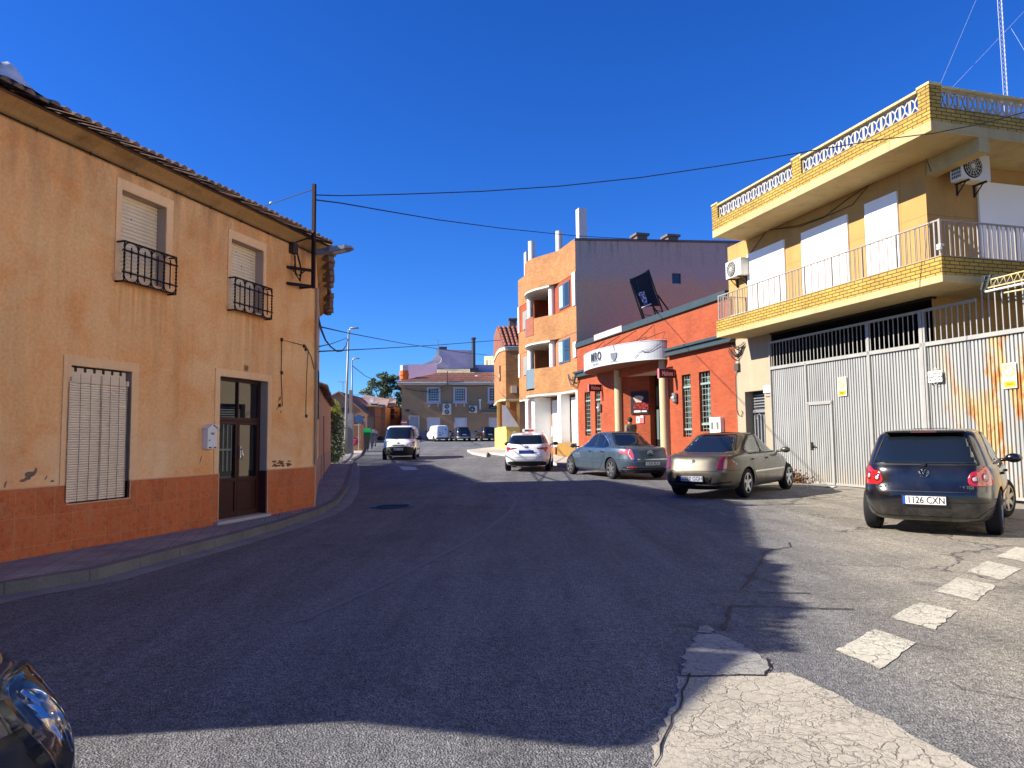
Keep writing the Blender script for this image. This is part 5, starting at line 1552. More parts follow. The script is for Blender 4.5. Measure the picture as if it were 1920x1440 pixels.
mb = MB(); mb.prism([(x0 + f, y + .006), (xm, y + .026), (xm, y + .032), (x0 + f, y + .012)], zm + .03, z1 - f); mb.prism([(xm + .03, y + .006), (x1 - f, y + .026), (x1 - f, y + .032), (xm + .03, y + .012)], zm + .03, z1 - f); mb.build('transom_pane', DGL, lh)
# house number
xn, zn = FL.px(461, 691)
mb = MB(); mb.box(xn - .05, xn + .05, -.012, -.001, zn - .06, zn + .06); t = fthing('house_number', 'small weathered house number plate above the brown front door', 'house number', FL)
mb.build('plate', M('#c49062', .7, var=.3, vs=20), t); text_mesh('37', .085, t, M('#5f3314'), loc=(xn, -.014, zn), offset=.003)
# mailbox
xa, za = FL.px(377, 842); xb, zb = FL.px(401, 812)
t = fthing('mailbox', 'small white metal letter box with a pitched lid left of the brown front door', 'mailbox', FL)
MBX = M('#e2ded6', .45, var=.04, bump=.02); w = .215; xa += .02; H = .31
mb = MB(); mb.yprism([(xa, za), (xa + w, za), (xa + w, za + H), (xa + w / 2, za + H + .055), (xa, za + H)], -.10, -.001); mb.build('box', MBX, t, bevel=.004)
mb = MB(); mb.yprism([(xa - .02, za + H - .005), (xa + w / 2, za + H + .06), (xa + w + .02, za + H - .005), (xa + w + .02, za + H + .006), (xa + w / 2, za + H + .074), (xa - .02, za + H + .006)], -.125, -.001); mb.build('lid', MBX, t)
mb = MB(); mb.box(xa + .07, xa + .145, -.105, -.1005, za + .215, za + .25); mb.build('name_window', M('#8f8368', .5), t)
mb = MB(); mb.cyl((xa + .04, 0, za + .13), .01, -.108, -.1, 'y', 8); mb.box(xa + .03, xa + .08, -.106, -.1005, za + .012, za + .03); mb.box(xa + .14, xa + .19, -.106, -.1005, za + .012, za + .03); mb.build('lock', DARKMET, t)
# peeling plaster scars, dirt
mb = MB(); rr = random.Random(4)
def blotch(cx, cz, w, h, n=14, ang=0, skew=.35):
    pl = []
    for k in range(n):
        a = 2 * PI * k / n; r = rr.uniform(.55, 1.); x, z = w * r * math.cos(a), h * r * math.sin(a); pl.append((cx + x + z * skew, cz + z))
    mb.yprism(pl, -.0035, .001)
for (u, v, w, h) in ((58, 889, .085, .05), (52, 896, .05, .035), (66, 884, .025, .05), (42, 901, .05, .022), (98, 902, .03, .016), (10, 908, .012, .05), (86, 896, .012, .03), (376, 862, .012, .07)):
    blotch(*FL.px(u, v), w, h)
mb.build('plaster_scar', M('#7d6a58', .95, var=.35, vs=30, bump=.5), lh)
mb = MB()
for k in range(26):
    x, z = FL.px(512 + 32 * rr.random() ** 1.3, 868 + rr.uniform(-4, 6)); blotch(x, z, .04 + rr.random() * .03, .02, 9)
for k in range(7): x, z = FL.px(rr.uniform(518, 528), rr.uniform(745, 775)); blotch(x, z, .015, .03, 8)
mb.build('mould_stain', M('#8a5f3c', .95, var=.3, vs=25), lh)
# cove and roof edge
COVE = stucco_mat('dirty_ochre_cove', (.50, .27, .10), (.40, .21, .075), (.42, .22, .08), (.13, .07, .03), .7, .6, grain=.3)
oh = .21; zT_ = zE + .19
mb = MB()
P = lambda s, y, z: (s, y, z)
sd = (FS.X.dot(FL.X), FS.X.dot(FL.Y)); sn = (FS.Y.dot(FL.X), FS.Y.dot(FL.Y))     # side wall directions in FL coordinates
C0 = (S1, 0.); Ce = (S1 + .0, 0.)
# outer corner of the eave = intersection of the two offset lines
def isect(p, d, q, e_):
    den = d[0] * e_[1] - d[1] * e_[0]; t = ((q[0] - p[0]) * e_[1] - (q[1] - p[1]) * e_[0]) / den; return (p[0] + d[0] * t, p[1] + d[1] * t)
def corner(o): return isect((0, -o), (1, 0), (S1 - sn[0] * o, -sn[1] * o), sd)
steps = [(0.0, 0), (.05, .03), (.09, .075), (.16, .135), (oh, .185)]
for (o0, h0_), (o1, h1_) in zip(steps[:-1], steps[1:]):
    c0, c1 = corner(o0), corner(o1)
    mb.face([(S0, -o0, zE + h0_), (c0[0], c0[1], zE + h0_), (c1[0], c1[1], zE + h1_), (S0, -o1, zE + h1_)])
    e0 = (sideEnd[0] - sn[0] * o0, sideEnd[1] - sn[1] * o0); e1 = (sideEnd[0] - sn[0] * o1, sideEnd[1] - sn[1] * o1)
    mb.face([(c0[0], c0[1], zE + h0_), (e0[0], e0[1], zE + h0_), (e1[0], e1[1], zE + h1_), (c1[0], c1[1], zE + h1_)])
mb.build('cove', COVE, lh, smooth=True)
mb = MB(); mb.tube([(S0, -.03, zE - .005), (S1 - .02, -.03, zE - .005)], .012, 5)
x = S0
while x < S1: mb.bar((x, -.03, zE - .03), (x, -.03, zE + .04), .012); x += .75
mb.build('cable_under_eave', DARKMET, lh)
ridgeZ = zE + 1.55; RI = 3.3
ceo = corner(oh + .05); R1 = (S0 - .1, RI); R2 = isect((0, RI), (1, 0), (S1 + sn[0] * RI, sn[1] * RI), sd); eo = (sideEnd[0] - sn[0] * (oh + .05), sideEnd[1] - sn[1] * (oh + .05)); R3 = (sideEnd[0] + sn[0] * RI, sideEnd[1] + sn[1] * RI)
mb = MB(); zt0 = zT_ + .0
DT = tiles_mat('weathered_roof_tiles', (.17, .10, .07), (.25, .16, .11), (.08, .06, .05))
mb.face([(S0 - .1, -oh - .05, zt0), (ceo[0], ceo[1], zt0), (R2[0], R2[1], ridgeZ), (R1[0], R1[1], ridgeZ)]); mb.face([(ceo[0], ceo[1], zt0), (eo[0], eo[1], zt0), (R3[0], R3[1], ridgeZ), (R2[0], R2[1], ridgeZ)])
mb.face([(R1[0], R1[1], ridgeZ), (R2[0], R2[1], ridgeZ), (R2[0], 6.6, zE), (S0 - .1, 6.6, zE)]); mb.face([(R2[0], R2[1], ridgeZ), (R3[0], R3[1], ridgeZ), (sideIn[0], sideIn[1], zE), (R2[0], 6.6, zE)])
mb.face([(S0 - .1, -oh - .05, zt0 - .02), (ceo[0], ceo[1], zt0 - .02), (C0[0], .1, zt0 - .02), (S0 - .1, .1, zt0 - .02)][::-1])
barrel_tiles(mb, (S0 - .1, -oh - .06, zt0 + .03), (ceo[0], ceo[1] - .01, zt0 + .03), (R1[0], R1[1], ridgeZ + .03), (R2[0], R2[1], ridgeZ + .03), .15, jit=.014)
barrel_tiles(mb, (ceo[0], ceo[1], zt0 + .03), (eo[0], eo[1], zt0 + .03), (R2[0], R2[1], ridgeZ + .03), (R3[0], R3[1], ridgeZ + .03), .19, jit=.03)
# ragged broken tiles hanging from the side eave
for k in range(26):
    f = rr.random(); p = (ceo[0] + (eo[0] - ceo[0]) * f, ceo[1] + (eo[1] - ceo[1]) * f)
    mb.box(p[0] - .1, p[0] + .1, p[1] - rr.uniform(.02, .10), p[1] + .1, zt0 - rr.uniform(.02, .16), zt0 + .04)
mb.build('roof', DT, lh)
# tarpaulin on the roof
x0, z0 = FL.px(-30, 168, .3); x1, z1 = FL.px(92, 216, .1)
t = fthing('tarpaulin', 'crumpled grey and white tarpaulin lying on the tiled roof at the far left', 'tarpaulin', FL)
from mathutils import noise as mnoise
mb = MB()
xs_ = FL.px(90, 216, -.1)[0]
def tarp(a, b):
    x = -7.2 + (xs_ + 7.2) * a; y = -.22 + 1.3 * b
    zz = zt0 + .10 + (y + oh + .05) * (ridgeZ - zt0) / (RI + oh + .05)
    n = mnoise.noise(Vector((x * 2.2, y * 3.1, 1.7))) * .16 + mnoise.noise(Vector((x * 5, y * 5, 4))) * .14
    f = min(1, (1 - a) * 14.0) * min(1, (b) * 4 + .15)
    return (x, y, zz + (n + .17) * f)
mb.grid(tarp, 50, 18); tp = NT('tarpaulin_plastic'); tp.col(tp.mix(tp.fr(tp.noise(2.6, 4, .6), .40, .55), (.20, .21, .21), (.66, .64, .60))); tp.set(rough=.4)
mb.build('sheet', tp.m, t, smooth=True)
# old cable run and switch on the wall
mb = MB(); pz = lambda u, v, y=-.015: (FL.px(u, v)[0], y, FL.px(u, v)[1])
mb.tube([pz(528, 762), pz(526, 700), pz(527, 637), pz(550, 643), pz(572, 649), pz(582, 668), pz(588, 692)], .007, 5)
mb.tube([pz(577, 655), pz(574, 700), pz(572, 780)], .006, 5)
for u, v in ((527, 637), (527, 699), (523, 760), (569, 649), (572, 655), (573, 780)): q = pz(u, v); mb.box(q[0] - .02, q[0] + .02, -.03, -.001, q[2] - .03, q[2] + .03)
mb.build('old_wire', M('#4a2c1b', .8), lh)
mb = MB(); mb.tube([(S1 + .0, -.035, .95), (S1 + .0, -.035, 4.4)], .028, 8); mb.build('corner_pipe', M('#a9967e', .7, var=.2), lh)

# ---- bracket pole on the corner with lamp and wires
pole = fthing('wall_pole', 'rusty brown bracket pole fixed to the corner of the orange house', 'pole', FL)
RUST = M('#2b1512', .75, metal=.3, var=.35, vs=9)
yp = -.30
def pp(u, v, y=yp): a = FL.px(u, v, y); return (a[0], y, a[1])
top = pp(587.5, 344); bot = pp(589, 541)
xp = (top[0] + bot[0]) / 2
mb = MB(); mb.box(xp - .03, xp + .03, yp - .03, yp + .03, bot[2], top[2]); mb.build('post', RUST, pole)
mb = MB(); zb_ = bot[2] + .03; mb.box(xp - .0, xp + .03, yp, -.001, zb_ - .02, zb_ + .03); mb.bar((xp, yp, zb_), (xp - .42, -.0, zb_), .05); z2 = pp(588, 508)[2]; mb.bar((xp, yp, z2), (xp - .42, 0, z2), .05); mb.build('bracket', RUST, pole)
mb = MB(); mb.box(xp - .36, xp - .2, -.1, -.001, z2 + .28, z2 + .48); mb.build('junction_box', M('#3b2c24', .7), pole)
mb = MB()
mb.tube([(xp - .2, -.08, z2 + .3), (xp - .12, -.12, z2), (xp - .2, -.14, z2 - .22), (xp - .28, -.1, z2 - .1), (xp - .25, -.06, z2 + .25)], .018, 6)
mb.tube([(xp - .3, -.1, z2 + .1), (xp - .38, -.12, z2 - .08), (xp - .2, -.12, z2 - .12), (xp - .1, -.2, z2)], .012, 5)
mb.tube([(xp - .25, -.08, z2 + .5), (xp - .05, -.2, z2 + .62), (xp, yp, z2 + .6)], .014, 5); mb.build('cable_loop', CABLE, pole)
# LED street lamp reaching over the road
t = fthing('wall_street_lamp', 'flat grey and white street lamp head on the side of the corner pole', 'street lamp', FL)
q0 = Vector(pp(600, 473)); yl = yp
ls = FL.loc(at_y(598, 474, FL.w(*q0[:2]).y))
a = FL.loc(at_y(592, 473, FL.w(q0[0], q0[1]).y)); b = FL.loc(at_y(661, 466, FL.w(q0[0], q0[1]).y - .1))
a = Vector(a); b = Vector(b); d = b - a
nrm = Vector((-d.y, d.x, 0)).normalized()
def lp(s, w, h): return tuple(a + d * s + nrm * w + Vector((0, 0, h)))
GB = M('#8b8f95', .45, metal=.3, var=.06)
mb = MB(); secs = [(.0, .05, -.05, .04), (.25, .07, -.05, .06), (.45, .14, -.05, .07), (.85, .14, -.02, .075), (1.0, .08, .0, .04)]
i = len(mb.v)
for s, w, lo, hi in secs: mb.v += [lp(s, -w, lo), lp(s, w, lo), lp(s, w, hi * .6), lp(s, w * .5, hi), lp(s, -w * .5, hi), lp(s, -w, hi * .6)]
for k in range(len(secs) - 1):
    for j in range(6): mb.f.append((i + k * 6 + j, i + (k + 1) * 6 + j, i + (k + 1) * 6 + (j + 1) % 6, i + k * 6 + (j + 1) % 6)); mb.m.append(0)
mb.f.append(tuple(i + j for j in range(6))); mb.m.append(0); mb.f.append(tuple(i + (len(secs) - 1) * 6 + j for j in reversed(range(6)))); mb.m.append(0)
mb.build('lamp_head', GB, t, fixn=True)
mb = MB(); mb.face([lp(.48, -.09, -.053), lp(.82, -.09, -.024), lp(.82, .09, -.024), lp(.48, .09, -.053)]); mb.build('lens', M('#c9cdd0', .3), t)
mb = MB(); mb.tube([tuple(Vector((xp, yp, a.z))), tuple(a)], .03, 8); mb.build('arm', GB, t)
# wires from the pole
wt = fthing('overhead_cables', 'pair of black overhead cables crossing the street from the corner pole', 'cables', FL)
def cab(name_, pts, r, par):
    mb = MB(); mb.tube(pts, r, 5); return mb.build(name_, CABLE, par)
P0 = FL.w(xp, yp, pp(588, 365)[2]); P1_ = FL.w(xp, yp, pp(588, 374)[2])
tgt = FR.w(XRC + .1, -bR - .02, FR.px(1746, 250, -bR)[1])
toL = lambda p: FL.loc(p)
far1 = at_y(1920, 210, 13.2)
path = [P0] + [at_y(u, v, y) for u, v, y in ((640, 367, 13.6), (760, 364, 13.8), (900, 359, 14), (1050, 349, 14.2), (1200, 333, 14.4), (1350, 311, 14.5), (1450, 295, 14.5), (1520, 283, 14.5), (1650, 262, 14.2), (1750, 250, 13.9), (1850, 230, 13.5), (1925, 209, 13.2))]
cab('cable', [toL(p) for p in path], .011, wt)
path = [P1_] + [at_y(u, v, y) for u, v, y in ((640, 381, 15), (720, 395, 17), (820, 412, 20), (940, 428, 25), (1075, 442, 32), (1200, 449, 36), (1340, 455, 40))]
cab('cable', [toL(p) for p in path], .014, wt)
wt2 = fthing('overhead_cable', 'short overhead cable running from the corner pole to the tiled roof behind', 'cable', FL)
path = [FL.w(xp, yp, pp(588, 354)[2])] + [at_y(u, v, y) for u, v, y in ((560, 364, 14.8), (520, 378, 15.5), (470, 394, 16.5), (420, 400, 18))]
cab('cable', [toL(p) for p in path], .010, wt2)
mb = MB(); q = toL(at_y(508, 381, 15.8)); mb.sphere(q, .035, 6); mb.build('insulator', WHITE, wt2)

# ================================================================== low house behind the corner
lw = fthing('house', 'low pinkish orange single storey house joined to the side of the corner house', 'house', FS2)
zEl = 2.98; s0, s1 = .01, 12.5
PK = stucco_mat('pinkish_render', (.62, .36, .21), (.56, .31, .17), (.58, .33, .18), (.3, .18, .1), .4, .4, grain=.2)
xd0, xd1 = FS2.px(605.5, 800)[0], FS2.px(608, 800)[0]; xd0 = xd1 - 1.1
mb = MB(); wall_holes(mb, s0, s1, 0, zEl, [(xd0, xd1, .2, 2.25)], 0, .15)
mb.face([(s1, 0, 0), (s1, 6, 0), (s1, 6, zEl + .8), (s1, 3, zEl + 1.4), (s1, 0, zEl)])
mb.build('wall', PK, lw)
mb = MB(); mb.box(xd0, xd1, .12, .16, .2, 2.25); mb.build('door', M('#2a1a14', .6), lw)
mb = MB(); mb.box(s0, xd0, -.02, -.001, 0, .95); mb.box(xd1, s1, -.02, -.001, 0, .95); mb.build('wainscot', M('#a3705c', .5, var=.1), lw)
mb = MB()
mb.tube([(1.2, -.05, .2), (1.2, -.05, .95)], .02, 6); mb.build('drain_pipe', M('#c49a86', .6), lw)
mb = MB(); mb.face([(s0, -.15, zEl - .05), (s1 + .2, -.15, zEl - .05), (s1 + .2, 3, zEl + 1.4), (s0, 3, zEl + 1.4)])
barrel_tiles(mb, (s0, -.17, zEl - .0), (s1 + .2, -.17, zEl - .0), (s0, 3, zEl + 1.45), (s1 + .2, 3, zEl + 1.45), .19, jit=.03)
mb.face([(s0, -.15, zEl - .06), (s0, 0, zEl), (s1 + .2, 0, zEl), (s1 + .2, -.15, zEl - .06)])
mb.build('roof', DT, lw)
mb = MB(); mb.tube([(s0 + .4, -.1, zEl - .2), (s0 + 1.3, -.14, zEl - .28), (s0 + 2.4, -.3, zEl - .1)], .012, 5); mb.build('cable', CABLE, lw)
# windows and shutters seen edge-on on the side of the corner house
mb = MB(); mb.box(.35, .75, -.05, -.001, 3.05, 4.1); mb.box(2.4, 3.2, -.05, -.001, 1.9, 3.0); mb.box(.2, 7.3, -.02, -.001, 0, .92, 1)
o = mb.build('side_trim', [M('#3a1d14', .7), M('#9c6b58', .5, var=.1)], lh); o.parent = None
for v in o.data.vertices:
    p = FS.w(v.co.x, v.co.y, v.co.z); q = FL.loc(p); v.co = q
o.parent = lh
# hedge and fence past the low house
HEDGE = NT('dark_creeper_leaf'); HEDGE.col(HEDGE.mix(HEDGE.fr(HEDGE.noise(3, 4), .4, .6), (.03, .05, .015), (.07, .10, .03))); HEDGE.set(rough=.6)
LEAFY = NT('sunlit_shrub_leaf'); LEAFY.col(LEAFY.mix(LEAFY.fr(LEAFY.noise(2.5, 4), .4, .6), (.42, .46, .05), (.58, .56, .08))); LEAFY.set(rough=.55)
def leaves(mb, n, fn, size, r):
    for _ in range(n):
        p = Vector(fn(r)); a = Vector((r.gauss(0, 1), r.gauss(0, 1), r.gauss(0, 1))).normalized(); b = a.orthogonal().normalized(); s = size * r.uniform(.6, 1.4)
        if r.random() < .5: b = (b + Vector((0, 0, -.5))).normalized()
        a = a.cross(b).normalized()
        mb.face([p - b * s, p + a * s * .42, p + b * s, p - a * s * .42])
rr = random.Random(11)
fn_ = fthing('fence', 'pale vertical slat fence half hidden by creeper between low house and lamp posts', 'fence', FS3)
mb = MB(); x = .3
while x < 13.6: mb.box(x, x + .09, .05, .09, .2, 2.35 + .01 * x); x += .19
mb.build('slats', M('#a49c8a', .8, var=.3), fn_)
mb = MB(); mb.bar((.3, .12, .8), (13.6, .12, 1.0), .06); mb.bar((.3, .12, 2.2), (13.6, .12, 2.3), .06); mb.build('rails', M('#7d776a', .7), fn_)
pl = fthing('creeper_hedge', 'dark creeper spilling over the slat fence beside the low house', 'hedge', FS3)
mb = MB()
leaves(mb, 3800, lambda r: (r.choice([.6, 1.2, 2.2, 3, 4.5, 6.5, 8.5]) + r.gauss(0, .45), -.02 + r.uniform(-.22, .15), r.uniform(.15, 2.7)), .07, rr); mb.build('foliage', HEDGE.m, pl)
mb = MB()
for k in (1.2, 2.2, 4.5, 6.5): mb.tube([(k, -.05, .1), (k + .15, -.08, 1.2), (k - .1, -.05, 2.4)], .025, 5)
mb.build('stem', M('#3b2c1c', .9), pl)
pl = fthing('shrub', 'bright yellow green shrub crowning the fence beside the low house', 'shrub', FS3)
mb = MB()
def blob(r):
    a, b, c = r.choice([(1.2, .3, 2.7), (3.0, .2, 3.0), (5.0, .3, 2.9), (7.0, .4, 2.8), (.8, .4, 2.4), (4.0, .3, 3.1)]); t = Vector((r.gauss(0, 1), r.gauss(0, 1), r.gauss(0, 1))).normalized() * (r.random() ** .4)
    return (a + t.x * .9, b + t.y * .5, c + t.z * .5)
leaves(mb, 4200, blob, .10, rr); mb.build('foliage', LEAFY.m, pl)
mb = MB()
for k in (1.2, 3., 5., 7.): mb.tube([(k, .1, .1), (k, .0, 1.5), (k + .2, .0, 3.1)], .04, 6, r1=.02)
mb.build('trunk', M('#4a3a28', .9), pl)
# grey plank door or panel by the lamp
# ---- street lamps
def street_lamp(p, h, label, lean=0, s=1.0, armd=(1, 0)):
    t = thing('street_lamp', label, 'street lamp', (p[0], p[1], p[2]), group=None)
    mb = MB(); mb.tube([(0, 0, 0), (0, 0, 1.2), (lean * .3, 0, 4), (lean, 0, h)], .105 * s, 10, r1=.045 * s); mb.build('pole', M('#8f8d88', .5, metal=.3, var=.08), t, smooth=True)
    mb = MB(); mb.box(-.16, .16, -.16, .16, -.02, .05); mb.build('base_plate', GALV, t)
    mb = MB(); ax, ay = armd
    mb.tube([(lean, 0, h - .1), (lean + .1 * ax, .1 * ay, h + .02), (lean + .2 * ax, .2 * ay, h + .07)], .04, 6); mb.build('arm', GALV, t)
    mb = MB()
    prof = [(.08, .06, .03), (.2, .13, .06), (.35, .16, .07), (.52, .14, .06), (.64, .06, .03)]
    i = len(mb.v)
    for s_, w, hh in prof:
        c = Vector((lean + ax * s_, ay * s_, h + .08)); n = Vector((-ay, ax, 0))
        mb.v += [tuple(c - n * w), tuple(c - n * w * .7 + Vector((0, 0, hh))), tuple(c + n * w * .7 + Vector((0, 0, hh))), tuple(c + n * w), tuple(c + n * w * .7 - Vector((0, 0, .04))), tuple(c - n * w * .7 - Vector((0, 0, .04)))]
    for k in range(len(prof) - 1):
        for j in range(6): mb.f.append((i + k * 6 + j, i + k * 6 + (j + 1) % 6, i + (k + 1) * 6 + (j + 1) % 6, i + (k + 1) * 6 + j)); mb.m.append(0)
    mb.f.append(tuple(i + j for j in range(6))); mb.m.append(0); mb.f.append(tuple(i + (len(prof) - 1) * 6 + j for j in range(6))); mb.m.append(0)
    mb.build('lamp_head', M('#8e9092', .5, metal=.3), t, fixn=True)
    return t
p = ground(648, 851, .12); zt_ = at_y(653, 615, p.y).z
sl1 = street_lamp(p, zt_ - p.z - .1, 'tall nearer grey street lamp standing at the pavement edge by the brown bin', lean=.15, s=1.15)
p2 = at_y(659, 838, 62); p2.z = Z(62) + .12; zt2 = at_y(659, 672, 62).z
sl2 = street_lamp(p2, zt2 - p2.z - .1, 'shorter looking second grey street lamp just behind the tall one', s=1.1)
# hanging cables around the lamps
hc = thing('overhead_cable', 'loose black cable sagging from the corner house to the nearer street lamp', 'cable', (0, 0, 0))
mb = MB(); ca = FS.w(3.4, -.1, 0); a_ = at_y(596, 594, 17.5); b_ = at_y(652, 648, 46)
mb.tube([a_] + [at_y(u, v, y) for u, v, y in ((602, 617, 20), (610, 637, 23), (620, 650, 27), (632, 659, 32), (642, 658, 37), (649, 648, 42), (652, 636, 46))], .03, 5); mb.build('cable', CABLE, hc)
for lab, pts, r in (('long thin cable descending to the small brick house, higher at its left end', ((597, 612, 18), (650, 624, 30), (750, 643, 45), (860, 660, 60), (935, 668, 75)), .02),
                    ('long thin cable rising from the corner house toward the small brick house', ((597, 659, 19), (700, 654, 35), (820, 647, 46), (935, 638, 52), (985, 634, 52)), .02),
                    ('thin cable running from the second street lamp down to the tree', ((661, 686, 62), (685, 705, 75), (710, 716, 88), (735, 722, 98)), .03),
                    ('thin cable from the corner house to the top of the nearer street lamp', ((597, 650, 19), (620, 645, 30), (650, 634, 46)), .018)):
    c = thing('overhead_cable', lab, 'cable', (0, 0, 0)); mb = MB(); mb.tube([at_y(*q) for q in pts], r, 5); mb.build('cable', CABLE, c)
# ================================================================== brown house closing the street
YB = 88.0
ob = at_y(753, 824, YB); FB = Frame((ob.x, ob.y), 6.0)
bh = fthing('house', 'wide brown two storey house with tiled roof facing the street from the far end', 'house', FB)
BROWN = stucco_mat('brown_grained_render', (.40, .26, .145), (.34, .215, .12), (.37, .23, .125), (.2, .13, .08), .3, .2, grain=.15)
X0, X1 = 0.0, FB.px(945, 760)[0] + 6
zb = Z(YB) - .2
def bz(v, u=840): return FB.px(u, v)[1]
def bxu(u): return FB.px(u, 760)[0]
zeB = bz(722)
LILAC = M('#c3bcc0', .7, var=.06)
ups = [(bxu(800), bxu(826), bz(755), bz(726)), (bxu(850), bxu(875.5), bz(755), bz(726)), (bxu(914.5), bxu(940), bz(755), bz(726))]
lows = [(bxu(801), bxu(825), bz(808), bz(783)), (bxu(852), bxu(875.5), bz(808), bz(783))]
dor = (bxu(769), bxu(784), zb, bz(781)); gar = (bxu(916), bxu(945) + 3, zb, bz(783))
mb = MB()
def inset(h, e): return (h[0] + e, h[1] - e, h[2] + e, h[3] - e)
wall_holes(mb, X0, X1, zb, zeB, [inset(h, .22) for h in ups] + [inset(h, .12) for h in lows] + [dor, gar], 0, .2)
mb.face([(X0, 9, zb), (X0, 0, zb), (X0, 0, zeB), (X0, 9, zeB)]); mb.face([(X1, 0, zb), (X1, 9, zb), (X1, 9, zeB), (X1, 0, zeB)])
mb.build('wall', BROWN, bh)
for h in ups:
    a, b, c, d = h; e_ = .22
    mb = MB(); mb.box(a, a + e_, -.08, -.001, c, d); mb.box(b - e_, b, -.08, -.001, c, d); mb.box(a + e_, b - e_, -.08, -.001, d - e_ * .6, d); mb.box(a + e_, b - e_, -.08, -.001, c, c + e_)
    mb.box(a - .08, b + .08, -.16, -.001, c - .1, c - .001)
    for x in (a + .25, b - .4): mb.box(x, x + .15, -.12, -.001, c - .5, c - .101)
    w = mb.build('window', LILAC, bh)
    mb = MB(); mb.face([(a + e_, .1, c + e_), (b - e_, .1, c + e_), (b - e_, .1, d - e_ * .5), (a + e_, .1, d - e_ * .5)]); mb.build('pane', GLASS, w)
    mb = MB()
    for k in range(7): x = a + e_ + (b - a - 2 * e_) * k / 6; mb.bar((x, -.02, c + e_), (x, -.02, d - e_ * .6), .035)
    for k in range(6): z = c + e_ + (d - c - 1.6 * e_) * k / 5; mb.bar((a + e_, -.02, z), (b - e_, -.02, z), .035)
    mb.build('grille', M('#d2d2d4', .5), w)
for h in lows:
    a, b, c, d = h; mb = MB(); e_ = .12
    mb.box(a, a + e_, -.05, -.001, c, d); mb.box(b - e_, b, -.05, -.001, c, d); mb.box(a + e_, b - e_, -.05, -.001, d - e_, d); w = mb.build('window', LILAC, bh)
    mb = MB(); mb.box(a + e_, b - e_, .05, .1, c, d - e_); mb.build('shutter', M('#cfccd0', .6, var=.04), w)
mb = MB(); a, b, c, d = dor; mb.box(a, b, .1, .16, c, d); mb.build('door', M('#bdb6b4', .6), bh)
mb = MB(); mb.box(a - .15, a, -.05, -.001, c, d + .15); mb.box(b, b + .15, -.05, -.001, c, d + .15); mb.box(a, b, -.05, -.001, d, d + .15); mb.build('door_surround', M('#c9bfae', .7), bh)
mb = MB(); a, b, c, d = gar; z = c
while z < d: mb.box(a, b, .12, .16, z, min(z + .16, d)); z += .17
mb.build('garage_shutter', M('#9aa2b4', .6, var=.05), bh)
mb = MB(); mb.box(a - .9, b, -.35, -.001, d + .45, d + .6); mb.build('canopy', M('#a49686', .7), bh)
mb = MB(); mb.box(bxu(917.5), bxu(945) + 1, -.2, -.02, bz(766.5, 920), bz(759, 920)); sg = mb.build('shop_sign', M('#0f2229', .5), bh)
mb = MB()
for k in range(7): mb.box(bxu(920) + k * .33, bxu(920) + k * .33 + (.24 if k != 2 else .02), -.215, -.2, bz(765, 920), bz(764, 920))
mb.build('lettering', M('#8fa6a8', .5), sg)
mb = MB(); PLN = M('#857f7d', .7, var=.35, vs=3)
for (p, q) in ((X0 - .02, dor[0] - .16), (dor[1] + .16, gar[0] - .01)): mb.box(p, q, -.04, -.001, zb, bz(808.5))
mb.build('plinth', PLN, bh)
mb = MB(); mb.box(X0 - .4, X1 + .3, -.45, .0, zeB + .001, zeB + .28); mb.tube([(X0 - .5, -.52, zeB + .28), (X1 + .4, -.52, zeB + .28)], .11, 8); mb.build('gutter', M('#c9c0b6', .6), bh)
def bzy(v, y, u=840): return FB.px(u, v, y)[1]
zr = bzy(699, 5.5) - .8; RX0 = FB.px(826, 760, 5.5)[0] + 2.5
mb = MB(); e0, e1 = (X0 - .6, -.55, zeB + .34), (X1 + .4, -.55, zeB + .34); r0, r1 = (RX0 - 2.5, 5.5, zr + .8), (X1 - 1, 5.5, zr + .8)
mb.face([e0, e1, r1, r0]); mb.face([(X0 - .6, 9, zeB + .34), e0, r0])
BT = tiles_mat('russet_roof_tiles', (.36, .15, .09), (.46, .24, .15), (.20, .12, .09)); barrel_tiles(mb, e0, e1, r0, r1, .3, segs=5, jit=.02); mb.build('roof', BT, bh)
# roof terrace walls behind, chimney pipe, corrugated strip
mb = MB()
mb.box(bxu(757), bxu(820), 6.0, 9, zeB - .2, bzy(683, 6)); mb.build('terrace_wall', M('#dccdd6', .8, var=.1), bh)
mb = MB(); mb.yprism([(bxu(788), bzy(684, 7.2)), (bxu(821), bzy(684, 7.2)), (bxu(821), bzy(672, 7.2))], 7.2, 7.6); mb.build('sloping_wall', M('#8f8690', .8), bh)
mb = MB(); mb.yprism([(bxu(820), zeB), (bxu(893), zeB), (bxu(893), bzy(657, 6.2)), (bxu(830), bzy(655, 6.2)), (bxu(820), bzy(655, 6.2))], 6.2, 9); mb.build('stair_tower', M('#b2b3c4', .8, var=.12), bh)
mb = MB(); mb.box(bxu(818.5), bxu(824), 6.1, 6.19, bzy(672, 6.1), bzy(654, 6.1)); mb.build('pale_edge', M('#d6dcda', .7), bh)
mb = MB(); mb.box(bxu(824), bxu(840), 6.6, 7.4, bzy(657, 6.6), bzy(650, 6.6)); mb.build('roof_box', M('#554c50', .8), bh)
mb = MB(); mb.box(bxu(893) + .01, bxu(950), 6.5, 9, zeB, bzy(684, 6.5)); mb.build('terrace_wall', M('#abacc6', .8, var=.08), bh)
mb = MB(); n = 34; xa, xb = bxu(820), bxu(895)
for k in range(n): x = xa + (xb - xa) * k / n; mb.face([(x, 4.2, bzy(706, 4.2)), (x + (xb - xa) / n * .55, 4.2, bzy(706, 4.2)), (x + (xb - xa) / n * .55, 6.1, bzy(692, 6.1)), (x, 6.1, bzy(692, 6.1))])
mb.build('corrugated_strip', M('#d8c9a4', .6, var=.2), bh)
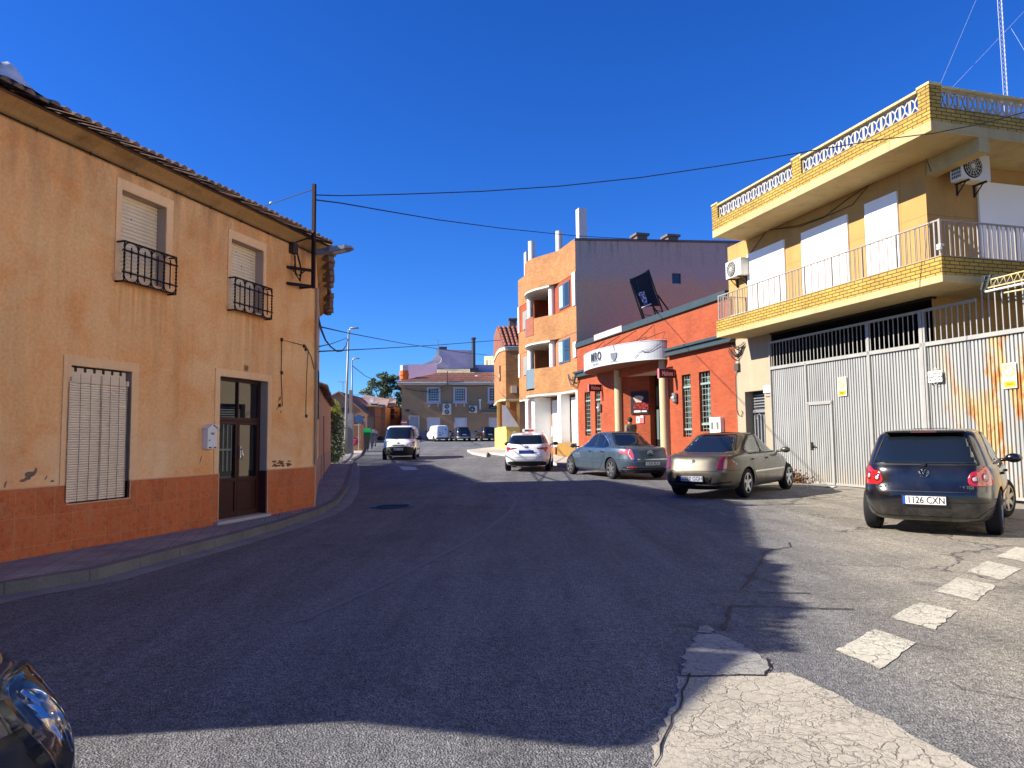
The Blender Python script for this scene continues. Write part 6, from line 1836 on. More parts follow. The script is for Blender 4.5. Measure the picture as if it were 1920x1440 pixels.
mb = MB(); mb.box(xa, xb, 6.15, 6.19, zeB, bzy(692, 6.15)); mb.build('strip_shadow_board', M('#3c342f', .9), bh)
mb = MB(); x = bxu(893) ; mb.cyl((x, 5.8, 0), .26, zeB, bzy(636, 5.8), 'z', 12); mb.cyl((x, 5.8, 0), .36, bzy(636, 5.8), bzy(633, 5.8), 'z', 12); mb.box(x - .5, x + .6, 5.3, 6.3, zr, bzy(690, 5.3)); mb.build('flue', M('#4a4c55', .4, metal=.5), bh)
mb = MB(); x = bxu(899); mb.cyl((x, 3.2, 0), .3, bz(714), bz(700), 'z', 10); mb.cyl((x, 3.2, 0), .4, bz(702), bz(700), 'z', 10); mb.build('roof_vent', M('#d5d0cb', .7), bh)
def small(name, label, cat, fr, loc=(0, 0, 0)): return fthing(name, label, cat, fr)
# hangers on: air conditioners, dish, antenna, bracket
a = make_ac('air_conditioner', 'double fan air conditioner on the brown facade', 1.05, 1.32, .35, fans=2, brackets=False); q = FB.px(838, 777.5); a.location = FB.w(q[0], 0, q[1]); a.rotation_euler = (0, 0, FB.th)
a = make_ac('air_conditioner', 'single fan air conditioner on the brown facade left of the white pipe', .95, .85, .35, brackets=False); q = FB.px(887, 774); a.location = FB.w(q[0], 0, q[1]); a.rotation_euler = (0, 0, FB.th)
t = fthing('drain_spout', 'short white pipe with a cap on the brown facade', 'pipe', FB); x, z = FB.px(900, 758)
mb = MB(); mb.tube([(x, -.12, bz(768)), (x, -.12, bz(752))], .09, 8); mb.box(x - .16, x + .16, -.25, 0, bz(752), bz(749)); mb.build('pipe', WHITE, t)
t = fthing('satellite_dish', 'white satellite dish on the stair tower above the tiled roof', 'satellite dish', FB); x, z = FB.px(820, 674, 6)
mb = MB(); mb.lathe([(.001, 0), (.35, -.05), (.55, -.16)], (x, 5.9, z), 'y', 16); mb.build('dish', WHITE, t, smooth=True); mb = MB(); mb.tube([(x, 5.9, z - .7), (x, 6.1, z)], .04, 5); mb.build('mast', GALV, t)
t = fthing('television_antenna', 'thin television antenna on the stair tower roof', 'antenna', FB); x, z = FB.px(821.5, 655, 6.5)
mb = MB(); z2 = FB.px(821.5, 638, 6.5)[1]; mb.tube([(x, 6.5, z - 1), (x, 6.5, z2)], .035, 5); mb.build('mast', GALV, t)
mb = MB(); mb.tube([(x - 1.2, 6.5, z2 + .25), (x + .4, 6.5, z2 - .1)], .02, 4)
for k in range(6): mb.tube([(x - 1.1 + k * .28, 6.2, z2 + .2 - k * .06), (x - 1.1 + k * .28, 6.8, z2 + .2 - k * .06)], .012, 4)
mb.build('elements', GALV, t)
t = fthing('water_tank', 'orange water tank on a bracket at the left corner of the brown house roof', 'water tank', FB); x = bxu(753.5)
mb = MB(); mb.cyl((x + .2, 1.5, 0), .55, bz(712) + .2, bz(693), 'z', 14); mb.cyl((x + .2, 1.5, 0), .38, bz(718), bz(712) + .2, 'z', 12); mb.cyl((x + .2, 1.5, 0), .62, bz(702), bz(700), 'z', 14); mb.build('tank', M('#c9671d', .6), t)
mb = MB(); mb.cyl((x + .2, 1.5, 0), .5, bz(693) + .01, bz(683), 'z', 10); mb.build('wire_cap', M('#b9b9bb', .5, metal=.4), t)
# wall cables on the brown house: post with wires
t = fthing('cable_mast', 'thin dark roof mast with loose wires on the brown house front', 'mast', FB); x = bxu(838.5)
mb = MB(); mb.tube([(x, -.6, bz(728)), (x, -.6, bz(696))], .06, 6); mb.build('mast', M('#3b2721', .7), t)
mb = MB(); mb.tube(catenary((bxu(760), -.3, bz(727)), (x, -.6, bz(722)), .6), .03, 5); mb.tube(catenary((bxu(790), -.3, bz(731)), (bxu(843), -.5, bz(727)), .5), .02, 5); mb.tube(catenary((x, -.6, bz(722)), (bxu(935), -.3, bz(719)), .25), .03, 5); mb.build('wires', CABLE, t)
mb = MB(); mb.box(bxu(760), bxu(767.5), -.06, -.001, bz(770.5), bz(767)); o = mb.build('street_sign', M('#2f3648', .5)); o.location = (FB.o.x, FB.o.y, 0); o.rotation_euler = (0, 0, FB.th); tag(o, 'small dark street name plate high on the left end of the brown facade', 'sign')
# cream block behind
p = at_y(908, 684, 150); t = thing('apartment_block', 'distant cream block with a rounded end above the roofs', 'apartment block', (p.x, p.y, Z(150)))
zt = at_y(920, 661, 150).z - Z(150)
mb = MB(); mb.prism([(0, 0), (2.6, -1.6), (5.2, -1.6), (8, 0), (8, 8), (0, 8)], 0, zt - .8); mb.prism([(2.8, .4), (8, .4), (8, 7), (2.8, 7)], zt - .8, zt + .4); mb.build('wall', M('#d9c79a', .8, var=.08), t)
mb = MB()
for k in range(3): mb.box(.4 + k * .9, .9 + k * .9, -.5 - k * .4, -.2, zt - 3, zt - 1.6)
mb.build('balcony', M('#e8ddbc', .8), t)

# ================================================================== houses at the far left
def simple_house(name, label, u0, u1, v_top, y, depth, colr, ridge=None, rooftype='gable', th=0, ugable=None, mat=None):
    a = at_y(u0, 820, y); F = Frame((a.x, a.y), th); w = F.px(u1, 820)[0]; z0 = Z(y) - .3; ze = F.px((u0 + u1) / 2, v_top)[1]
    t = fthing(name, label, 'house', F)
    return t, F, w, z0, ze
SALM = stucco_mat('salmon_render', (.60, .30, .14), (.52, .25, .12), (.55, .26, .12), (.3, .17, .1), .4, .4, grain=.2)
t, F, w, z0, ze = simple_house('house', 'brownish gabled house behind the nearer street lamp', 612, 690, 775, 80, 8, None)
g = F.px(637, 736)
mb = MB(); mb.yprism([(0, z0), (w * .98, z0), (w * .98, F.px(688, 778)[1]), (F.px(660, 758)[0], F.px(660, 756)[1]), (g[0], g[1]), (0, F.px(613, 748)[1])], 0, 12); mb.build('wall', stucco_mat('dull_brown_render', (.36, .22, .14), (.33, .19, .12), (.36, .2, .12), (.2, .13, .09), .4, .4, grain=.2), t)
mb = MB()
for (a, b) in (((F.px(610, 749)[0], F.px(610, 750)[1]), g), (g, (F.px(692, 779)[0], F.px(692, 781)[1]))):
    mb.face([(a[0], -.3, a[1] + .1), (b[0], -.3, b[1] + .1), (b[0], 12, b[1] + .1), (a[0], 12, a[1] + .1)]); mb.box(min(a[0], b[0]), min(a[0], b[0]) + .001, -.3, 12, a[1], a[1] + .1)
    mb.bar((a[0], -.3, a[1] + .06), (b[0], -.3, b[1] + .06), .14)
mb.build('roof', TILES, t)
mb = MB()
for u, v0, v1, hw_ in ((644, 765, 775, .3), (653, 766, 776, .35)): x, zz = F.px(u, v1); mb.box(x - hw_, x + hw_, -.05, -.001, zz, F.px(u, v0)[1])
mb.build('window', M('#3b3a3d', .5), t)
mb = MB(); mb.box(F.px(659, 790)[0], F.px(672, 790)[0], -.1, -.001, z0, F.px(665, 784)[1]); mb.build('door', M('#5a3423', .7), t)
# orange house turning the corner
t, F, w, z0, ze = simple_house('house', 'small orange house with a sunlit side wall left of the white garage door', 690, 703, 765, 84, 8, None)
mb = MB(); mb.box(0, w, 0, 6, z0, F.px(696, 762)[1]); mb.build('wall', M('#bb7648', .85, var=.12), t)
mb = MB(); mb.box(-.2, w + .2, -.2, 6, F.px(696, 762)[1] + .001, F.px(696, 760)[1]); mb.build('cornice', M('#d9b08a', .8), t)
t, F, w, z0, ze = simple_house('house', 'salmon pink house with a white garage door and grey roof behind the bins', 702, 722, 768, 88, 8, None)
zq = F.px(712, 763)[1]
mb = MB(); gx0, gx1, gz = F.px(702.5, 800)[0], F.px(713, 800)[0], F.px(708, 791)[1]
wall_holes(mb, 0, w, z0, zq, [(gx0, gx1, z0, gz)], 0, .2); mb.face([(w, 0, z0), (w, 7, z0), (w, 7, zq), (w, 0, zq)]); mb.build('wall', SALM, t)
mb = MB(); mb.box(gx0, gx1, .15, .2, z0, gz); mb.build('garage_door', M('#d6cdc6', .6), t)
mb = MB(); mb.box(0, w, -.05, -.001, F.px(712, 774)[1], F.px(712, 773)[1]); mb.build('band', M('#d98f6a', .7), t)
mb = MB(); zr2 = F.px(700, 748)[1]; xr0 = F.px(665, 748)[0]
mb.face([(xr0, -.4, F.px(665, 758)[1]), (w + .3, -.4, zq + .05), (w - .5, 6, zr2 + .3), (xr0, 6, zr2 + .9)]); mb.box(xr0, w + .3, -.45, -.3, zq - .1, zq + .05); mb.build('roof', tiles_mat('greyed_roof_tiles', (.30, .20, .17), (.36, .27, .23), (.2, .15, .13)), t)
mb = MB(); mb.box(F.px(693, 760)[0], F.px(710, 760)[0], -.6, .2, F.px(700, 757)[1], F.px(700, 754)[1]); mb.box(F.px(694, 760)[0], F.px(701, 760)[0], -.3, .6, F.px(700, 755)[1], F.px(700, 746)[1]); mb.build('dormer', M('#ddd6cf', .7), t)
mb = MB(); mb.box(F.px(696, 757)[0], F.px(710, 757)[0], -.62, -.6, F.px(700, 759)[1], F.px(700, 757.5)[1]); mb.build('dormer_window', DARKMET, t)
t, F, w, z0, ze = simple_house('house', 'narrow brown brick house with balconies beside the tall tree', 722, 738, 768, 92, 8, None)
zq = F.px(730, 762)[1]
mb = MB(); mb.box(0, w, 0, 7, z0, zq); mb.build('wall', BRICK_D, t)
mb = MB(); mb.face([(-.3, -.4, zq), (w + .3, -.4, zq), (w - .5, 5, zq + 1.2), (-.3, 5, zq + 1.6)]); mb.build('roof', tiles_mat('greyed_roof_tiles2', (.30, .20, .17), (.36, .27, .23), (.2, .15, .13)), t)
mb = MB()
for r in (767, 778): mb.box(.3, 1.2, -.06, -.001, F.px(724, r + 8)[1], F.px(724, r)[1]); mb.box(1.6, w - .2, -.5, -.001, F.px(724, r + 8)[1], F.px(724, r + 6)[1])
mb.build('window', M('#33231d', .6), t)
# low roofs beyond and garden wall
t, F, w, z0, ze = simple_house('garden_wall', 'low brownish garden wall with scrub between the salmon house and the brown house', 735, 757, 800, 96, 1, None); t['category'] = 'wall'
mb = MB(); mb.box(-1, w, 0, .3, z0, F.px(745, 793)[1]); mb.build('masonry', M('#7b6450', .9, var=.3), t)
pl = thing('shrub', 'grey green scrub above the garden wall beside the brown house', 'shrub', (F.o.x, F.o.y + 1.5, Z(96)))
SC = NT('grey_green_leaf'); SC.col(SC.mix(SC.fr(SC.noise(1.4, 4), .4, .6), (.07, .09, .05), (.20, .22, .14))); SC.set(rough=.7)
mb = MB(); rr = random.Random(21)
leaves(mb, 1500, lambda r: (r.uniform(-.5, 1.8), r.uniform(-.5, .8), r.uniform(.3, 4.6)), .22, rr); mb.build('foliage', SC.m, pl)
mb = MB(); mb.tube([(.4, 0, 0), (.5, 0, 3)], .1, 6); mb.tube([(1.2, 0, 0), (1.0, 0, 3.4)], .08, 6); mb.build('stem', M('#4f4234', .9), pl)
# the tall tree
def tree(p, h, blobs, n, size, label, dark, light, name='tree', seed=1, trunk_r=.35):
    r = random.Random(seed)
    t = thing(name, label, 'tree', p)
    m = NT('tree_leaf_%d' % seed); m.col(m.mix(m.fr(m.noise(.55, 5, .6), .38, .62), dark, light)); m.set(rough=.6, spec=.3)
    mb = MB(); mb.tube([(0, 0, 0), (.1, 0, h * .25), (-.1, .1, h * .5), (0, 0, h * .8)], trunk_r, 8, r1=trunk_r * .3)
    for b in blobs: mb.tube([(0, 0, h * .3), ((b[0]) * .5, b[1] * .5, h * .3 + (b[2] - h * .3) * .6), (b[0], b[1], b[2])], trunk_r * .4, 6, r1=.05)
    mb.build('trunk', M('#4c3f31', .95), t)
    mb = MB()
    for b in blobs:
        sub = [(b[0] + r.gauss(0, b[3] * .55), b[1] + r.gauss(0, b[3] * .55), b[2] + r.gauss(0, b[3] * .42), b[3] * r.uniform(.25, .45)) for _ in range(14)]
        for s in sub:
            for _ in range(n):
                d = Vector((r.gauss(0, 1), r.gauss(0, 1), r.gauss(0, 1))).normalized() * (s[3] * r.random() ** .35)
                c = Vector(s[:3]) + Vector((d.x, d.y, d.z * .7)); a = Vector((r.gauss(0, 1), r.gauss(0, 1), r.gauss(0, .7))).normalized(); q = a.orthogonal().normalized(); e_ = size * r.uniform(.6, 1.3)
                mb.face([c - a * e_, c + q * e_ * .5, c + a * e_, c - q * e_ * .5])
    mb.build('crown', m.m, t)
    return t
pt = at_y(722, 800, 104)
sc_ = 104 / 1360
tree((pt.x, pt.y, Z(104)), 9, [(-.2, 0, 8.6, 1.5), (1.4, .2, 8.2, 1.5), (-1.4, 0, 6.9, 1.5), (2.6, 0, 7.0, 1.6), (.6, .4, 6.6, 1.7), (3.4, .5, 5.2, 1.7), (4.0, .3, 3.8, 1.5), (1.8, .3, 4.8, 1.6)], 130, .13, 'tall dark green tree standing behind the pink house, left of the brown house', (.035, .055, .018), (.15, .19, .07), seed=3)
# tiled roofs and aerials on the skyline
for (u, v0, v1, y, lab) in ((637, 716, 737, 80, 'thin television aerial on the gabled house behind the lamp'), (671, 740, 752, 92, 'small aerial left on the skyline near the second lamp'), (683, 738, 752, 95, 'small aerial right on the skyline near the tree')):
    if u == 637: u = 643
    a, b = at_y(u, v1, y), at_y(u, v0, y); t = thing('television_antenna', lab, 'antenna', a); h = b.z - a.z
    mb = MB(); mb.tube([(0, 0, -1.0), (0, 0, h)], .035, 5); mb.build('mast', GALV, t)
    mb = MB(); mb.tube([(-.6, 0, h), (.5, 0, h)], .03, 4)
    for k in range(5): mb.tube([(-.5 + k * .22, -.3, h), (-.5 + k * .22, .3, h)], .015, 4)
    mb.build('elements', GALV, t)
hl = MB()
for k in range(24):
    a = at_y(560 + k * 12, 800, 900); 
pts_ = [(-600, 0), (-420, 26), (-360, 34), (-300, 30), (-240, 40), (-190, 37), (-150, 28), (-110, 24), (-60, 14), (0, 0)]
i = 0
for yy_, s in ((900, 0), (960, 1), (1050, 0)):
    for x, z in pts_: hl.v.append((x * .75 - 40, yy_, 4 + z * s * .62))
n = len(pts_)
for r_ in range(2):
    for k in range(n - 1): hl.f.append((r_ * n + k, r_ * n + k + 1, (r_ + 1) * n + k + 1, (r_ + 1) * n + k)); hl.m.append(0)
o = hl.build('hills', M('#5c5a4c', .95, var=.3, vs=.02), None); o['kind'] = 'structure'

# ================================================================== bins, signs by the left kerb
BROWNB = M('#b78a5c', .8, var=.12)
p = ground(669, 848, 0); FBn = Frame((p.x - .42, p.y), 4)
t = fthing('recycling_container', 'tall tan recycling container with a crimson round emblem beside the nearer street lamp', 'recycling container', FBn)
zb_ = Z(p.y); W = FBn.px(677.5, 840)[0]; zt = FBn.px(668, 796)[1]
x0 = FBn.px(657, 840)[0]
mb = MB(); mb.box(x0, W, 0, 1.2, zb_ + .05, zt); mb.build('body', BROWNB, t, bevel=.03)
mb = MB(); c = FBn.px(662.5, 827.5); mb.lathe([(.001, -.012), (.33, -.012), (.33, 0)], (c[0] + .02, -.001, c[1]), 'y', 24); mb.build('emblem', M('#b01448', .5), t)
mb = MB()
for k in range(3): mb.tube([(c[0] - .16 + .16 * j + .03 * k, -.02, c[1] + .1 * k - .1 + (.05 if j == 1 else 0)) for j in range(3)], .018, 4)
for k in range(3): mb.bar((c[0] + .02 + .2 * math.cos(k * 2.1 + .5), -.02, c[1] + .2 * math.sin(k * 2.1 + .5)), (c[0] + .02 + .1 * math.cos(k * 2.1 + 1.5), -.02, c[1] + .1 * math.sin(k * 2.1 + 1.5)), .03)
mb.build('arrows', M('#e37fa0', .5), t)
mb = MB()
for k in range(6): zz = zt - .15 - k * .13; mb.box(x0 + .15, W - .15 - .1 * (k % 2), -.008, -.001, zz, zz + .03)
mb.box(x0 + .3, W - .35, -.008, -.001, zb_ + .16, zb_ + .24); mb.build('print', M('#7f5b3a', .7), t)
def bin_(u0, u1, vb, vt, body, lid, label, y=None):
    a = ground((u0 + u1) / 2, vb); a0 = at_y(u0, vb, a.y); F = Frame((a0.x, a.y), 8); w = F.px(u1, vb)[0]; z0 = Z(a.y); z1 = F.px((u0 + u1) / 2, vt)[1]; h = z1 - z0
    t = fthing('waste_container', label, 'waste container', F, 'large wheeled bins beyond the recycling container'); D = 1.0
    mb = MB(); i = len(mb.v); e_ = .14
    mb.v += [(e_, e_, z0 + .15), (w - e_, e_, z0 + .15), (w - e_, D - e_, z0 + .15), (e_, D - e_, z0 + .15), (0, 0, z0 + h * .68), (w, 0, z0 + h * .68), (w, D, z0 + h * .68), (0, D, z0 + h * .68)]
    for f in ((3, 2, 1, 0), (0, 1, 5, 4), (1, 2, 6, 5), (2, 3, 7, 6), (3, 0, 4, 7), (4, 5, 6, 7)): mb.f.append(tuple(i + k for k in f)); mb.m.append(0)
    mb.build('body', body, t, bevel=.02)
    mb = MB(); n = 8; pf = [(-.03, z0 + h * .66)] + [(-.03 + (D + .06) * k / n, z0 + h * .72 + h * .28 * math.sin(PI * (.12 + .76 * k / n))) for k in range(n + 1)] + [(D + .03, z0 + h * .66)]
    i = len(mb.v); N = len(pf)
    mb.v += [(-.03, q[0], q[1]) for q in pf] + [(w + .03, q[0], q[1]) for q in pf]
    for k in range(N): mb.f.append((i + k, i + (k + 1) % N, i + N + (k + 1) % N, i + N + k)); mb.m.append(0)
    mb.f.append(tuple(i + k for k in reversed(range(N)))); mb.m.append(0); mb.f.append(tuple(i + N + k for k in range(N))); mb.m.append(0)
    mb.build('lid', lid, t, fixn=True)
    for x in (.2, w - .2):
        mb = MB(); mb.cyl((x, .2, z0 + .09), .09, -.03, .03, 'x', 10); mb.build('wheel', BLACKP, t)
bin_(678, 694, 846, 803, M('#5a5856', .7), M('#0d7a35', .45), 'large grey bin with a green domed lid')
bin_(692, 702, 842, 805, M('#6b6a68', .7), M('#56585a', .5), 'grey bin with a grey lid just behind the green lidded one')
bin_(700, 707, 837, 808, M('#77726c', .7), M('#4c4e52', .5), 'farthest grey bin, half hidden by the oncoming white van')
def sign(u, v, y, r, label, face, back, h0=None, bar_=False):
    c = at_y(u, v, y); t = thing('traffic_sign', label, 'traffic sign', (c.x, c.y, Z(y)))
    z = c.z - Z(y); mb = MB(); mb.tube([(0, .03, 0), (0, .03, z + .1)], .03, 6); mb.build('post', GALV, t)
    mb = MB(); mb.lathe([(.001, -.02), (r, -.02), (r, .0)], (0, 0, z), 'y', 24); mb.build('disc', face, t)
    if bar_: mb = MB(); mb.box(-r * .7, r * .7, -.03, -.021, z - r * .16, z + r * .16); mb.build('white_bar', M('#c9bcbc', .5), t)
    return t
sign(673, 785.5, 52, .30, 'round blue traffic sign behind the tan recycling container', M('#3d5a86', .4), None)
sign(758, 792, 84, .42, 'faded red no entry sign in front of the left end of the brown house', M('#8a4a48', .4), None, bar_=True)
# slab roof hut behind the signs
t = thing('information_panel', 'dark flat topped panel on posts behind the blue traffic sign', 'panel', at_y(658, 795, 56)); t.location.z = Z(56)
mb = MB(); z = at_y(665, 781, 56).z - Z(56); mb.box(-.2, 1.0, -.1, .3, z - .12, z); mb.build('top', M('#3a2a28', .7), t)
mb = MB(); mb.bar((-.1, 0, 0), (-.1, 0, z - .12), .08); mb.bar((.9, 0, 0), (.9, 0, z - .12), .08); mb.build('post', M('#5b4038', .7), t)
# grey concrete post next to the lamp
t = thing('concrete_post', 'weathered grey concrete post standing against the nearer street lamp', 'post', ground(655, 851, .1)); 
mb = MB(); z = at_y(655, 731, t.location.y).z - t.location.z; w_ = 10 / 1360 * t.location.y / 2
z2 = at_y(655, 775, t.location.y).z - t.location.z
mb.box(-w_, w_, .15, .5, 0, z2); mb.build('base', M('#8c8b88', .8, var=.2), t); mb = MB(); mb.box(-w_ * .5, w_ * .6, .2, .45, z2, z); mb.build('shaft', M('#8a7a70', .8), t)

# ================================================================== radio mast far right
p = at_y(1886, 168, 130); t = thing('radio_mast', 'tall thin lattice radio mast rising behind the ochre house', 'mast', (p.x, p.y, Z(130)))
zt = at_y(1880, -60, 130).z; w = .42
mb = MB(); cs = [(w * math.cos(a), w * math.sin(a)) for a in (.3, .3 + 2.09, .3 + 4.19)]
for c in cs: mb.tube([(c[0], c[1], 0), (c[0], c[1], zt)], .045, 5)
mb.build('chords', M('#b9bcc4', .5, metal=.3), t)
mb = MB(); z = 0; k = 0
while z < zt - 1:
    for j in range(3): a, b = cs[j], cs[(j + 1) % 3]; mb.tube([(a[0], a[1], z), (b[0], b[1], z + .9)], .03, 4)
    z += .9
mb.build('lacing', M('#b9bcc4', .5, metal=.3), t)
for k, (a, b) in enumerate((((1830, 0), (1760, 165)), ((1878, 66), (1780, 170)))):
    p_, q_ = at_y(*a, 130), at_y(*b, 120); d = (p_ - q_)
    m_ = MB(); s_ = Vector((t.location.x, t.location.y, 0)); m_.tube([p_ + d * .6 - t.location, q_ - d * .5 - t.location], .022, 4); m_.build('guy_wire', M('#c3c8d2', .5), t)
m_ = MB(); z0_ = at_y(1905, 90, 130); m_.tube([at_y(1893, 48, 130) - t.location, at_y(1921, 95, 128) - t.location, at_y(1950, 145, 126) - t.location], .02, 4); m_.build('guy_wire', M('#c3c8d2', .5), t)
# person in the bar porch -> built with the cars file

# added white house, out of view: bounces sunlight onto the shaded left wall
bounce_house = fthing('house', 'added white two storey house, unseen past the right edge, bouncing sun onto the left side', 'house', FR)
mb = MB(); wall_holes(mb, 8.6, 27, 0, 8.6, [(10 + 4.2 * k, 11.3 + 4.2 * k, z, z + 1.5) for k in range(4) for z in (1.1, 5.0)], 0, .2)
mb.face([(8.6, 9, 0), (8.6, 0, 0), (8.6, 0, 8.6), (8.6, 9, 8.6)]); mb.face([(27, 0, 0), (27, 9, 0), (27, 9, 8.6), (27, 0, 8.6)]); mb.face([(8.6, 0, 8.6), (27, 0, 8.6), (27, 9, 8.6), (8.6, 9, 8.6)]); mb.build('wall', M('#ece4d2', .8, var=.04), bounce_house)
for k in range(4):
    for z in (1.1, 5.0): mb = MB(); mb.box(10 + 4.2 * k, 11.3 + 4.2 * k, .12, .19, z, z + 1.5); mb.build('shutter', M('#b9a183', .6), bounce_house)
mb = MB(); mb.box(8.5, 27.1, -.25, 9.1, 8.601, 8.8); mb.build('cornice', M('#d9cdb4', .8), bounce_house)
# ================================================================== vehicles
TYRE = M('#17171a', .85, var=.2, bs=30, bump=.4); RIMM = M('#b4b6b8', .28, metal=.9, var=.06, bump=0); RUBBER = M('#131315', .6, bump=.05)
CARGL = glass_mat('car_glass', (.008, .011, .013), .02); CHROME = M('#c9cccf', .12, metal=1., var=.03, bump=0)
REDL = NT('tail_lamp_red'); REDL.b.inputs['Base Color'].default_value = (.42, .012, .015, 1); REDL.set(rough=.12, spec=.8, coat=.6); REDL = REDL.m
DREDL = NT('tail_lamp_dark'); DREDL.b.inputs['Base Color'].default_value = (.12, .006, .012, 1); DREDL.set(rough=.12, spec=.8, coat=.6); DREDL = DREDL.m
PINKL = NT('tail_lamp_pale'); PINKL.b.inputs['Base Color'].default_value = (.50, .10, .13, 1); PINKL.set(rough=.15, spec=.8, coat=.6); PINKL = PINKL.m
PLATE = M('#dedbd2', .5, var=.03, bump=0); PLBLUE = M('#1c4aa8', .5, var=.03, bump=0); PLTX = M('#15161a', .6, bump=0)


def paint(name, c, metal=.0, rough=.28, dust=.12):
    t = NT(name); c = lin(c)
    d = t.fr(t.noise(3.2, 5, .65), .4, .75, 0, dust); zz = t.sep()[2]
    low = t.fr(zz, .55, .15, 0, .35)
    f = t.math('ADD', d, t.math('MULTIPLY', low, t.fr(t.noise(6, 4), .3, .7)))
    t.col(t.mix(f, c, (.22, .19, .15))); t.set(metal=metal, rough=rough, spec=.5, coat=.6, coatr=.04)
    r = t.fr(t.noise(7, 4), .3, .7, rough * .9, rough * 1.25); t.lk(r, t.b.inputs['Roughness'])
    return t.m


def zi(p):
    if not isinstance(p, (list, tuple)): return lambda x: p
    def f(x):
        if x <= p[0][0]: return p[0][1]
        for (a, b), (c, d) in zip(p[:-1], p[1:]):
            if x <= c: return b + (d - b) * (x - a) / (c - a)
        return p[-1][1]
    return f


def car_body(loops, N=56):
    v = []; f = []
    for (xr, xf, w, z, nR, nF) in loops:
        g = zi(z); cx = (xr + xf) / 2; ax = (xf - xr) / 2
        for k in range(N):
            th = 2 * PI * (k + .5) / N; c, s = math.cos(th), math.sin(th); n = nF if c > 0 else nR
            x = cx + ax * math.copysign(abs(c) ** (2 / n), c); y = w * math.copysign(abs(s) ** (2 / n), s)
            v.append((x, y, g(x)))
    for l in range(len(loops) - 1):
        for k in range(N):
            a = l * N + k; b = l * N + (k + 1) % N; f.append((a, b, b + N, a + N))
    o = (len(loops) - 1) * N
    for k in range(N // 2 - 1):
        f.append((o + k, o + k + 1, o + N - 2 - k, o + N - 1 - k)); f.append((N - 1 - k, N - 2 - k, k + 1, k))
    me = bpy.data.meshes.new('body'); me.from_pydata(v, [], f); me.polygons.foreach_set('use_smooth', [True] * len(f)); me.validate(); me.update()
    return me


def eval_mods(o):
    dg = bpy.context.evaluated_depsgraph_get(); dg.update()
    me = bpy.data.meshes.new_from_object(o.evaluated_get(dg)); return me


def wheel_mesh(r, w, spokes=5, parent=None, style='spoke'):
    mb = MB(); pf = [(r * .60, -w * .42), (r * .86, -w * .5), (r * .97, -w * .42), (r, -w * .3), (r, w * .3), (r * .97, w * .42), (r * .86, w * .5), (r * .60, w * .42)]
    mb.lathe(pf, (0, 0, 0), 'y', 32)
    ty = mb.build('wheel', TYRE, parent, smooth=True)
    mb = MB(); R_ = r * .68
    # outer side is -y
    mb.lathe([(R_, -w * .44), (R_ * 1.0, -w * .47), (R_ * .93, -w * .47), (R_ * .90, -w * .30), (R_ * .88, w * .3)], (0, 0, 0), 'y', 32, 0)
    mb.lathe([(.001, -w * .05), (R_ * .9, -w * .05)], (0, 0, 0), 'y', 24, 1)
    mb.lathe([(.001, -w * .42), (R_ * .17, -w * .42), (R_ * .22, -w * .34), (R_ * .22, -w * .1)], (0, 0, 0), 'y', 16, 0)
    for k in range(spokes):
        a = 2 * PI * k / spokes + .3; c, s = math.cos(a), math.sin(a); wd0, wd1 = (R_ * .20, R_ * .13) if style == 'spoke' else (R_ * .26, R_ * .3)
        i = len(mb.v)
        for rr_, ww, yy in ((R_ * .15, wd0, -w * .40), (R_ * .93, wd1, -w * .45)):
            for sg in (-1, 1):
                for y_ in (yy, yy + w * .14): mb.v.append((rr_ * c - sg * ww * s, y_, rr_ * s + sg * ww * c))
        for q in ((0, 4, 6, 2), (1, 3, 7, 5), (0, 1, 5, 4), (2, 6, 7, 3)): mb.f.append(tuple(i + z for z in q)); mb.m.append(0)
    mb.build('rim', [RIMM, BLACKP], ty, fixn=False)
    return ty


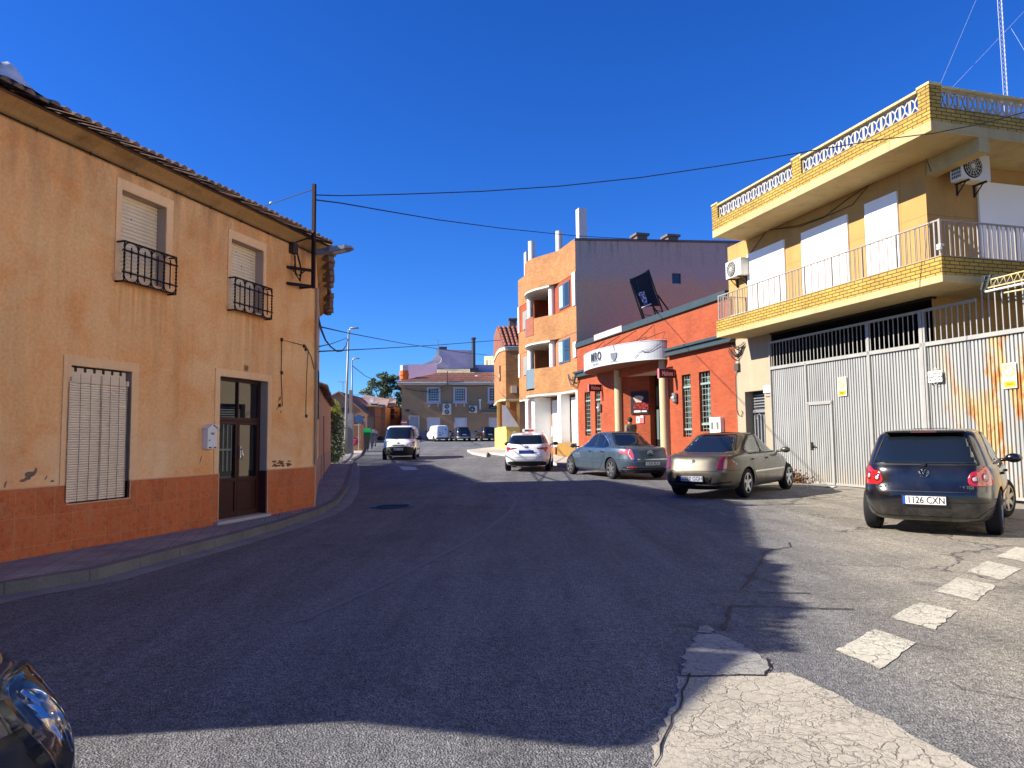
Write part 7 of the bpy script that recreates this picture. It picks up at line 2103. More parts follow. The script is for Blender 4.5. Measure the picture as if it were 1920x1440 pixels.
class Car:
    def __init__(s, name, label, cat, loops, axles, wr, ww, track, paintm, group=None, rim_spokes=5, rimstyle='spoke', arch=1.12, archm=None):
        s.root = thing(name, label, cat, (0, 0, 0), 0, group)
        me = car_body(loops); o = link('body', me, s.root); o.parent = None
        me.materials.append(paintm)
        sub = o.modifiers.new('s', 'SUBSURF'); sub.levels = 2; sub.render_levels = 2
        me2 = eval_mods(o)
        bpy.data.objects.remove(o)
        s.bvh = BVHTree.FromPolygons([v.co.copy() for v in me2.vertices], [tuple(p.vertices) for p in me2.polygons])
        # wheel wells
        o = link('body', me2, None)
        cut = MB()
        for ax in axles:
            for sg in (-1, 1): cut.cyl((ax, 0, wr), wr * arch, sg * (track / 2 - .16), sg * (track / 2 + .4), 'y', 40)
        c = cut.build('cutter', RUBBER, None, fixn=True)
        bm_ = o.modifiers.new('b', 'BOOLEAN'); bm_.operation = 'DIFFERENCE'; bm_.object = c; bm_.solver = 'EXACT'
        me3 = eval_mods(o)
        bpy.data.objects.remove(o); bpy.data.objects.remove(c)
        me3.materials.clear(); me3.materials.append(paintm); me3.materials.append(RUBBER)
        for p in me3.polygons:
            ce = p.center; p.material_index = 0; p.use_smooth = True
            for ax in axles:
                d = math.hypot(ce.x - ax, ce.z - wr)
                n = p.normal
                radial = abs(n.y) < .5 and abs(d - wr * arch) < .02 and (n.x * (ce.x - ax) + n.z * (ce.z - wr)) < 0
                if radial or (d < wr * arch + .01 and abs(n.y) > .9 and abs(abs(ce.y) - (track / 2 - .16)) < .01): p.material_index = 1; p.use_smooth = False
        me3.set_sharp_from_angle(angle=D2R(50))
        s.body = link('body', me3, s.root)
        s.loops = loops; s.axles = axles; s.track = track
        w = wheel_mesh(wr, ww, rim_spokes, s.root, rimstyle); first = True
        s.wheels = []
        for ax in axles:
            for sg in (-1, 1):
                q = w if first else copy_tree(w, s.root)
                first = False
                q.location = (ax, sg * track / 2, wr); q.rotation_euler = (0, 0, 0 if sg < 0 else PI); s.wheels.append(q)
        if arch and archm:
            for ax in axles:
                for sg in (-1, 1): s.arch_trim(ax, sg, wr, arch, archm)

    def arch_trim(s, ax, sg, wr, arch, m):
        pts = []
        for k in range(25):
            a = PI * (k / 24) * 1.08 - .1; pts.append((ax + wr * (arch + .03) * math.cos(a), wr + wr * (arch + .03) * math.sin(a)))
        s.line(pts, 'side', .035, m, 'arch_trim', sg=sg, off=.01)

    def hit(s, a, z, view, sg=1, yaw=0):
        if view == 'rear': o, d = Vector((-6, a, z)), Vector((1, 0, 0))
        elif view == 'front': o, d = Vector((6, a, z)), Vector((-1, 0, 0))
        elif view == 'side': o, d = Vector((a, sg * 4, z)), Vector((0, -sg, 0))
        elif view == 'top': o, d = Vector((a, z, 5)), Vector((0, 0, -1))
        elif view == 'rq':
            dr = Vector((-math.cos(yaw), sg * math.sin(yaw), 0)); per = Vector((sg * math.sin(yaw), math.cos(yaw), 0)); o, d = dr * 6 + per * a + Vector((0, 0, z)), -dr
        elif view == 'fq':  # front quarter, yaw measured from the front toward +y*sg
            dr = Vector((math.cos(yaw), sg * math.sin(yaw), 0)); per = Vector((-sg * math.sin(yaw) * sg, math.cos(yaw) * 1, 0)); per = Vector((-math.sin(yaw) * sg, math.cos(yaw), 0))
            o, d = dr * 6 + per * a + Vector((0, 0, z)), -dr
        r = s.bvh.ray_cast(o, d)
        if r[0] is None or (view != 'top' and abs(r[1].dot(d)) < .2): return (None, None)
        return (r[0], r[1] if r[1].dot(d) < 0 else -r[1])

    def decal(s, poly, view, mat, name, sg=1, off=.005, step=.05, parent=None, yaw=0, skirt=.03, smooth=True):
        P, T, nb, E = cdt(poly, step)
        pos = []
        for p in P:
            h, n = s.hit(p.x, p.y, view, sg, yaw); pos.append((h, n))
        mb = MB(); idx = {}
        for k, (h, n) in enumerate(pos):
            if h is not None: idx[k] = len(mb.v); mb.v.append(tuple(h + n * off))
        for t in T:
            if all(k in idx for k in t):
                a, b, c = [Vector(mb.v[idx[k]]) for k in t]; nn = (b - a).cross(c - a); avg = pos[t[0]][1]
                q = tuple(idx[k] for k in t); mb.f.append(q if nn.dot(avg) > 0 else q[::-1]); mb.m.append(0)
        if skirt:
            for k, k2 in rim([t for t in T if all(q in idx for q in t)]):
                if True:
                    a, b = idx[k], idx[k2]; i = len(mb.v)
                    mb.v += [tuple(pos[k][0] - pos[k][1] * skirt * .2), tuple(pos[k2][0] - pos[k2][1] * skirt * .2)]; mb.f.append((a, b, i + 1, i)); mb.m.append(0)
        return mb.build(name, mat, parent or s.root, smooth=smooth)

    def line(s, pts, view, w, mat, name, sg=1, off=.004, parent=None, closed=False, step=.06, yaw=0):
        # densify, offset in the 2d view
        d = []
        P = [Vector(p) for p in pts]
        if closed: P.append(P[0])
        for a, b in zip(P[:-1], P[1:]):
            n = max(1, int((b - a).length / step)); d += [a + (b - a) * k / n for k in range(n)]
        d.append(P[-1])
        A = offset_line([tuple(p) for p in d], w / 2); B = offset_line([tuple(p) for p in d], -w / 2); mb = MB(); rows = []
        for p, q in zip(A, B):
            h1, n1 = s.hit(p[0], p[1], view, sg, yaw); h2, n2 = s.hit(q[0], q[1], view, sg, yaw)
            rows.append(None if h1 is None or h2 is None else (h1 + n1 * off, h2 + n2 * off))
        for a, b in zip(rows[:-1], rows[1:]):
            if a and b and (a[0] - b[0]).length < .4: mb.face([a[0], a[1], b[1], b[0]])
        return mb.build(name, mat, parent or s.root)

    def box_at(s, a, z, view, w, h, t, mat, name, sg=1, off=0, parent=None, bevel=.004, flat=True):
        "box glued on the body, upright; w across, h up, t out"
        p, n = s.hit(a, z, view, sg); n = Vector((n.x, n.y, 0 if flat else n.z)).normalized()
        if view == 'rear': n = Vector((-1, 0, 0))
        if view == 'front': n = Vector((1, 0, 0))
        X = Vector((0, 0, 1)).cross(n).normalized(); U = n.cross(X)
        mb = MB(); mb.box(-w / 2, w / 2, -t, 0, -h / 2, h / 2)
        o = mb.build(name, mat, parent or s.root, bevel=bevel)
        o.matrix_local = Matrix(((X.x, -n.x, U.x, p.x + n.x * off), (X.y, -n.y, U.y, p.y + n.y * off), (X.z, -n.z, U.z, p.z + n.z * off), (0, 0, 0, 1)))
        return o

    def mirror(s, x, y, z, sg, m, size=1.0):
        mb = MB()
        mb.sphere((0, 0, 0), .1 * size, 8); mb.v = [(v[0] * .6 + x, v[1] * 1.15 + sg * (y + .11), v[2] * .72 + z) for v in mb.v]
        mb.tube([(x + .03, sg * (y - .12), z - .04), (x, sg * (y + .05), z - .02)], .03 * size, 6)
        o = mb.build('mirror', m, s.root, smooth=True)
        return o

    def place(s, wheel_xy, heading, which, zoff=0.0):
        h = D2R(heading); th = PI / 2 - h
        ax = s.axles[0] if which[1] == 'r' else s.axles[1]; sy = 1 if which[0] == 'l' else -1
        c, sn = math.cos(th), math.sin(th); lx, ly = ax, sy * s.track / 2
        ox = wheel_xy[0] - (c * lx - sn * ly); oy = wheel_xy[1] - (sn * lx + c * ly)
        s.root.location = (ox, oy, Z(oy) + zoff); s.root.rotation_euler = (0, 0, th)
        # pitch to the slope of the street
        a = (c * s.axles[0] + ox, sn * s.axles[0] + oy); b = (c * s.axles[1] + ox, sn * s.axles[1] + oy)
        s.root.rotation_euler = (0, -math.atan2(Z(b[1]) - Z(a[1]), s.axles[1] - s.axles[0]), th); s.root.location.z = (Z(a[1]) + Z(b[1])) / 2 + zoff


def wrap_lamp(c, sg, inner, outer, poly, mat, off=.010, parent=None, name='tail_lamp', yaw=D2R(38)):
    "lamp wrapping round the rear corner; poly in (0 inner .. 1 outer, height)"
    A_ = lambda p: p[1] * math.cos(yaw) + p[0] * math.sin(yaw)
    a0, a1 = A_(inner), A_(outer)
    return c.decal([(sg * (a0 + (a1 - a0) * q), z) for q, z in poly], 'rq', mat, name, sg, off=off, step=.025, parent=parent, yaw=yaw)


def plate(car, z, txt, view='rear', w=.52, h=.11, bg=PLATE, tx=PLTX, y=0, off=.0, sx=.95, size=.105):
    o = car.box_at(y, z, view, w + .03, h + .03, .02, BLACKP, 'number_plate', off=off, bevel=.003)
    mb = MB(); mb.box(-w / 2, w / 2, -.024, -.0205, -h / 2, h / 2, 0)
    mb.box(-w / 2, -w / 2 + .034, -.0245, -.0241, -h / 2, h / 2, 1); mb.build('plate_face', [bg, PLBLUE], o)
    if txt: text_mesh(txt, size, o, tx, 'lettering', loc=(.022, -.0262, -.002), sx=sx, offset=.001, ext=.001)
    return o


def rr_poly(x0, x1, z0, z1, r=.04, n=4):
    out = []
    for cx, cz, a0 in ((x1 - r, z1 - r, 0), (x0 + r, z1 - r, 90), (x0 + r, z0 + r, 180), (x1 - r, z0 + r, 270)):
        for k in range(n + 1): a = D2R(a0 + 90 * k / n); out.append((cx + r * math.cos(a), cz + r * math.sin(a)))
    return out


def smoothp(pl, r=.25, it=1):
    for _ in range(it):
        o = []
        for k in range(len(pl)):
            a, b, c = Vector(pl[k - 1]), Vector(pl[k]), Vector(pl[(k + 1) % len(pl)]); o += [tuple(b.lerp(a, r)), tuple(b.lerp(c, r))]
        pl = o
    return pl


# ------------------------------------------------------------------ black hatchback
def hatch_loops():
    return [(-1.88, 1.80, .74, .19, 4.5, 3.2), (-1.97, 1.93, .82, .21, 4.8, 3.2), (-2.05, 2.03, .858, .30, 5, 3.2), (-2.095, 2.08, .872, .44, 5, 3.2), (-2.10, 2.10, .878, .565, 5, 3.2),
            (-2.085, 2.08, .880, [(-2.1, .63), (2.1, .62)], 5, 3.2), (-2.045, 2.04, .880, [(-2.1, .70), (2.1, .67)], 5, 3.2),
            (-2.035, 1.96, .876, [(-2.1, .80), (.9, .80), (2.0, .72)], 5, 3.2), (-2.02, 1.86, .865, [(-2.1, .90), (.9, .89), (1.86, .775)], 5, 3),
            (-1.995, 1.50, .835, [(-2.0, .945), (.9, .955), (1.5, .90)], 5.2, 2.8), (-1.975, 1.06, .80, [(-2.0, .965), (.9, 1.0), (1.05, 1.0)], 5.5, 3),
            (-1.925, .86, .768, [(-2, 1.07), (.9, 1.08)], 5.8, 3.4), (-1.84, .52, .715, [(-2, 1.22), (.9, 1.23)], 6, 3.6), (-1.735, .18, .66, [(-2, 1.365), (.9, 1.37)], 6, 3.8),
            (-1.665, -.02, .615, [(-2, 1.425), (0, 1.43)], 6, 4), (-1.56, -.18, .55, [(-2, 1.452), (-.7, 1.475), (0, 1.46)], 6, 4), (-1.3, -.5, .33, [(-2, 1.466), (-.8, 1.485), (0, 1.475)], 4, 4), (-1.1, -.7, .12, 1.486, 3, 3)]


def hatch_sides(c, trim=True, handles=BLACKP):
    for sg in (-1, 1):
        fg = [(.80, 1.005), (.42, 1.215), (.10, 1.355), (-.05, 1.395), (-.26, 1.405), (-.26, 1.0)]
        rg = [(-.34, 1.0), (-.34, 1.405), (-.85, 1.400), (-1.12, 1.375), (-1.30, 1.27), (-1.42, 1.12), (-1.36, 1.01)]
        c.decal(smoothp(fg, .12), 'side', CARGL, 'side_window', sg); c.decal(smoothp(rg, .12), 'side', CARGL, 'side_window', sg)
        for pl in ([(.86, .98), (.44, 1.235), (.10, 1.375), (-.05, 1.415), (-.85, 1.42), (-1.14, 1.395), (-1.33, 1.28), (-1.46, 1.12), (-1.39, .985)],): c.line(pl, 'side', .022, RUBBER, 'window_seal', sg, off=.006, closed=True)
        c.line([(-.30, 1.405), (-.30, .985)], 'side', .07, RUBBER, 'door_pillar', sg, off=.0065)
        c.line([(.86, .98), (.90, .75), (.88, .35), (.80, .26)], 'side', .010, RUBBER, 'panel_gap', sg); c.line([(-.28, .98), (-.27, .6), (-.22, .26), (.80, .26)], 'side', .010, RUBBER, 'panel_gap', sg)
        c.line([(-.22, .26), (-.75, .27), (-.98, .50), (-1.20, .78), (-1.38, .98)], 'side', .010, RUBBER, 'panel_gap', sg)
        if trim: c.line([(.92, .56), (-1.0, .56)], 'side', .045, CHROME if trim == 'chrome' else RUBBER, 'side_moulding', sg, off=.012)
        for x in (-.12, -1.02):
            c.box_at(x, .84, 'side', .17, .032, .035, handles, 'door_handle', sg)


GOLFP = paint('black_car_paint', '#0c0d12', 0, .2, .05)
golf = Car('hatchback_car', 'black five door hatchback parked by the rusty gate, seen from behind', 'car', hatch_loops(), (-1.33, 1.245), .318, .205, 1.52, GOLFP, rim_spokes=7)
c = golf
hatch_sides(c, 'chrome')
rw = smoothp([(-.62, 1.0), (.62, 1.0), (.585, 1.12), (.51, 1.355), (.46, 1.375), (-.46, 1.375), (-.51, 1.355), (-.585, 1.12)], .12)
c.decal(rw, 'rear', CARGL, 'rear_window', off=.006)
c.line([(-.65, .98), (-.60, 1.13), (-.52, 1.37), (-.46, 1.40), (.46, 1.40), (.52, 1.37), (.60, 1.13), (.65, .98)], 'rear', .02, RUBBER, 'window_seal', closed=True, off=.007)
# roof lip spoiler, wiper
mb = MB(); mb.box(-1.79, -1.60, -.50, .50, 1.425, 1.447); mb.build('spoiler', GOLFP, c.root, bevel=.01); mb = MB(); mb.box(-1.797, -1.79, -.16, .16, 1.428, 1.445); mb.build('brake_light', DREDL, c.root)
p1, n1 = c.hit(0, .985, 'rear'); p2, _ = c.hit(.30, 1.0, 'rear')
mb = MB(); mb.tube([p1 + Vector((-.02, 0, 0)), c.hit(-.02, 1.0, 'rear')[0] + Vector((-.02, 0, 0)), c.hit(-.42, 1.005, 'rear')[0] + Vector((-.02, 0, 0))], .010, 5); mb.cyl((p1.x - .03, 0, .985), .03, -.0, .05, 'x', 8); mb.build('wiper', BLACKP, c.root)
# tailgate shut lines, bumper line
c.line([(-.70, .96), (-.62, .80), (-.60, .66), (-.52, .615), (.52, .615), (.60, .66), (.62, .80), (.70, .96)], 'rear', .010, RUBBER, 'panel_gap')
c.line([(-.86, .475), (.86, .475)], 'rear', .008, RUBBER, 'panel_gap')
c.line([(-.80, .44), (-.60, .27), (.60, .27), (.80, .44)], 'rear', .006, RUBBER, 'panel_gap')
for sg in (-1, 1):
    pi_, po_ = (-2.03, .53), (-1.80, .872)
    L_ = wrap_lamp(c, sg, pi_, po_, smoothp([(.0, .78), (.05, .70), (.5, .69), (.97, .70), (1., .76), (.86, .86), (.74, .955), (.58, .95), (.40, .90), (.12, .885)], .2), REDL)
    for (qq, zz, r) in ((.20, .79, .050), (.58, .815, .060)):
        w_ = .44
        wrap_lamp(c, sg, pi_, po_, [(qq + r / w_ * math.cos(a * PI / 10), zz + r * math.sin(a * PI / 10)) for a in range(20)], DREDL, .014, L_, 'lamp_ring')
        wrap_lamp(c, sg, pi_, po_, [(qq + r * .55 / w_ * math.cos(a * PI / 8), zz + r * .55 * math.sin(a * PI / 8)) for a in range(16)], M('#c9a29c', .2, bump=0), .018, L_, 'lamp_lens')
    c.mirror(.72, .86, 1.0, sg, GOLFP, 1.05)
plate(c, .50, '1126 CXN', off=.004, size=.128, sx=.80)
b = c.hit(0, .86, 'rear')[0]
mb = MB(); R0 = .062
mb.tube([(b.x - .012, R0 * math.cos(a * PI / 12), .865 + R0 * math.sin(a * PI / 12)) for a in range(25)], .009, 6, caps=False)
def bg(pts): mb.tube([(b.x - .014, -p * R0, .865 + q * R0) for p, q in pts], .008, 4)
bg([(-.42, .88), (0, .12), (.42, .88)]); bg([(-.85, .42), (-.42, -.75), (0, .02), (.42, -.75), (.85, .42)])
mb.build('emblem', CHROME, c.root)
for s_, y_, sz in (('GOLF', .50, .055), ('1.9 TDI', -.50, .055)):
    q = c.hit(y_, .68, 'rear')[0]; text_mesh(s_, sz, c.root, CHROME, 'lettering', loc=(q.x - .008, y_, .68), rot=(PI / 2, 0, -PI / 2), offset=.001)
mb = MB(); q = c.hit(0, 1.47, 'rear')[0]; mb.box(-1.05, -.75, -.22, .22, 1.487, 1.492); mb.build('roof_aerial_base', GOLFP, c.root)
c.place((6.72, 10.25), 36, 'rr'); golf.wheels[2].rotation_euler = (0, 0, D2R(-20)); golf.wheels[3].rotation_euler = (0, 0, PI + D2R(-20))

# ------------------------------------------------------------------ beige saloon and blue-grey saloon
def saloon_loops(L=4.68, W=1.81, H=1.445, tail=.92, cab=1.05, deck=-1.72, roofr=-1.05, roof_drop=0):
    xr, xf = -L / 2, L / 2; w = W / 2; h = H
    return [(xr + .22, xf - .3, w * .84, .20, 4, 2.8), (xr + .10, xf - .12, w * .93, .23, 4.2, 2.8), (xr + .03, xf - .05, w * .975, .34, 4.4, 2.8), (xr, xf, w * .99, .48, 4.4, 2.8), (xr + .005, xf - .01, w, .585, 4.4, 2.8),
            (xr + .03, xf - .05, w, [(xr, .655), (xf, .64)], 4.4, 2.8), (xr + .075, xf - .14, w * .995, [(xr, .76), (1.0, .78), (xf, .68)], 4.4, 2.7),
            (xr + .11, xf - .28, w * .98, [(xr, tail - .08), (1.0, .87), (xf, .72)], 4.6, 2.6),
            (xr + .16, xf - .55, w * .945, [(xr, tail), (-1.4, tail + .01), (1.0, .93), (xf - .5, .80)], 4.6, 2.5),
            (xr + .24, cab + .35, w * .91, [(xr, tail + .03), (-1.4, tail + .035), (1.0, .965), (1.4, .93)], 4.6, 2.6),
            (deck, cab, w * .875, [(deck, tail + .05), (-1.3, .985), (1.0, .99)], 5, 2.8),
            (deck + .12, cab - .22, w * .845, [(deck, 1.045), (1.0, 1.05)], 4.2, 3.2), (deck + .38, cab - .58, w * .785, [(deck, 1.175), (1.0, 1.18)], 4, 3.4), (deck + .66, cab - .92, w * .725, [(deck, h - .125), (0, h - .10), (1.0, h - .11)], 4, 3.6),
            (deck + .86, cab - 1.16, w * .66, [(-1.5, h - .055), (0, h - .045)], 4, 4), (deck + 1.02, cab - 1.32, w * .56, [(-1.5, h - .035), (-.4, h - .01), (0, h - .02)], 4, 4), (deck + 1.35, cab - 1.55, w * .3, h - .004, 4, 4), (deck + 1.5, cab - 1.65, w * .12, h, 3, 3)]


def saloon(name, label, pm, dims, group=None, plate_txt='', lampm=DREDL, spokes=5, sides=(-1, 1), kind='a', axles=(-1.32, 1.405)):
    L, W, H, tail, cab, deck = dims; w = W / 2
    c = Car(name, label, 'car', saloon_loops(L, W, H, tail, cab, deck), axles, .325, .21, W - .28, pm, group, spokes)
    zb_ = .975; zt = H - .075
    xf = cab - .10; xr_ = deck + .42
    for sg in sides:
        top = [(xf, zb_ + .01), (cab - .52, 1.205), (cab - .88, zt - .04), (cab - 1.15, zt), (deck + 1.15, zt), (deck + .98, zt - .035), (deck + .70, 1.20), (xr_ + .06, zb_ + .07), (xr_ + .10, zb_)]
        bp = -.30 if kind == 'a' else -.32
        fg = [p for p in top if p[0] > bp] + [(bp + .04, zt + .0), (bp + .04, zb_)]; fg = top[:4] + [(bp + .04, zt), (bp + .04, zb_)]
        rg = [(bp - .04, zb_), (bp - .04, zt)] + top[4:]
        c.decal(smoothp(fg, .1), 'side', CARGL, 'side_window', sg); c.decal(smoothp(rg, .1), 'side', CARGL, 'side_window', sg)
        trimm = CHROME if kind == 'b' else RUBBER
        c.line([(x + (.03 if x > -.3 else -.04), z + (.02 if z > 1.0 else -.015)) for x, z in top], 'side', .018, trimm, 'window_seal', sg, off=.006, closed=True)
        c.line([(bp, zt), (bp, zb_)], 'side', .06, RUBBER, 'door_pillar', sg, off=.0065)
        if kind == 'b': c.line([(deck + .74, 1.33), (deck + .80, zb_)], 'side', .03, CHROME, 'quarter_pillar', sg, off=.0068)
        g = [(cab - .14, zb_ - .02), (cab - .08, .75), (cab - .10, .36), (cab - .18, .27), (bp + .04, .27)]
        c.line(g, 'side', .010, RUBBER, 'panel_gap', sg); c.line([(bp, zb_), (bp + .02, .6), (bp + .06, .27), (-.72, .28), (-.96, .52), (-1.10, .74), (-1.20, zb_ - .02)], 'side', .010, RUBBER, 'panel_gap', sg)
        c.line([(cab - .10, .57 if kind == 'a' else .50), (-.98, .57 if kind == 'a' else .50)], 'side', .035, pm if kind == 'b' else CHROME, 'side_moulding', sg, off=.012)
        for x in (-.14, -.98): c.box_at(x, .845, 'side', .18, .034, .035, pm if kind == 'a' else CHROME, 'door_handle', sg)
        c.mirror(cab - .30, w - .02, 1.0, sg, pm, 1.0)
        c.line([(-L / 2 + .2, .62), (-1.32 - .34, .62)], 'side', .008, RUBBER, 'panel_gap', sg)
        if kind == 'b': c.decal(smoothp([(-L / 2 + .02, .36), (-L / 2 + .02, .41), (-L / 2 + .25, .40), (-L / 2 + .25, .37)], .1), 'side', REDL, 'reflector', sg, off=.008, step=.03)
    # rear window through the sloping glass
    yb, yt = w * .68, w * .47
    c.decal(smoothp([(-yb, 1.0), (yb, 1.0), (yt, H - .10), (yt * .9, H - .075), (-yt * .9, H - .075), (-yt, H - .10)], .1), 'rear', CARGL, 'rear_window', off=.006)
    c.line([(-yb - .02, .985), (yb + .02, .985), (yt + .03, H - .09), (yt * .9, H - .06), (-yt * .9, H - .06), (-yt - .03, H - .09)], 'rear', .018, RUBBER, 'window_seal', closed=True, off=.007)
    c.decal(smoothp([(-w * .8, 1.02), (w * .8, 1.02), (w * .62, H - .11), (-w * .62, H - .11)], .08), 'front', CARGL, 'windscreen', off=.006)
    # boot lid
    c.line([(-w * .74, tail + .01), (-w * .64, .66), (-w * .60, .615), (w * .60, .615), (w * .64, .66), (w * .74, tail + .01)], 'rear', .010, RUBBER, 'panel_gap')
    if kind == 'a': c.line([(-w * .70, tail + .015), (w * .70, tail + .015)], 'rear', .03, pm, 'boot_lip', off=.03)
    for sg in (-1, 1):
        if kind == 'a':
            L_ = wrap_lamp(c, sg, (-L / 2 + .06, w * .60), (-L / 2 + .48, w), smoothp([(0, .655), (.12, .80), (.26, tail - .02), (.45, tail - .01), (.7, .85), (1., .74), (.8, .66), (.45, .65)], .12), lampm)
        else:
            po = (-L / 2 + .46, w)
            L_ = wrap_lamp(c, sg, (-L / 2 + .08, w * .58), po, smoothp([(0, .60), (.14, .595), (.42, .76), (.8, .80), (1., .85), (.85, .90), (.5, .92), (.22, tail - .02), (.08, .80)], .1), lampm)
            wrap_lamp(c, sg, (-L / 2 + .08, w * .58), po, [(.13, .62), (.17, .62), (.40, .80), (.32, .92), (.28, .92), (.35, .80)], M('#e6b7b8', .3, bump=0), .014, L_, 'lamp_band')
    if kind == 'a':
        c.decal(smoothp([(-w * .45, .36), (w * .45, .36), (w * .5, .50), (-w * .5, .50)], .1), 'rear', BLACKP, 'bumper_recess', off=.004)
        plate(c, .45, plate_txt, off=.006, size=.115, sx=.92, bg=M('#a3a6b4', .5, bump=0))
    else:
        plate(c, .50, plate_txt, off=.006, size=.115, sx=.92)
        c.line([(-w * .64, .62), (w * .64, .62)], 'rear', .03, CHROME, 'chrome_strip', off=.012)
    c.line([(-w * .97, .39), (-w * .5, .35), (w * .5, .35), (w * .97, .39)], 'rear', .03, RUBBER, 'bumper_trim', off=.006)
    c.decal(smoothp([(-w * .8, .22), (w * .8, .22), (w * .86, .32), (-w * .86, .32)], .1), 'rear', BLACKP, 'rear_valance', off=.004)
    return c


BEIGE = paint('beige_grey_metallic_paint', '#4c4638', .4, .34, .10)
BLUEG = paint('steel_blue_metallic_paint', '#4c5f70', .55, .32, .12)
c407 = saloon('saloon_car', 'beige grey metallic saloon parked nose to the gate left of the black hatchback', BEIGE, (4.68, 1.81, 1.445, .93, 1.10, -1.62), plate_txt='0327 GGH', kind='a')
q = c407.hit(0, .82, 'rear')[0]
mb = MB()
for pts in ([(-.02, -.05), (.0, -.01), (-.01, .03), (.015, .055), (.03, .04)], [(.0, -.01), (.04, .0), (.035, .03)], [(-.02, -.01), (-.045, -.03)], [(.0, -.02), (.03, -.045)]): mb.tube([(q.x - .012, -a, .80 + b_) for a, b_ in pts], .009, 5)
mb.build('emblem', CHROME, c407.root)
c407.place((5.12, 16.2), 39, 'rr')
c6 = saloon('saloon_car', 'steel blue metallic saloon parked in front of the bar porch, tail toward the street', BLUEG, (4.86, 1.86, 1.475, .95, 1.22, -1.60), plate_txt='1336 BLK', kind='b', lampm=PINKL, spokes=7, axles=(-1.45, 1.45))
q = c6.hit(0, .86, 'rear')[0]
mb = MB()
for z_ in (.0, .045): mb.tube([(q.x - .014, -.09, .83 + z_ - .03), (q.x - .014, 0, .83 + z_ + .02), (q.x - .014, .09, .83 + z_ - .03)], .011, 5)
mb.build('emblem', CHROME, c6.root)
c6.box_at(0, .74, 'rear', .16, .035, .02, BLACKP, 'boot_handle')
c6.place((3.12, 22.7), -21, 'lr')

# ------------------------------------------------------------------ white estate taxi
def wagon_loops(L=4.65, W=1.79, H=1.45):
    xr, xf, w = -L / 2, L / 2, W / 2
    return [(xr + .2, xf - .3, w * .84, .20, 4, 3), (xr + .1, xf - .1, w * .93, .24, 4.2, 3), (xr + .03, xf - .04, w * .975, .36, 4.4, 3), (xr, xf, w * .99, .48, 4.4, 3), (xr + .0, xf - .01, w, .60, 4.4, 3),
            (xr + .05, xf - .05, w, [(xr, .70), (xf, .66)], 4.4, 3), (xr + .09, xf - .15, w * .99, [(xr, .82), (1, .82), (xf, .72)], 4.4, 3), (xr + .12, xf - .35, w * .965, [(xr, .93), (1, .90), (xf - .3, .80)], 4.4, 2.8),
            (xr + .16, 1.35, w * .92, [(xr, .985), (1, .965), (1.4, .94)], 4.6, 2.8), (xr + .20, 1.05, w * .89, [(xr, 1.02), (1., 1.0)], 4.6, 3), (xr + .26, .80, w * .855, [(xr, 1.09), (1, 1.06)], 4.6, 3.2),
            (xr + .38, .42, w * .79, [(xr, 1.22), (1, 1.19)], 4.6, 3.4), (xr + .50, .06, w * .725, [(xr, H - .11), (1, H - .10)], 4.6, 3.6), (xr + .58, -.16, w * .66, [(xr, H - .05), (1, H - .045)], 4.6, 4), (xr + .68, -.3, w * .56, [(xr, H - .03), (-.6, H - .005), (0, H - .02)], 4.6, 4), (xr + 1.0, -.5, w * .3, H, 4, 4), (xr + 1.2, -.6, w * .1, H + .003, 3, 3)]


WHITEP = paint('white_car_paint', '#e6e6e4', 0, .3, .08)
tx = Car('estate_taxi', 'white estate car taxi with blue rear plate and roof sign driving away past the flats', 'taxi', wagon_loops(), (-1.30, 1.40), .325, .205, 1.53, WHITEP, rim_spokes=5)
c = tx; w = .895
c.decal(smoothp([(-.62, 1.04), (-.3, 1.02), (.3, 1.02), (.62, 1.04), (.70, 1.10), (.56, 1.345), (.5, 1.36), (-.5, 1.36), (-.56, 1.345), (-.70, 1.10)], .12), 'rear', CARGL, 'rear_window', off=.006)
c.line([(-.2, 1.395), (.2, 1.395)], 'rear', .03, REDL, 'brake_light', off=.01)
for sg in (-1, 1):
    L_ = wrap_lamp(c, sg, (-2.22, .38), (-1.95, .89), [(0, .885), (.03, .862), (.52, .81), (.60, .73), (.72, .745), (.80, .82), (.98, .84), (.96, .92), (.5, .91)], REDL)
    wrap_lamp(c, sg, (-2.22, .38), (-1.95, .89), [(.0, .885), (.03, .864), (.42, .84), (.44, .895)], DREDL, .014, L_, 'lamp_inner')
    c.decal(smoothp([(.82, 1.02), (.40, 1.22), (.08, 1.35), (-.1, 1.375), (-.28, 1.375), (-.28, 1.0)], .1), 'side', CARGL, 'side_window', sg); c.decal(smoothp([(-.36, 1.0), (-.36, 1.375), (-1.25, 1.365), (-1.25, 1.02)], .08), 'side', CARGL, 'side_window', sg); c.decal(smoothp([(-1.31, 1.03), (-1.31, 1.36), (-1.62, 1.32), (-1.88, 1.12), (-1.84, 1.06)], .1), 'side', CARGL, 'side_window', sg)
    for x in (-.14, -1.05): c.box_at(x, .86, 'side', .18, .03, .035, WHITEP, 'door_handle', sg)
    c.line([(.84, .98), (.86, .4), (.78, .27), (-.28, .27), (-.30, .98)], 'side', .01, RUBBER, 'panel_gap', sg); c.line([(-.28, .27), (-.8, .28), (-1.0, .5), (-1.2, .78), (-1.24, .98)], 'side', .01, RUBBER, 'panel_gap', sg)
    c.mirror(.70, .88, 1.0, sg, BLACKP, 1.1)
    mb = MB(); mb.tube([(-1.6, sg * .56, 1.45), (-1.55, sg * .56, 1.49), (-.3, sg * .57, 1.50), (-.2, sg * .57, 1.46)], .014, 5); mb.build('roof_rail', CHROME, c.root)
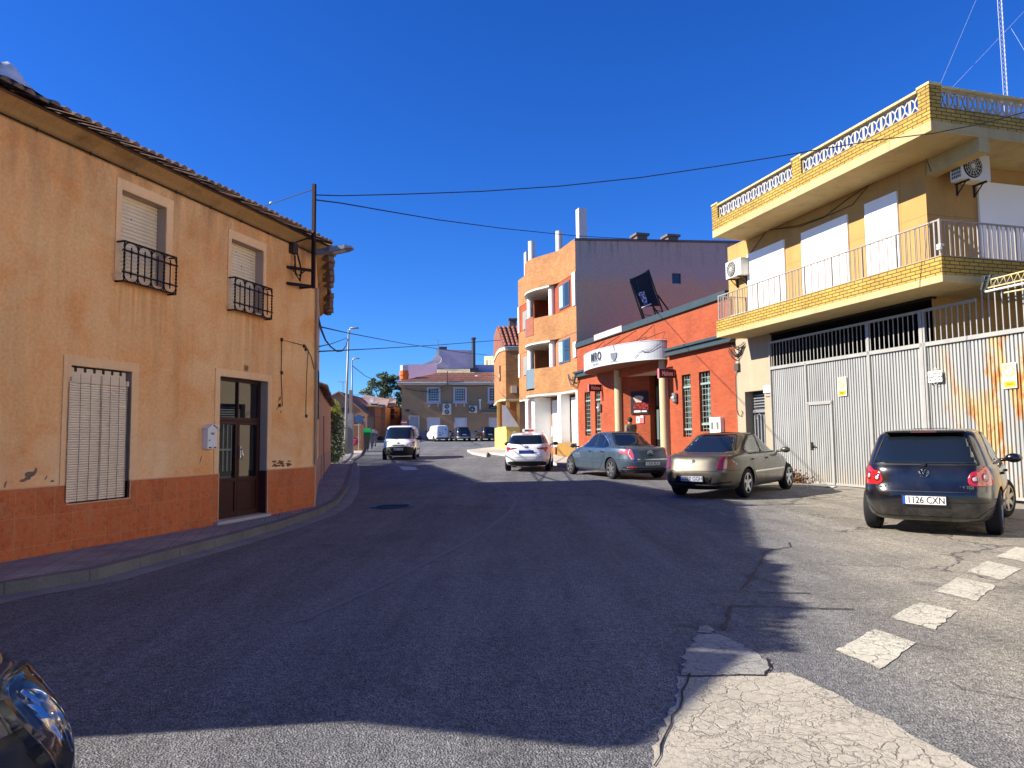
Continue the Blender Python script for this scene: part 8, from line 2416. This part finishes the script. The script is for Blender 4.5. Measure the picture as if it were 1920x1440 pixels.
c.decal([(-.68, .22), (.68, .22), (.74, .36), (.60, .40), (-.60, .40), (-.74, .36)], 'rear', BLACKP, 'rear_valance', off=.006); c.line([(-.60, .60), (-.55, .56), (.55, .56), (.60, .60)], 'rear', .012, M('#8d8f92', .5), 'bumper_crease', off=.004)
plate(c, .735, '5128 LZV', bg=M('#153a9a', .5, bump=0), tx=M('#3f63b8', .5, bump=0), off=.004)
for o in list(COL.objects):
    pass
q = c.hit(0, .93, 'rear')[0]; mb = MB(); mb.tube([(q.x - .012, .06 * math.cos(a * PI / 8), .935 + .042 * math.sin(a * PI / 8)) for a in range(17)], .008, 4, caps=False); mb.tube([(q.x - .014, .03 * math.cos(a * PI / 8), .935 + .04 * math.sin(a * PI / 8)) for a in range(17)], .006, 4, caps=False); mb.build('emblem', M('#2a2b2e', .3, metal=.8), c.root)
mb = MB(); mb.box(-.35, -.15, -.27, .27, 1.475, 1.60); o = mb.build('taxi_sign', M('#d9d6cd', .4), c.root, bevel=.02)
mb = MB(); mb.box(-.356, -.351, -.17, .0, 1.49, 1.58); mb.build('red_panel', M('#b23a20', .5), o); mb = MB(); mb.box(-.356, -.351, .01, .18, 1.49, 1.58); mb.build('dark_panel', M('#3a3f2c', .5), o)
c.place((.56 + .79, 27.9), 5, 'rr')

# ------------------------------------------------------------------ vans
def van_loops(L=4.8, W=1.895, H=1.94, hood=1.05, nose=.62):
    xr, xf, w = -L / 2, L / 2, W / 2
    return [(xr + .1, xf - .25, w * .85, .22, 6, 3.4), (xr + .03, xf - .08, w * .95, .26, 7, 3.4), (xr, xf - .02, w * .985, .40, 7, 3.4), (xr, xf, w, .56, 7, 3.4), (xr, xf - .02, w, .70, 7, 3.4), (xr + .005, xf - .08, w, [(xr, .86), (xf - .5, .86), (xf, .82)], 7, 3.2),
            (xr + .01, xf - .20, w * .995, [(xr, 1.0), (1.2, 1.0), (xf, .95)], 7, 3.2), (xr + .015, xf - .45, w * .985, [(xr, 1.10), (1.2, 1.09), (xf - .4, 1.04)], 7, 3.2), (xr + .02, xf - nose, w * .965, [(xr, 1.16), (xf - nose, 1.14)], 7, 3.4),
            (xr + .03, xf - nose - .16, w * .945, 1.25, 7, 3.8), (xr + .05, xf - nose - .42, w * .915, 1.46, 7, 4), (xr + .08, xf - nose - .68, w * .885, 1.68, 7, 4.4), (xr + .11, xf - nose - .90, w * .85, H - .12, 7, 4.6),
            (xr + .16, xf - nose - 1.05, w * .79, H - .05, 6, 5), (xr + .25, xf - nose - 1.2, w * .68, H - .015, 6, 5), (xr + .5, xf - nose - 1.5, w * .4, H, 5, 5), (xr + .8, xf - nose - 1.8, w * .12, H + .003, 4, 4)]


vn = Car('white_van', 'white panel van driving toward the camera in the left lane', 'van', van_loops(), (-1.5, 1.5), .33, .21, 1.62, WHITEP)
c = vn; w = .9475
c.decal(smoothp([(-.80, 1.17), (.80, 1.17), (.74, 1.35), (.655, 1.79), (.6, 1.83), (-.6, 1.83), (-.655, 1.79), (-.74, 1.35)], .1), 'front', CARGL, 'windscreen', off=.008)
c.decal(smoothp([(-.88, .28), (.88, .28), (.92, .50), (.88, .68), (.40, .77), (-.40, .77), (-.88, .68), (-.92, .50)], .08), 'front', M('#1a1a1c', .7), 'front_bumper', off=.008)
c.decal(smoothp([(-.34, .80), (.34, .80), (.30, .86), (-.30, .86)], .1), 'front', BLACKP, 'grille', off=.008)
for sg in (-1, 1):
    hl_ = c.decal(smoothp([(sg * .55, .78), (sg * .88, .74), (sg * .92, .95), (sg * .86, 1.06), (sg * .68, .98)], .15), 'front', M('#9aa0a6', .15, metal=.6), 'headlamp', off=.01, step=.04)
    c.decal(smoothp([(1.55, 1.2), (1.1, 1.62), (.95, 1.72), (.5, 1.74), (.5, 1.2)], .1), 'side', CARGL, 'side_window', sg)
    c.mirror(1.35, .97, 1.22, sg, BLACKP, 1.7)
    c.line([(.45, 1.76), (.43, .35)], 'side', .012, RUBBER, 'panel_gap', sg); c.line([(-1.1, .6), (1.0, .6)], 'side', .08, BLACKP, 'side_moulding', sg, off=.01)
plate(c, .60, '6273 HMJ', 'front', off=.02)
q = c.hit(0, .93, 'front')[0]; mb = MB(); mb.sphere((0, 0, 0), .085, 6); mb.v = [(v[0] * .3 + q.x + .01, v[1], v[2] * .8 + .92) for v in mb.v]; mb.build('emblem', M('#15171c', .4), c.root)
c.line([(.5, 1.15), (.05, 1.20)], 'front', .015, BLACKP, 'wiper', off=.02); c.line([(-.1, 1.15), (-.55, 1.20)], 'front', .015, BLACKP, 'wiper', off=.02)
def place_c(car, x, y, h, dz=0):
    th = PI / 2 - D2R(h); car.root.rotation_euler = (0, 0, th); car.root.location = (x, y, Z(y) + dz)
place_c(vn, -6.05 - .35, 42.0, 176.0, -.06)
# people in the cab: pale shapes on the dashboard (papers)
# small white van
sv = Car('white_van', 'small white delivery van with printed rear doors parked before the brown house', 'van', van_loops(4.2, 1.72, 1.82, nose=.75), (-1.3, 1.35), .31, .19, 1.46, WHITEP)
c = sv
c.line([(0, 1.72), (0, .45)], 'rear', .012, RUBBER, 'panel_gap'); c.line([(-.68, 1.6), (-.74, .45), (.74, .45), (.68, 1.6), (.5, 1.70), (-.5, 1.70)], 'rear', .014, RUBBER, 'panel_gap', closed=True)
c.decal([(-.84, .28), (.84, .28), (.85, .42), (-.85, .42)], 'rear', M('#2b2b2d', .7), 'rear_bumper', off=.01)
for sg in (-1, 1):
    c.decal([(sg * .78, .75), (sg * .85, .75), (sg * .84, 1.15), (sg * .78, 1.15)], 'rear', REDL, 'tail_lamp', off=.01, step=.05); c.decal(smoothp([(1.2, 1.2), (.85, 1.56), (.3, 1.6), (.3, 1.15)], .1), 'side', CARGL, 'side_window', sg); c.mirror(1.05, .86, 1.2, sg, BLACKP, 1.3)
rr = random.Random(4)
for (y, z, w_, h_) in ((.35, 1.0, .24, .05), (.32, .72, .34, .10), (-.35, 1.35, .2, .12), (.3, .86, .2, .04), (-.30, .9, .12, .05), (-.42, 1.15, .1, .05)):
    c.decal([(y - w_ / 2, z - h_ / 2), (y + w_ / 2, z - h_ / 2), (y + w_ / 2, z + h_ / 2), (y - w_ / 2, z + h_ / 2)], 'rear', M('#5d6c86', .5), 'door_print', off=.006, step=.1)
c.box_at(0, .9, 'rear', .06, .2, .02, BLACKP, 'handle')
place_c(sv, -8.75, 84.2, -24)
# two dark cars
def suv_loops(L=4.4, W=1.84, H=1.64):
    xr, xf, w = -L / 2, L / 2, W / 2
    return [(xr + .15, xf - .3, w * .85, .26, 4.6, 3), (xr + .06, xf - .1, w * .94, .30, 4.8, 3), (xr + .01, xf - .03, w * .98, .44, 4.8, 3), (xr, xf, w, .60, 4.8, 3), (xr + .02, xf - .02, w, .74, 4.8, 3), (xr + .07, xf - .12, w * .99, [(xr, .90), (1, .90), (xf, .84)], 4.8, 3), (xr + .11, xf - .3, w * .965, [(xr, 1.04), (1, 1.02), (xf, .92)], 4.8, 3),
            (xr + .15, 1.15, w * .91, [(xr, 1.12), (1, 1.10)], 4.8, 3), (xr + .22, .85, w * .86, 1.20, 4.8, 3.4), (xr + .35, .45, w * .79, 1.37, 4.8, 3.6), (xr + .48, .1, w * .72, H - .11, 4.8, 3.8), (xr + .56, -.1, w * .65, H - .045, 4.8, 4), (xr + .75, -.3, w * .5, H - .01, 4.6, 4), (xr + 1.1, -.5, w * .15, H, 4, 4)]


def suv(label, pm, lower, kind):
    c = Car('parked_car', label, 'car', suv_loops(), (-1.25, 1.3), .345, .22, 1.56, pm)
    c.decal(smoothp([(-.66, 1.13), (.66, 1.13), (.58, 1.48), (.5, 1.52), (-.5, 1.52), (-.58, 1.48)], .1), 'rear', CARGL, 'rear_window', off=.006)
    for sg in (-1, 1):
        c.decal(smoothp([(.9, 1.13), (.3, 1.44), (0, 1.53), (-1.2, 1.52), (-1.7, 1.36), (-1.75, 1.15)], .08), 'side', CARGL, 'side_window', sg)
        c.decal(smoothp([(sg * .90, .80), (sg * .62, .82), (sg * .60, .94), (sg * .88, 1.02)], .1), 'rear', REDL if kind else DREDL, 'tail_lamp', off=.01, step=.04); c.mirror(.75, .9, 1.12, sg, BLACKP, 1.2)
    plate(c, .78 if kind else .74, '', off=.006)
    if lower: c.decal(smoothp([(-.84, .34), (.84, .34), (.90, .52), (-.90, .52)], .1), 'rear', lower, 'rear_bumper', off=.01)
    return c
s1_ = suv('dark blue grey parked car with silver rear bumper beside the small white van', paint('dark_slate_paint', '#262c38', .3, .3), M('#a7abb0', .4, metal=.5), 0); place_c(s1_, -6.0, 83.4, -16)
s2_ = suv('black parked car at the right end of the far row', paint('black_brown_paint', '#17140f', .2, .3), None, 0); place_c(s2_, -3.1, 83.2, -16)

# ------------------------------------------------------------------ nose of the nearest car
TAUPE = paint('taupe_metallic_paint', '#6f6256', .5, .28, .10)
nl = hatch_loops()
nc = Car('near_car', 'taupe grey car whose headlight and nose poke in at the bottom left corner', 'car', nl, (-1.33, 1.245), .318, .205, 1.52, TAUPE)
c = nc
hatch_sides(c, False, TAUPE)
c.decal(smoothp([(-.7, 1.03), (.7, 1.03), (.6, 1.38), (-.6, 1.38)], .1), 'front', CARGL, 'windscreen', off=.006)
plate(c, .46, '', 'front', off=.01)
c.decal(smoothp([(-.5, .60), (.5, .60), (.45, .70), (-.45, .70)], .1), 'front', BLACKP, 'grille', off=.006)
c.decal(smoothp([(-.55, .26), (.55, .26), (.6, .38), (-.6, .38)], .1), 'front', BLACKP, 'air_intake', off=.006)
LENS = NT('headlamp_lens'); LENS.b.inputs['Base Color'].default_value = (.9, .93, .95, 1); LENS.set(rough=.02, trans=1., ior=1.3); LENS = LENS.m
REFL = NT('headlamp_reflector'); REFL.b.inputs['Base Color'].default_value = (.75, .72, .66, 1); REFL.set(rough=.14, metal=1.)
_w = REFL.n.new('ShaderNodeTexVoronoi'); _w.inputs['Scale'].default_value = 16; REFL.lk(REFL.o, _w.inputs['Vector']); REFL.bump(_w.outputs['Distance'], .7, .02); REFL = REFL.m
for sg in (1, -1):
    yw = D2R(30)
    lp = smoothp([(-.20, .565), (.02, .555), (.20, .60), (.30, .675), (.30, .74), (.10, .775), (-.12, .77), (-.22, .70)], .22)
    lp = [(a * sg + .92 * sg * math.cos(yw) * 0 + sg * (-.66), z) for a, z in lp] if False else [(sg * (a - .62 + .0), z) for a, z in lp]
    # yaw view: a runs across the ray; the corner of the car sits near a = y cos - x sin
    def A(a): return sg * (-.42 + a)
    base_ = smoothp([(A(-.24), .56), (A(.0), .545), (A(.20), .585), (A(.33), .66), (A(.31), .735), (A(.10), .775), (A(-.14), .765), (A(-.25), .68)], .22)
    o = c.decal(base_, 'fq', RUBBER, 'headlamp', sg, off=.004, yaw=yw, step=.03)
    ctr = Vector((sum(p[0] for p in base_) / len(base_), sum(p[1] for p in base_) / len(base_)))
    def shrink(k, dz=0): return [tuple(ctr + (Vector(p) - ctr) * k + Vector((0, dz))) for p in base_]
    c.decal(shrink(.93), 'fq', CHROME, 'lamp_rim', sg, off=.008, yaw=yw, step=.03, parent=o)
    c.decal(shrink(.88), 'fq', M('#2c2b2a', .3, bump=0), 'lamp_housing', sg, off=.010, yaw=yw, step=.03, parent=o)
    for (da, dz, r, nm) in ((-.11, .0, .082, 'reflector'), (.07, .02, .062, 'reflector')):
        cc = [(ctr.x + sg * da + r * math.cos(k * PI / 12), ctr.y + dz + r * math.sin(k * PI / 12) * .95) for k in range(24)]
        c.decal(cc, 'fq', REFL, nm, sg, off=.016, yaw=yw, step=.02, parent=o)
        p_, n_ = c.hit(ctr.x + sg * da, ctr.y + dz, 'fq', sg, yw)
        mb = MB(); mb.sphere(tuple(p_ + n_ * .004), r * .30, 10); mb.build('bulb', M('#d9d4c8', .1, metal=.6, bump=0), o, smooth=True)
    p_, n_ = c.hit(ctr.x + sg * .20, ctr.y + .015, 'fq', sg, yw); mb = MB(); mb.sphere(tuple(p_ + n_ * .0), .03, 10); mb.build('indicator_bulb', M('#8a5a3c', .15, metal=.5, bump=0), o, smooth=True)
    c.decal(shrink(.97), 'fq', LENS, 'lamp_lens', sg, off=.030, yaw=yw, step=.03, parent=o, skirt=.15)
    c.line([(sg * -1.1 + sg * .1, .80), (A(.35), .77)], 'fq', .01, RUBBER, 'panel_gap', sg, yaw=yw)
    c.line([(A(-.45), .50), (A(0), .50), (A(.5), .53)], 'fq', .008, RUBBER, 'panel_gap', sg, yaw=yw)
c.line([(1.95, -.6), (1.98, 0), (1.95, .6)], 'top', .01, RUBBER, 'panel_gap')
place_c(nc, -3.20, 1.98, 106)

# ================================================================== person in the porch
def person():
    f = FR.px(1182, 785, -.3); x, y = f[0], -.3
    w = FR.w(x, y); fl = .34
    H = f[1] - fl + .04
    t = thing('person', 'person with dark hair, black scarf and olive jacket walking left past the bar porch', 'person', (w.x, w.y, fl), FR.th)
    k = H / 1.72
    V = {'pel': (0, 0, .93), 'wa': (0, 0, 1.08), 'ch': (-.02, 0, 1.28), 'nk': (-.03, 0, 1.45), 'hb': (-.06, 0, 1.55), 'ht': (-.07, 0, 1.64),
         'ls': (-.02, -.17, 1.40), 'le': (.10, -.22, 1.16), 'lw': (.0, -.2, .93), 'lh': (-.03, -.2, .85), 'rs': (-.02, .17, 1.40), 're': (-.08, .22, 1.15), 'rw': (-.2, .18, .96), 'rh': (-.25, .17, .90),
         'lhip': (0, -.09, .90), 'lk': (-.14, -.1, .50), 'la': (-.16, -.1, .08), 'lt': (-.30, -.1, .03), 'rhip': (0, .09, .90), 'rk': (.08, .1, .50), 'ra': (.30, .1, .12), 'rt': (.20, .1, .03)}
    E = [('pel', 'wa'), ('wa', 'ch'), ('ch', 'nk'), ('nk', 'hb'), ('hb', 'ht'), ('ch', 'ls'), ('ls', 'le'), ('le', 'lw'), ('lw', 'lh'), ('ch', 'rs'), ('rs', 're'), ('re', 'rw'), ('rw', 'rh'), ('pel', 'lhip'), ('lhip', 'lk'), ('lk', 'la'), ('la', 'lt'), ('pel', 'rhip'), ('rhip', 'rk'), ('rk', 'ra'), ('ra', 'rt')]
    Rr = {'pel': .15, 'wa': .14, 'ch': .16, 'nk': .06, 'hb': .085, 'ht': .085, 'ls': .075, 'le': .05, 'lw': .035, 'lh': .04, 'rs': .075, 're': .05, 'rw': .035, 'rh': .04, 'lhip': .1, 'lk': .07, 'la': .045, 'lt': .04, 'rhip': .1, 'rk': .07, 'ra': .045, 'rt': .04}
    def skin(names, es, mat, nm, grow=1., par=None, rad=Rr):
        me = bpy.data.meshes.new(nm); me.from_pydata([tuple(Vector(V[n]) * k) for n in names], [(names.index(a), names.index(b)) for a, b in es], [])
        o = link(nm, me, par or t); m = o.modifiers.new('skin', 'SKIN'); m.use_smooth_shade = True
        for i, n in enumerate(names): me.skin_vertices[0].data[i].radius = (rad[n] * grow * k, rad[n] * grow * k)
        me.skin_vertices[0].data[0].use_root = True
        s_ = o.modifiers.new('sub', 'SUBSURF'); s_.levels = 2; s_.render_levels = 2
        me.materials.append(mat); me2 = eval_mods(o); bpy.data.objects.remove(o); o = link(nm, me2, par or t); return o
    names = list(V); skin(names, E, M('#b98a6c', .6, var=.05, bump=0), 'body')
    jk = ['ch', 'wa', 'pel', 'nk', 'ls', 'le', 'lw', 'rs', 're', 'rw']; skin(jk, [('ch', 'wa'), ('wa', 'pel'), ('ch', 'nk'), ('ch', 'ls'), ('ls', 'le'), ('le', 'lw'), ('ch', 'rs'), ('rs', 're'), ('re', 'rw')], M('#6b6a58', .8, var=.2), 'jacket', 1.14)
    tr_ = ['pel', 'lhip', 'lk', 'la', 'rhip', 'rk', 'ra']; skin(tr_, [('pel', 'lhip'), ('lhip', 'lk'), ('lk', 'la'), ('pel', 'rhip'), ('rhip', 'rk'), ('rk', 'ra')], M('#20222a', .8), 'trousers', 1.12)
    mb = MB(); mb.sphere((0, 0, 0), .112, 10); mb.v = [(v[0] * 1.05 - .045 * k, v[1] * .95, v[2] * 1.08 + 1.635 * k) for v in mb.v]; mb.v = [(v[0], v[1], v[2]) if v[0] > -.09 or v[2] > 1.68 * k else (-.09, v[1] * .9, v[2]) for v in mb.v]; mb.build('hair', M('#17110e', .7), t, smooth=True)
    mb = MB(); mb.lathe([(.075, 1.42), (.11, 1.44), (.115, 1.50), (.08, 1.53)], (-.035, 0, 0), 'z', 14); mb.build('scarf', M('#101014', .9), t, smooth=True)
    mb = MB(); mb.bar((-.15 * k, 0, 1.60 * k), (-.185 * k, 0, 1.575 * k), .022); mb.bar((-.145 * k, -.03, 1.545 * k), (-.145 * k, .03, 1.545 * k), .012, m=1)
    for s_ in (-1, 1): mb.sphere((-.145 * k, s_ * .032, 1.615 * k), .010, 5, 2); mb.sphere((-.05 * k, s_ * .085, 1.60 * k), .022, 5)
    mb.build('face', [M('#b98a6c', .6, var=.05, bump=0), M('#7a4238', .6), M('#15110f', .4)], t)
    return t
person()
# dry weeds against the gate in front of the beige saloon
wd = fthing('weed_clump', 'brown dry weed clump at the foot of the gate ahead of the beige saloon', 'weeds', FR)
mb = MB(); rr = random.Random(31)
xw = FR.px(1490, 890)[0]
leaves(mb, 900, lambda r: (xw + r.gauss(0, .38), -.25 + r.uniform(-.2, .2), .1 + abs(r.gauss(0, .12))), .05, rr); mb.build('stalks', M('#5c4025', .9, var=.4), wd)
# litter along the apron
rr = random.Random(12)
for k, lab in enumerate(('pale scrap of paper on the apron right of the weed clump', 'small white scrap lying near the gate foot', 'crumpled scrap on the dark ground by the beige saloon front wheel')):
    u, v = ((1557, 914), (1500, 924), (1513, 914))[k]; p = ground(u, v, .006); t = thing('litter', lab, 'litter', p)
    mb = MB(); w_ = (.16, .05, .07)[k]; mb.grid(lambda a, b: ((a - .5) * w_ * 2, (b - .5) * w_, .012 + .02 * math.sin(a * 9) * math.cos(b * 7) + .01), 6, 4); o = mb.build('scrap', M('#c9c7c0', .8), t); sm = o.modifiers.new('t', 'SOLIDIFY'); sm.thickness = .003

# look-alikes share a group
GR = {'air_conditioner': 'air conditioners on the house fronts', 'no_parking_sign': 'no parking plates on the garage gate', 'projecting_sign': 'beer signs projecting from the bar', 'wall_lamp': 'half round wall lamps on the bar',
      'notice': 'paper notices in the bar porch', 'street_lamp': 'street lamps along the left pavement', 'traffic_sign': 'round traffic signs', 'parked_car': 'cars parked before the brown house', 'satellite_dish': 'satellite dishes',
      'television_antenna': 'television antennas on the roofs', 'overhead_cable': 'overhead cables', 'saloon_car': 'saloons parked by the bar and gate', 'white_van': 'white vans', 'litter': 'scraps of litter by the gate', 'street_sign': 'street name plates'}
for o in COL.objects:
    b = o.name.split('.')[0]
    if o.parent is None and b in GR and 'group' not in o: o['group'] = GR[b]
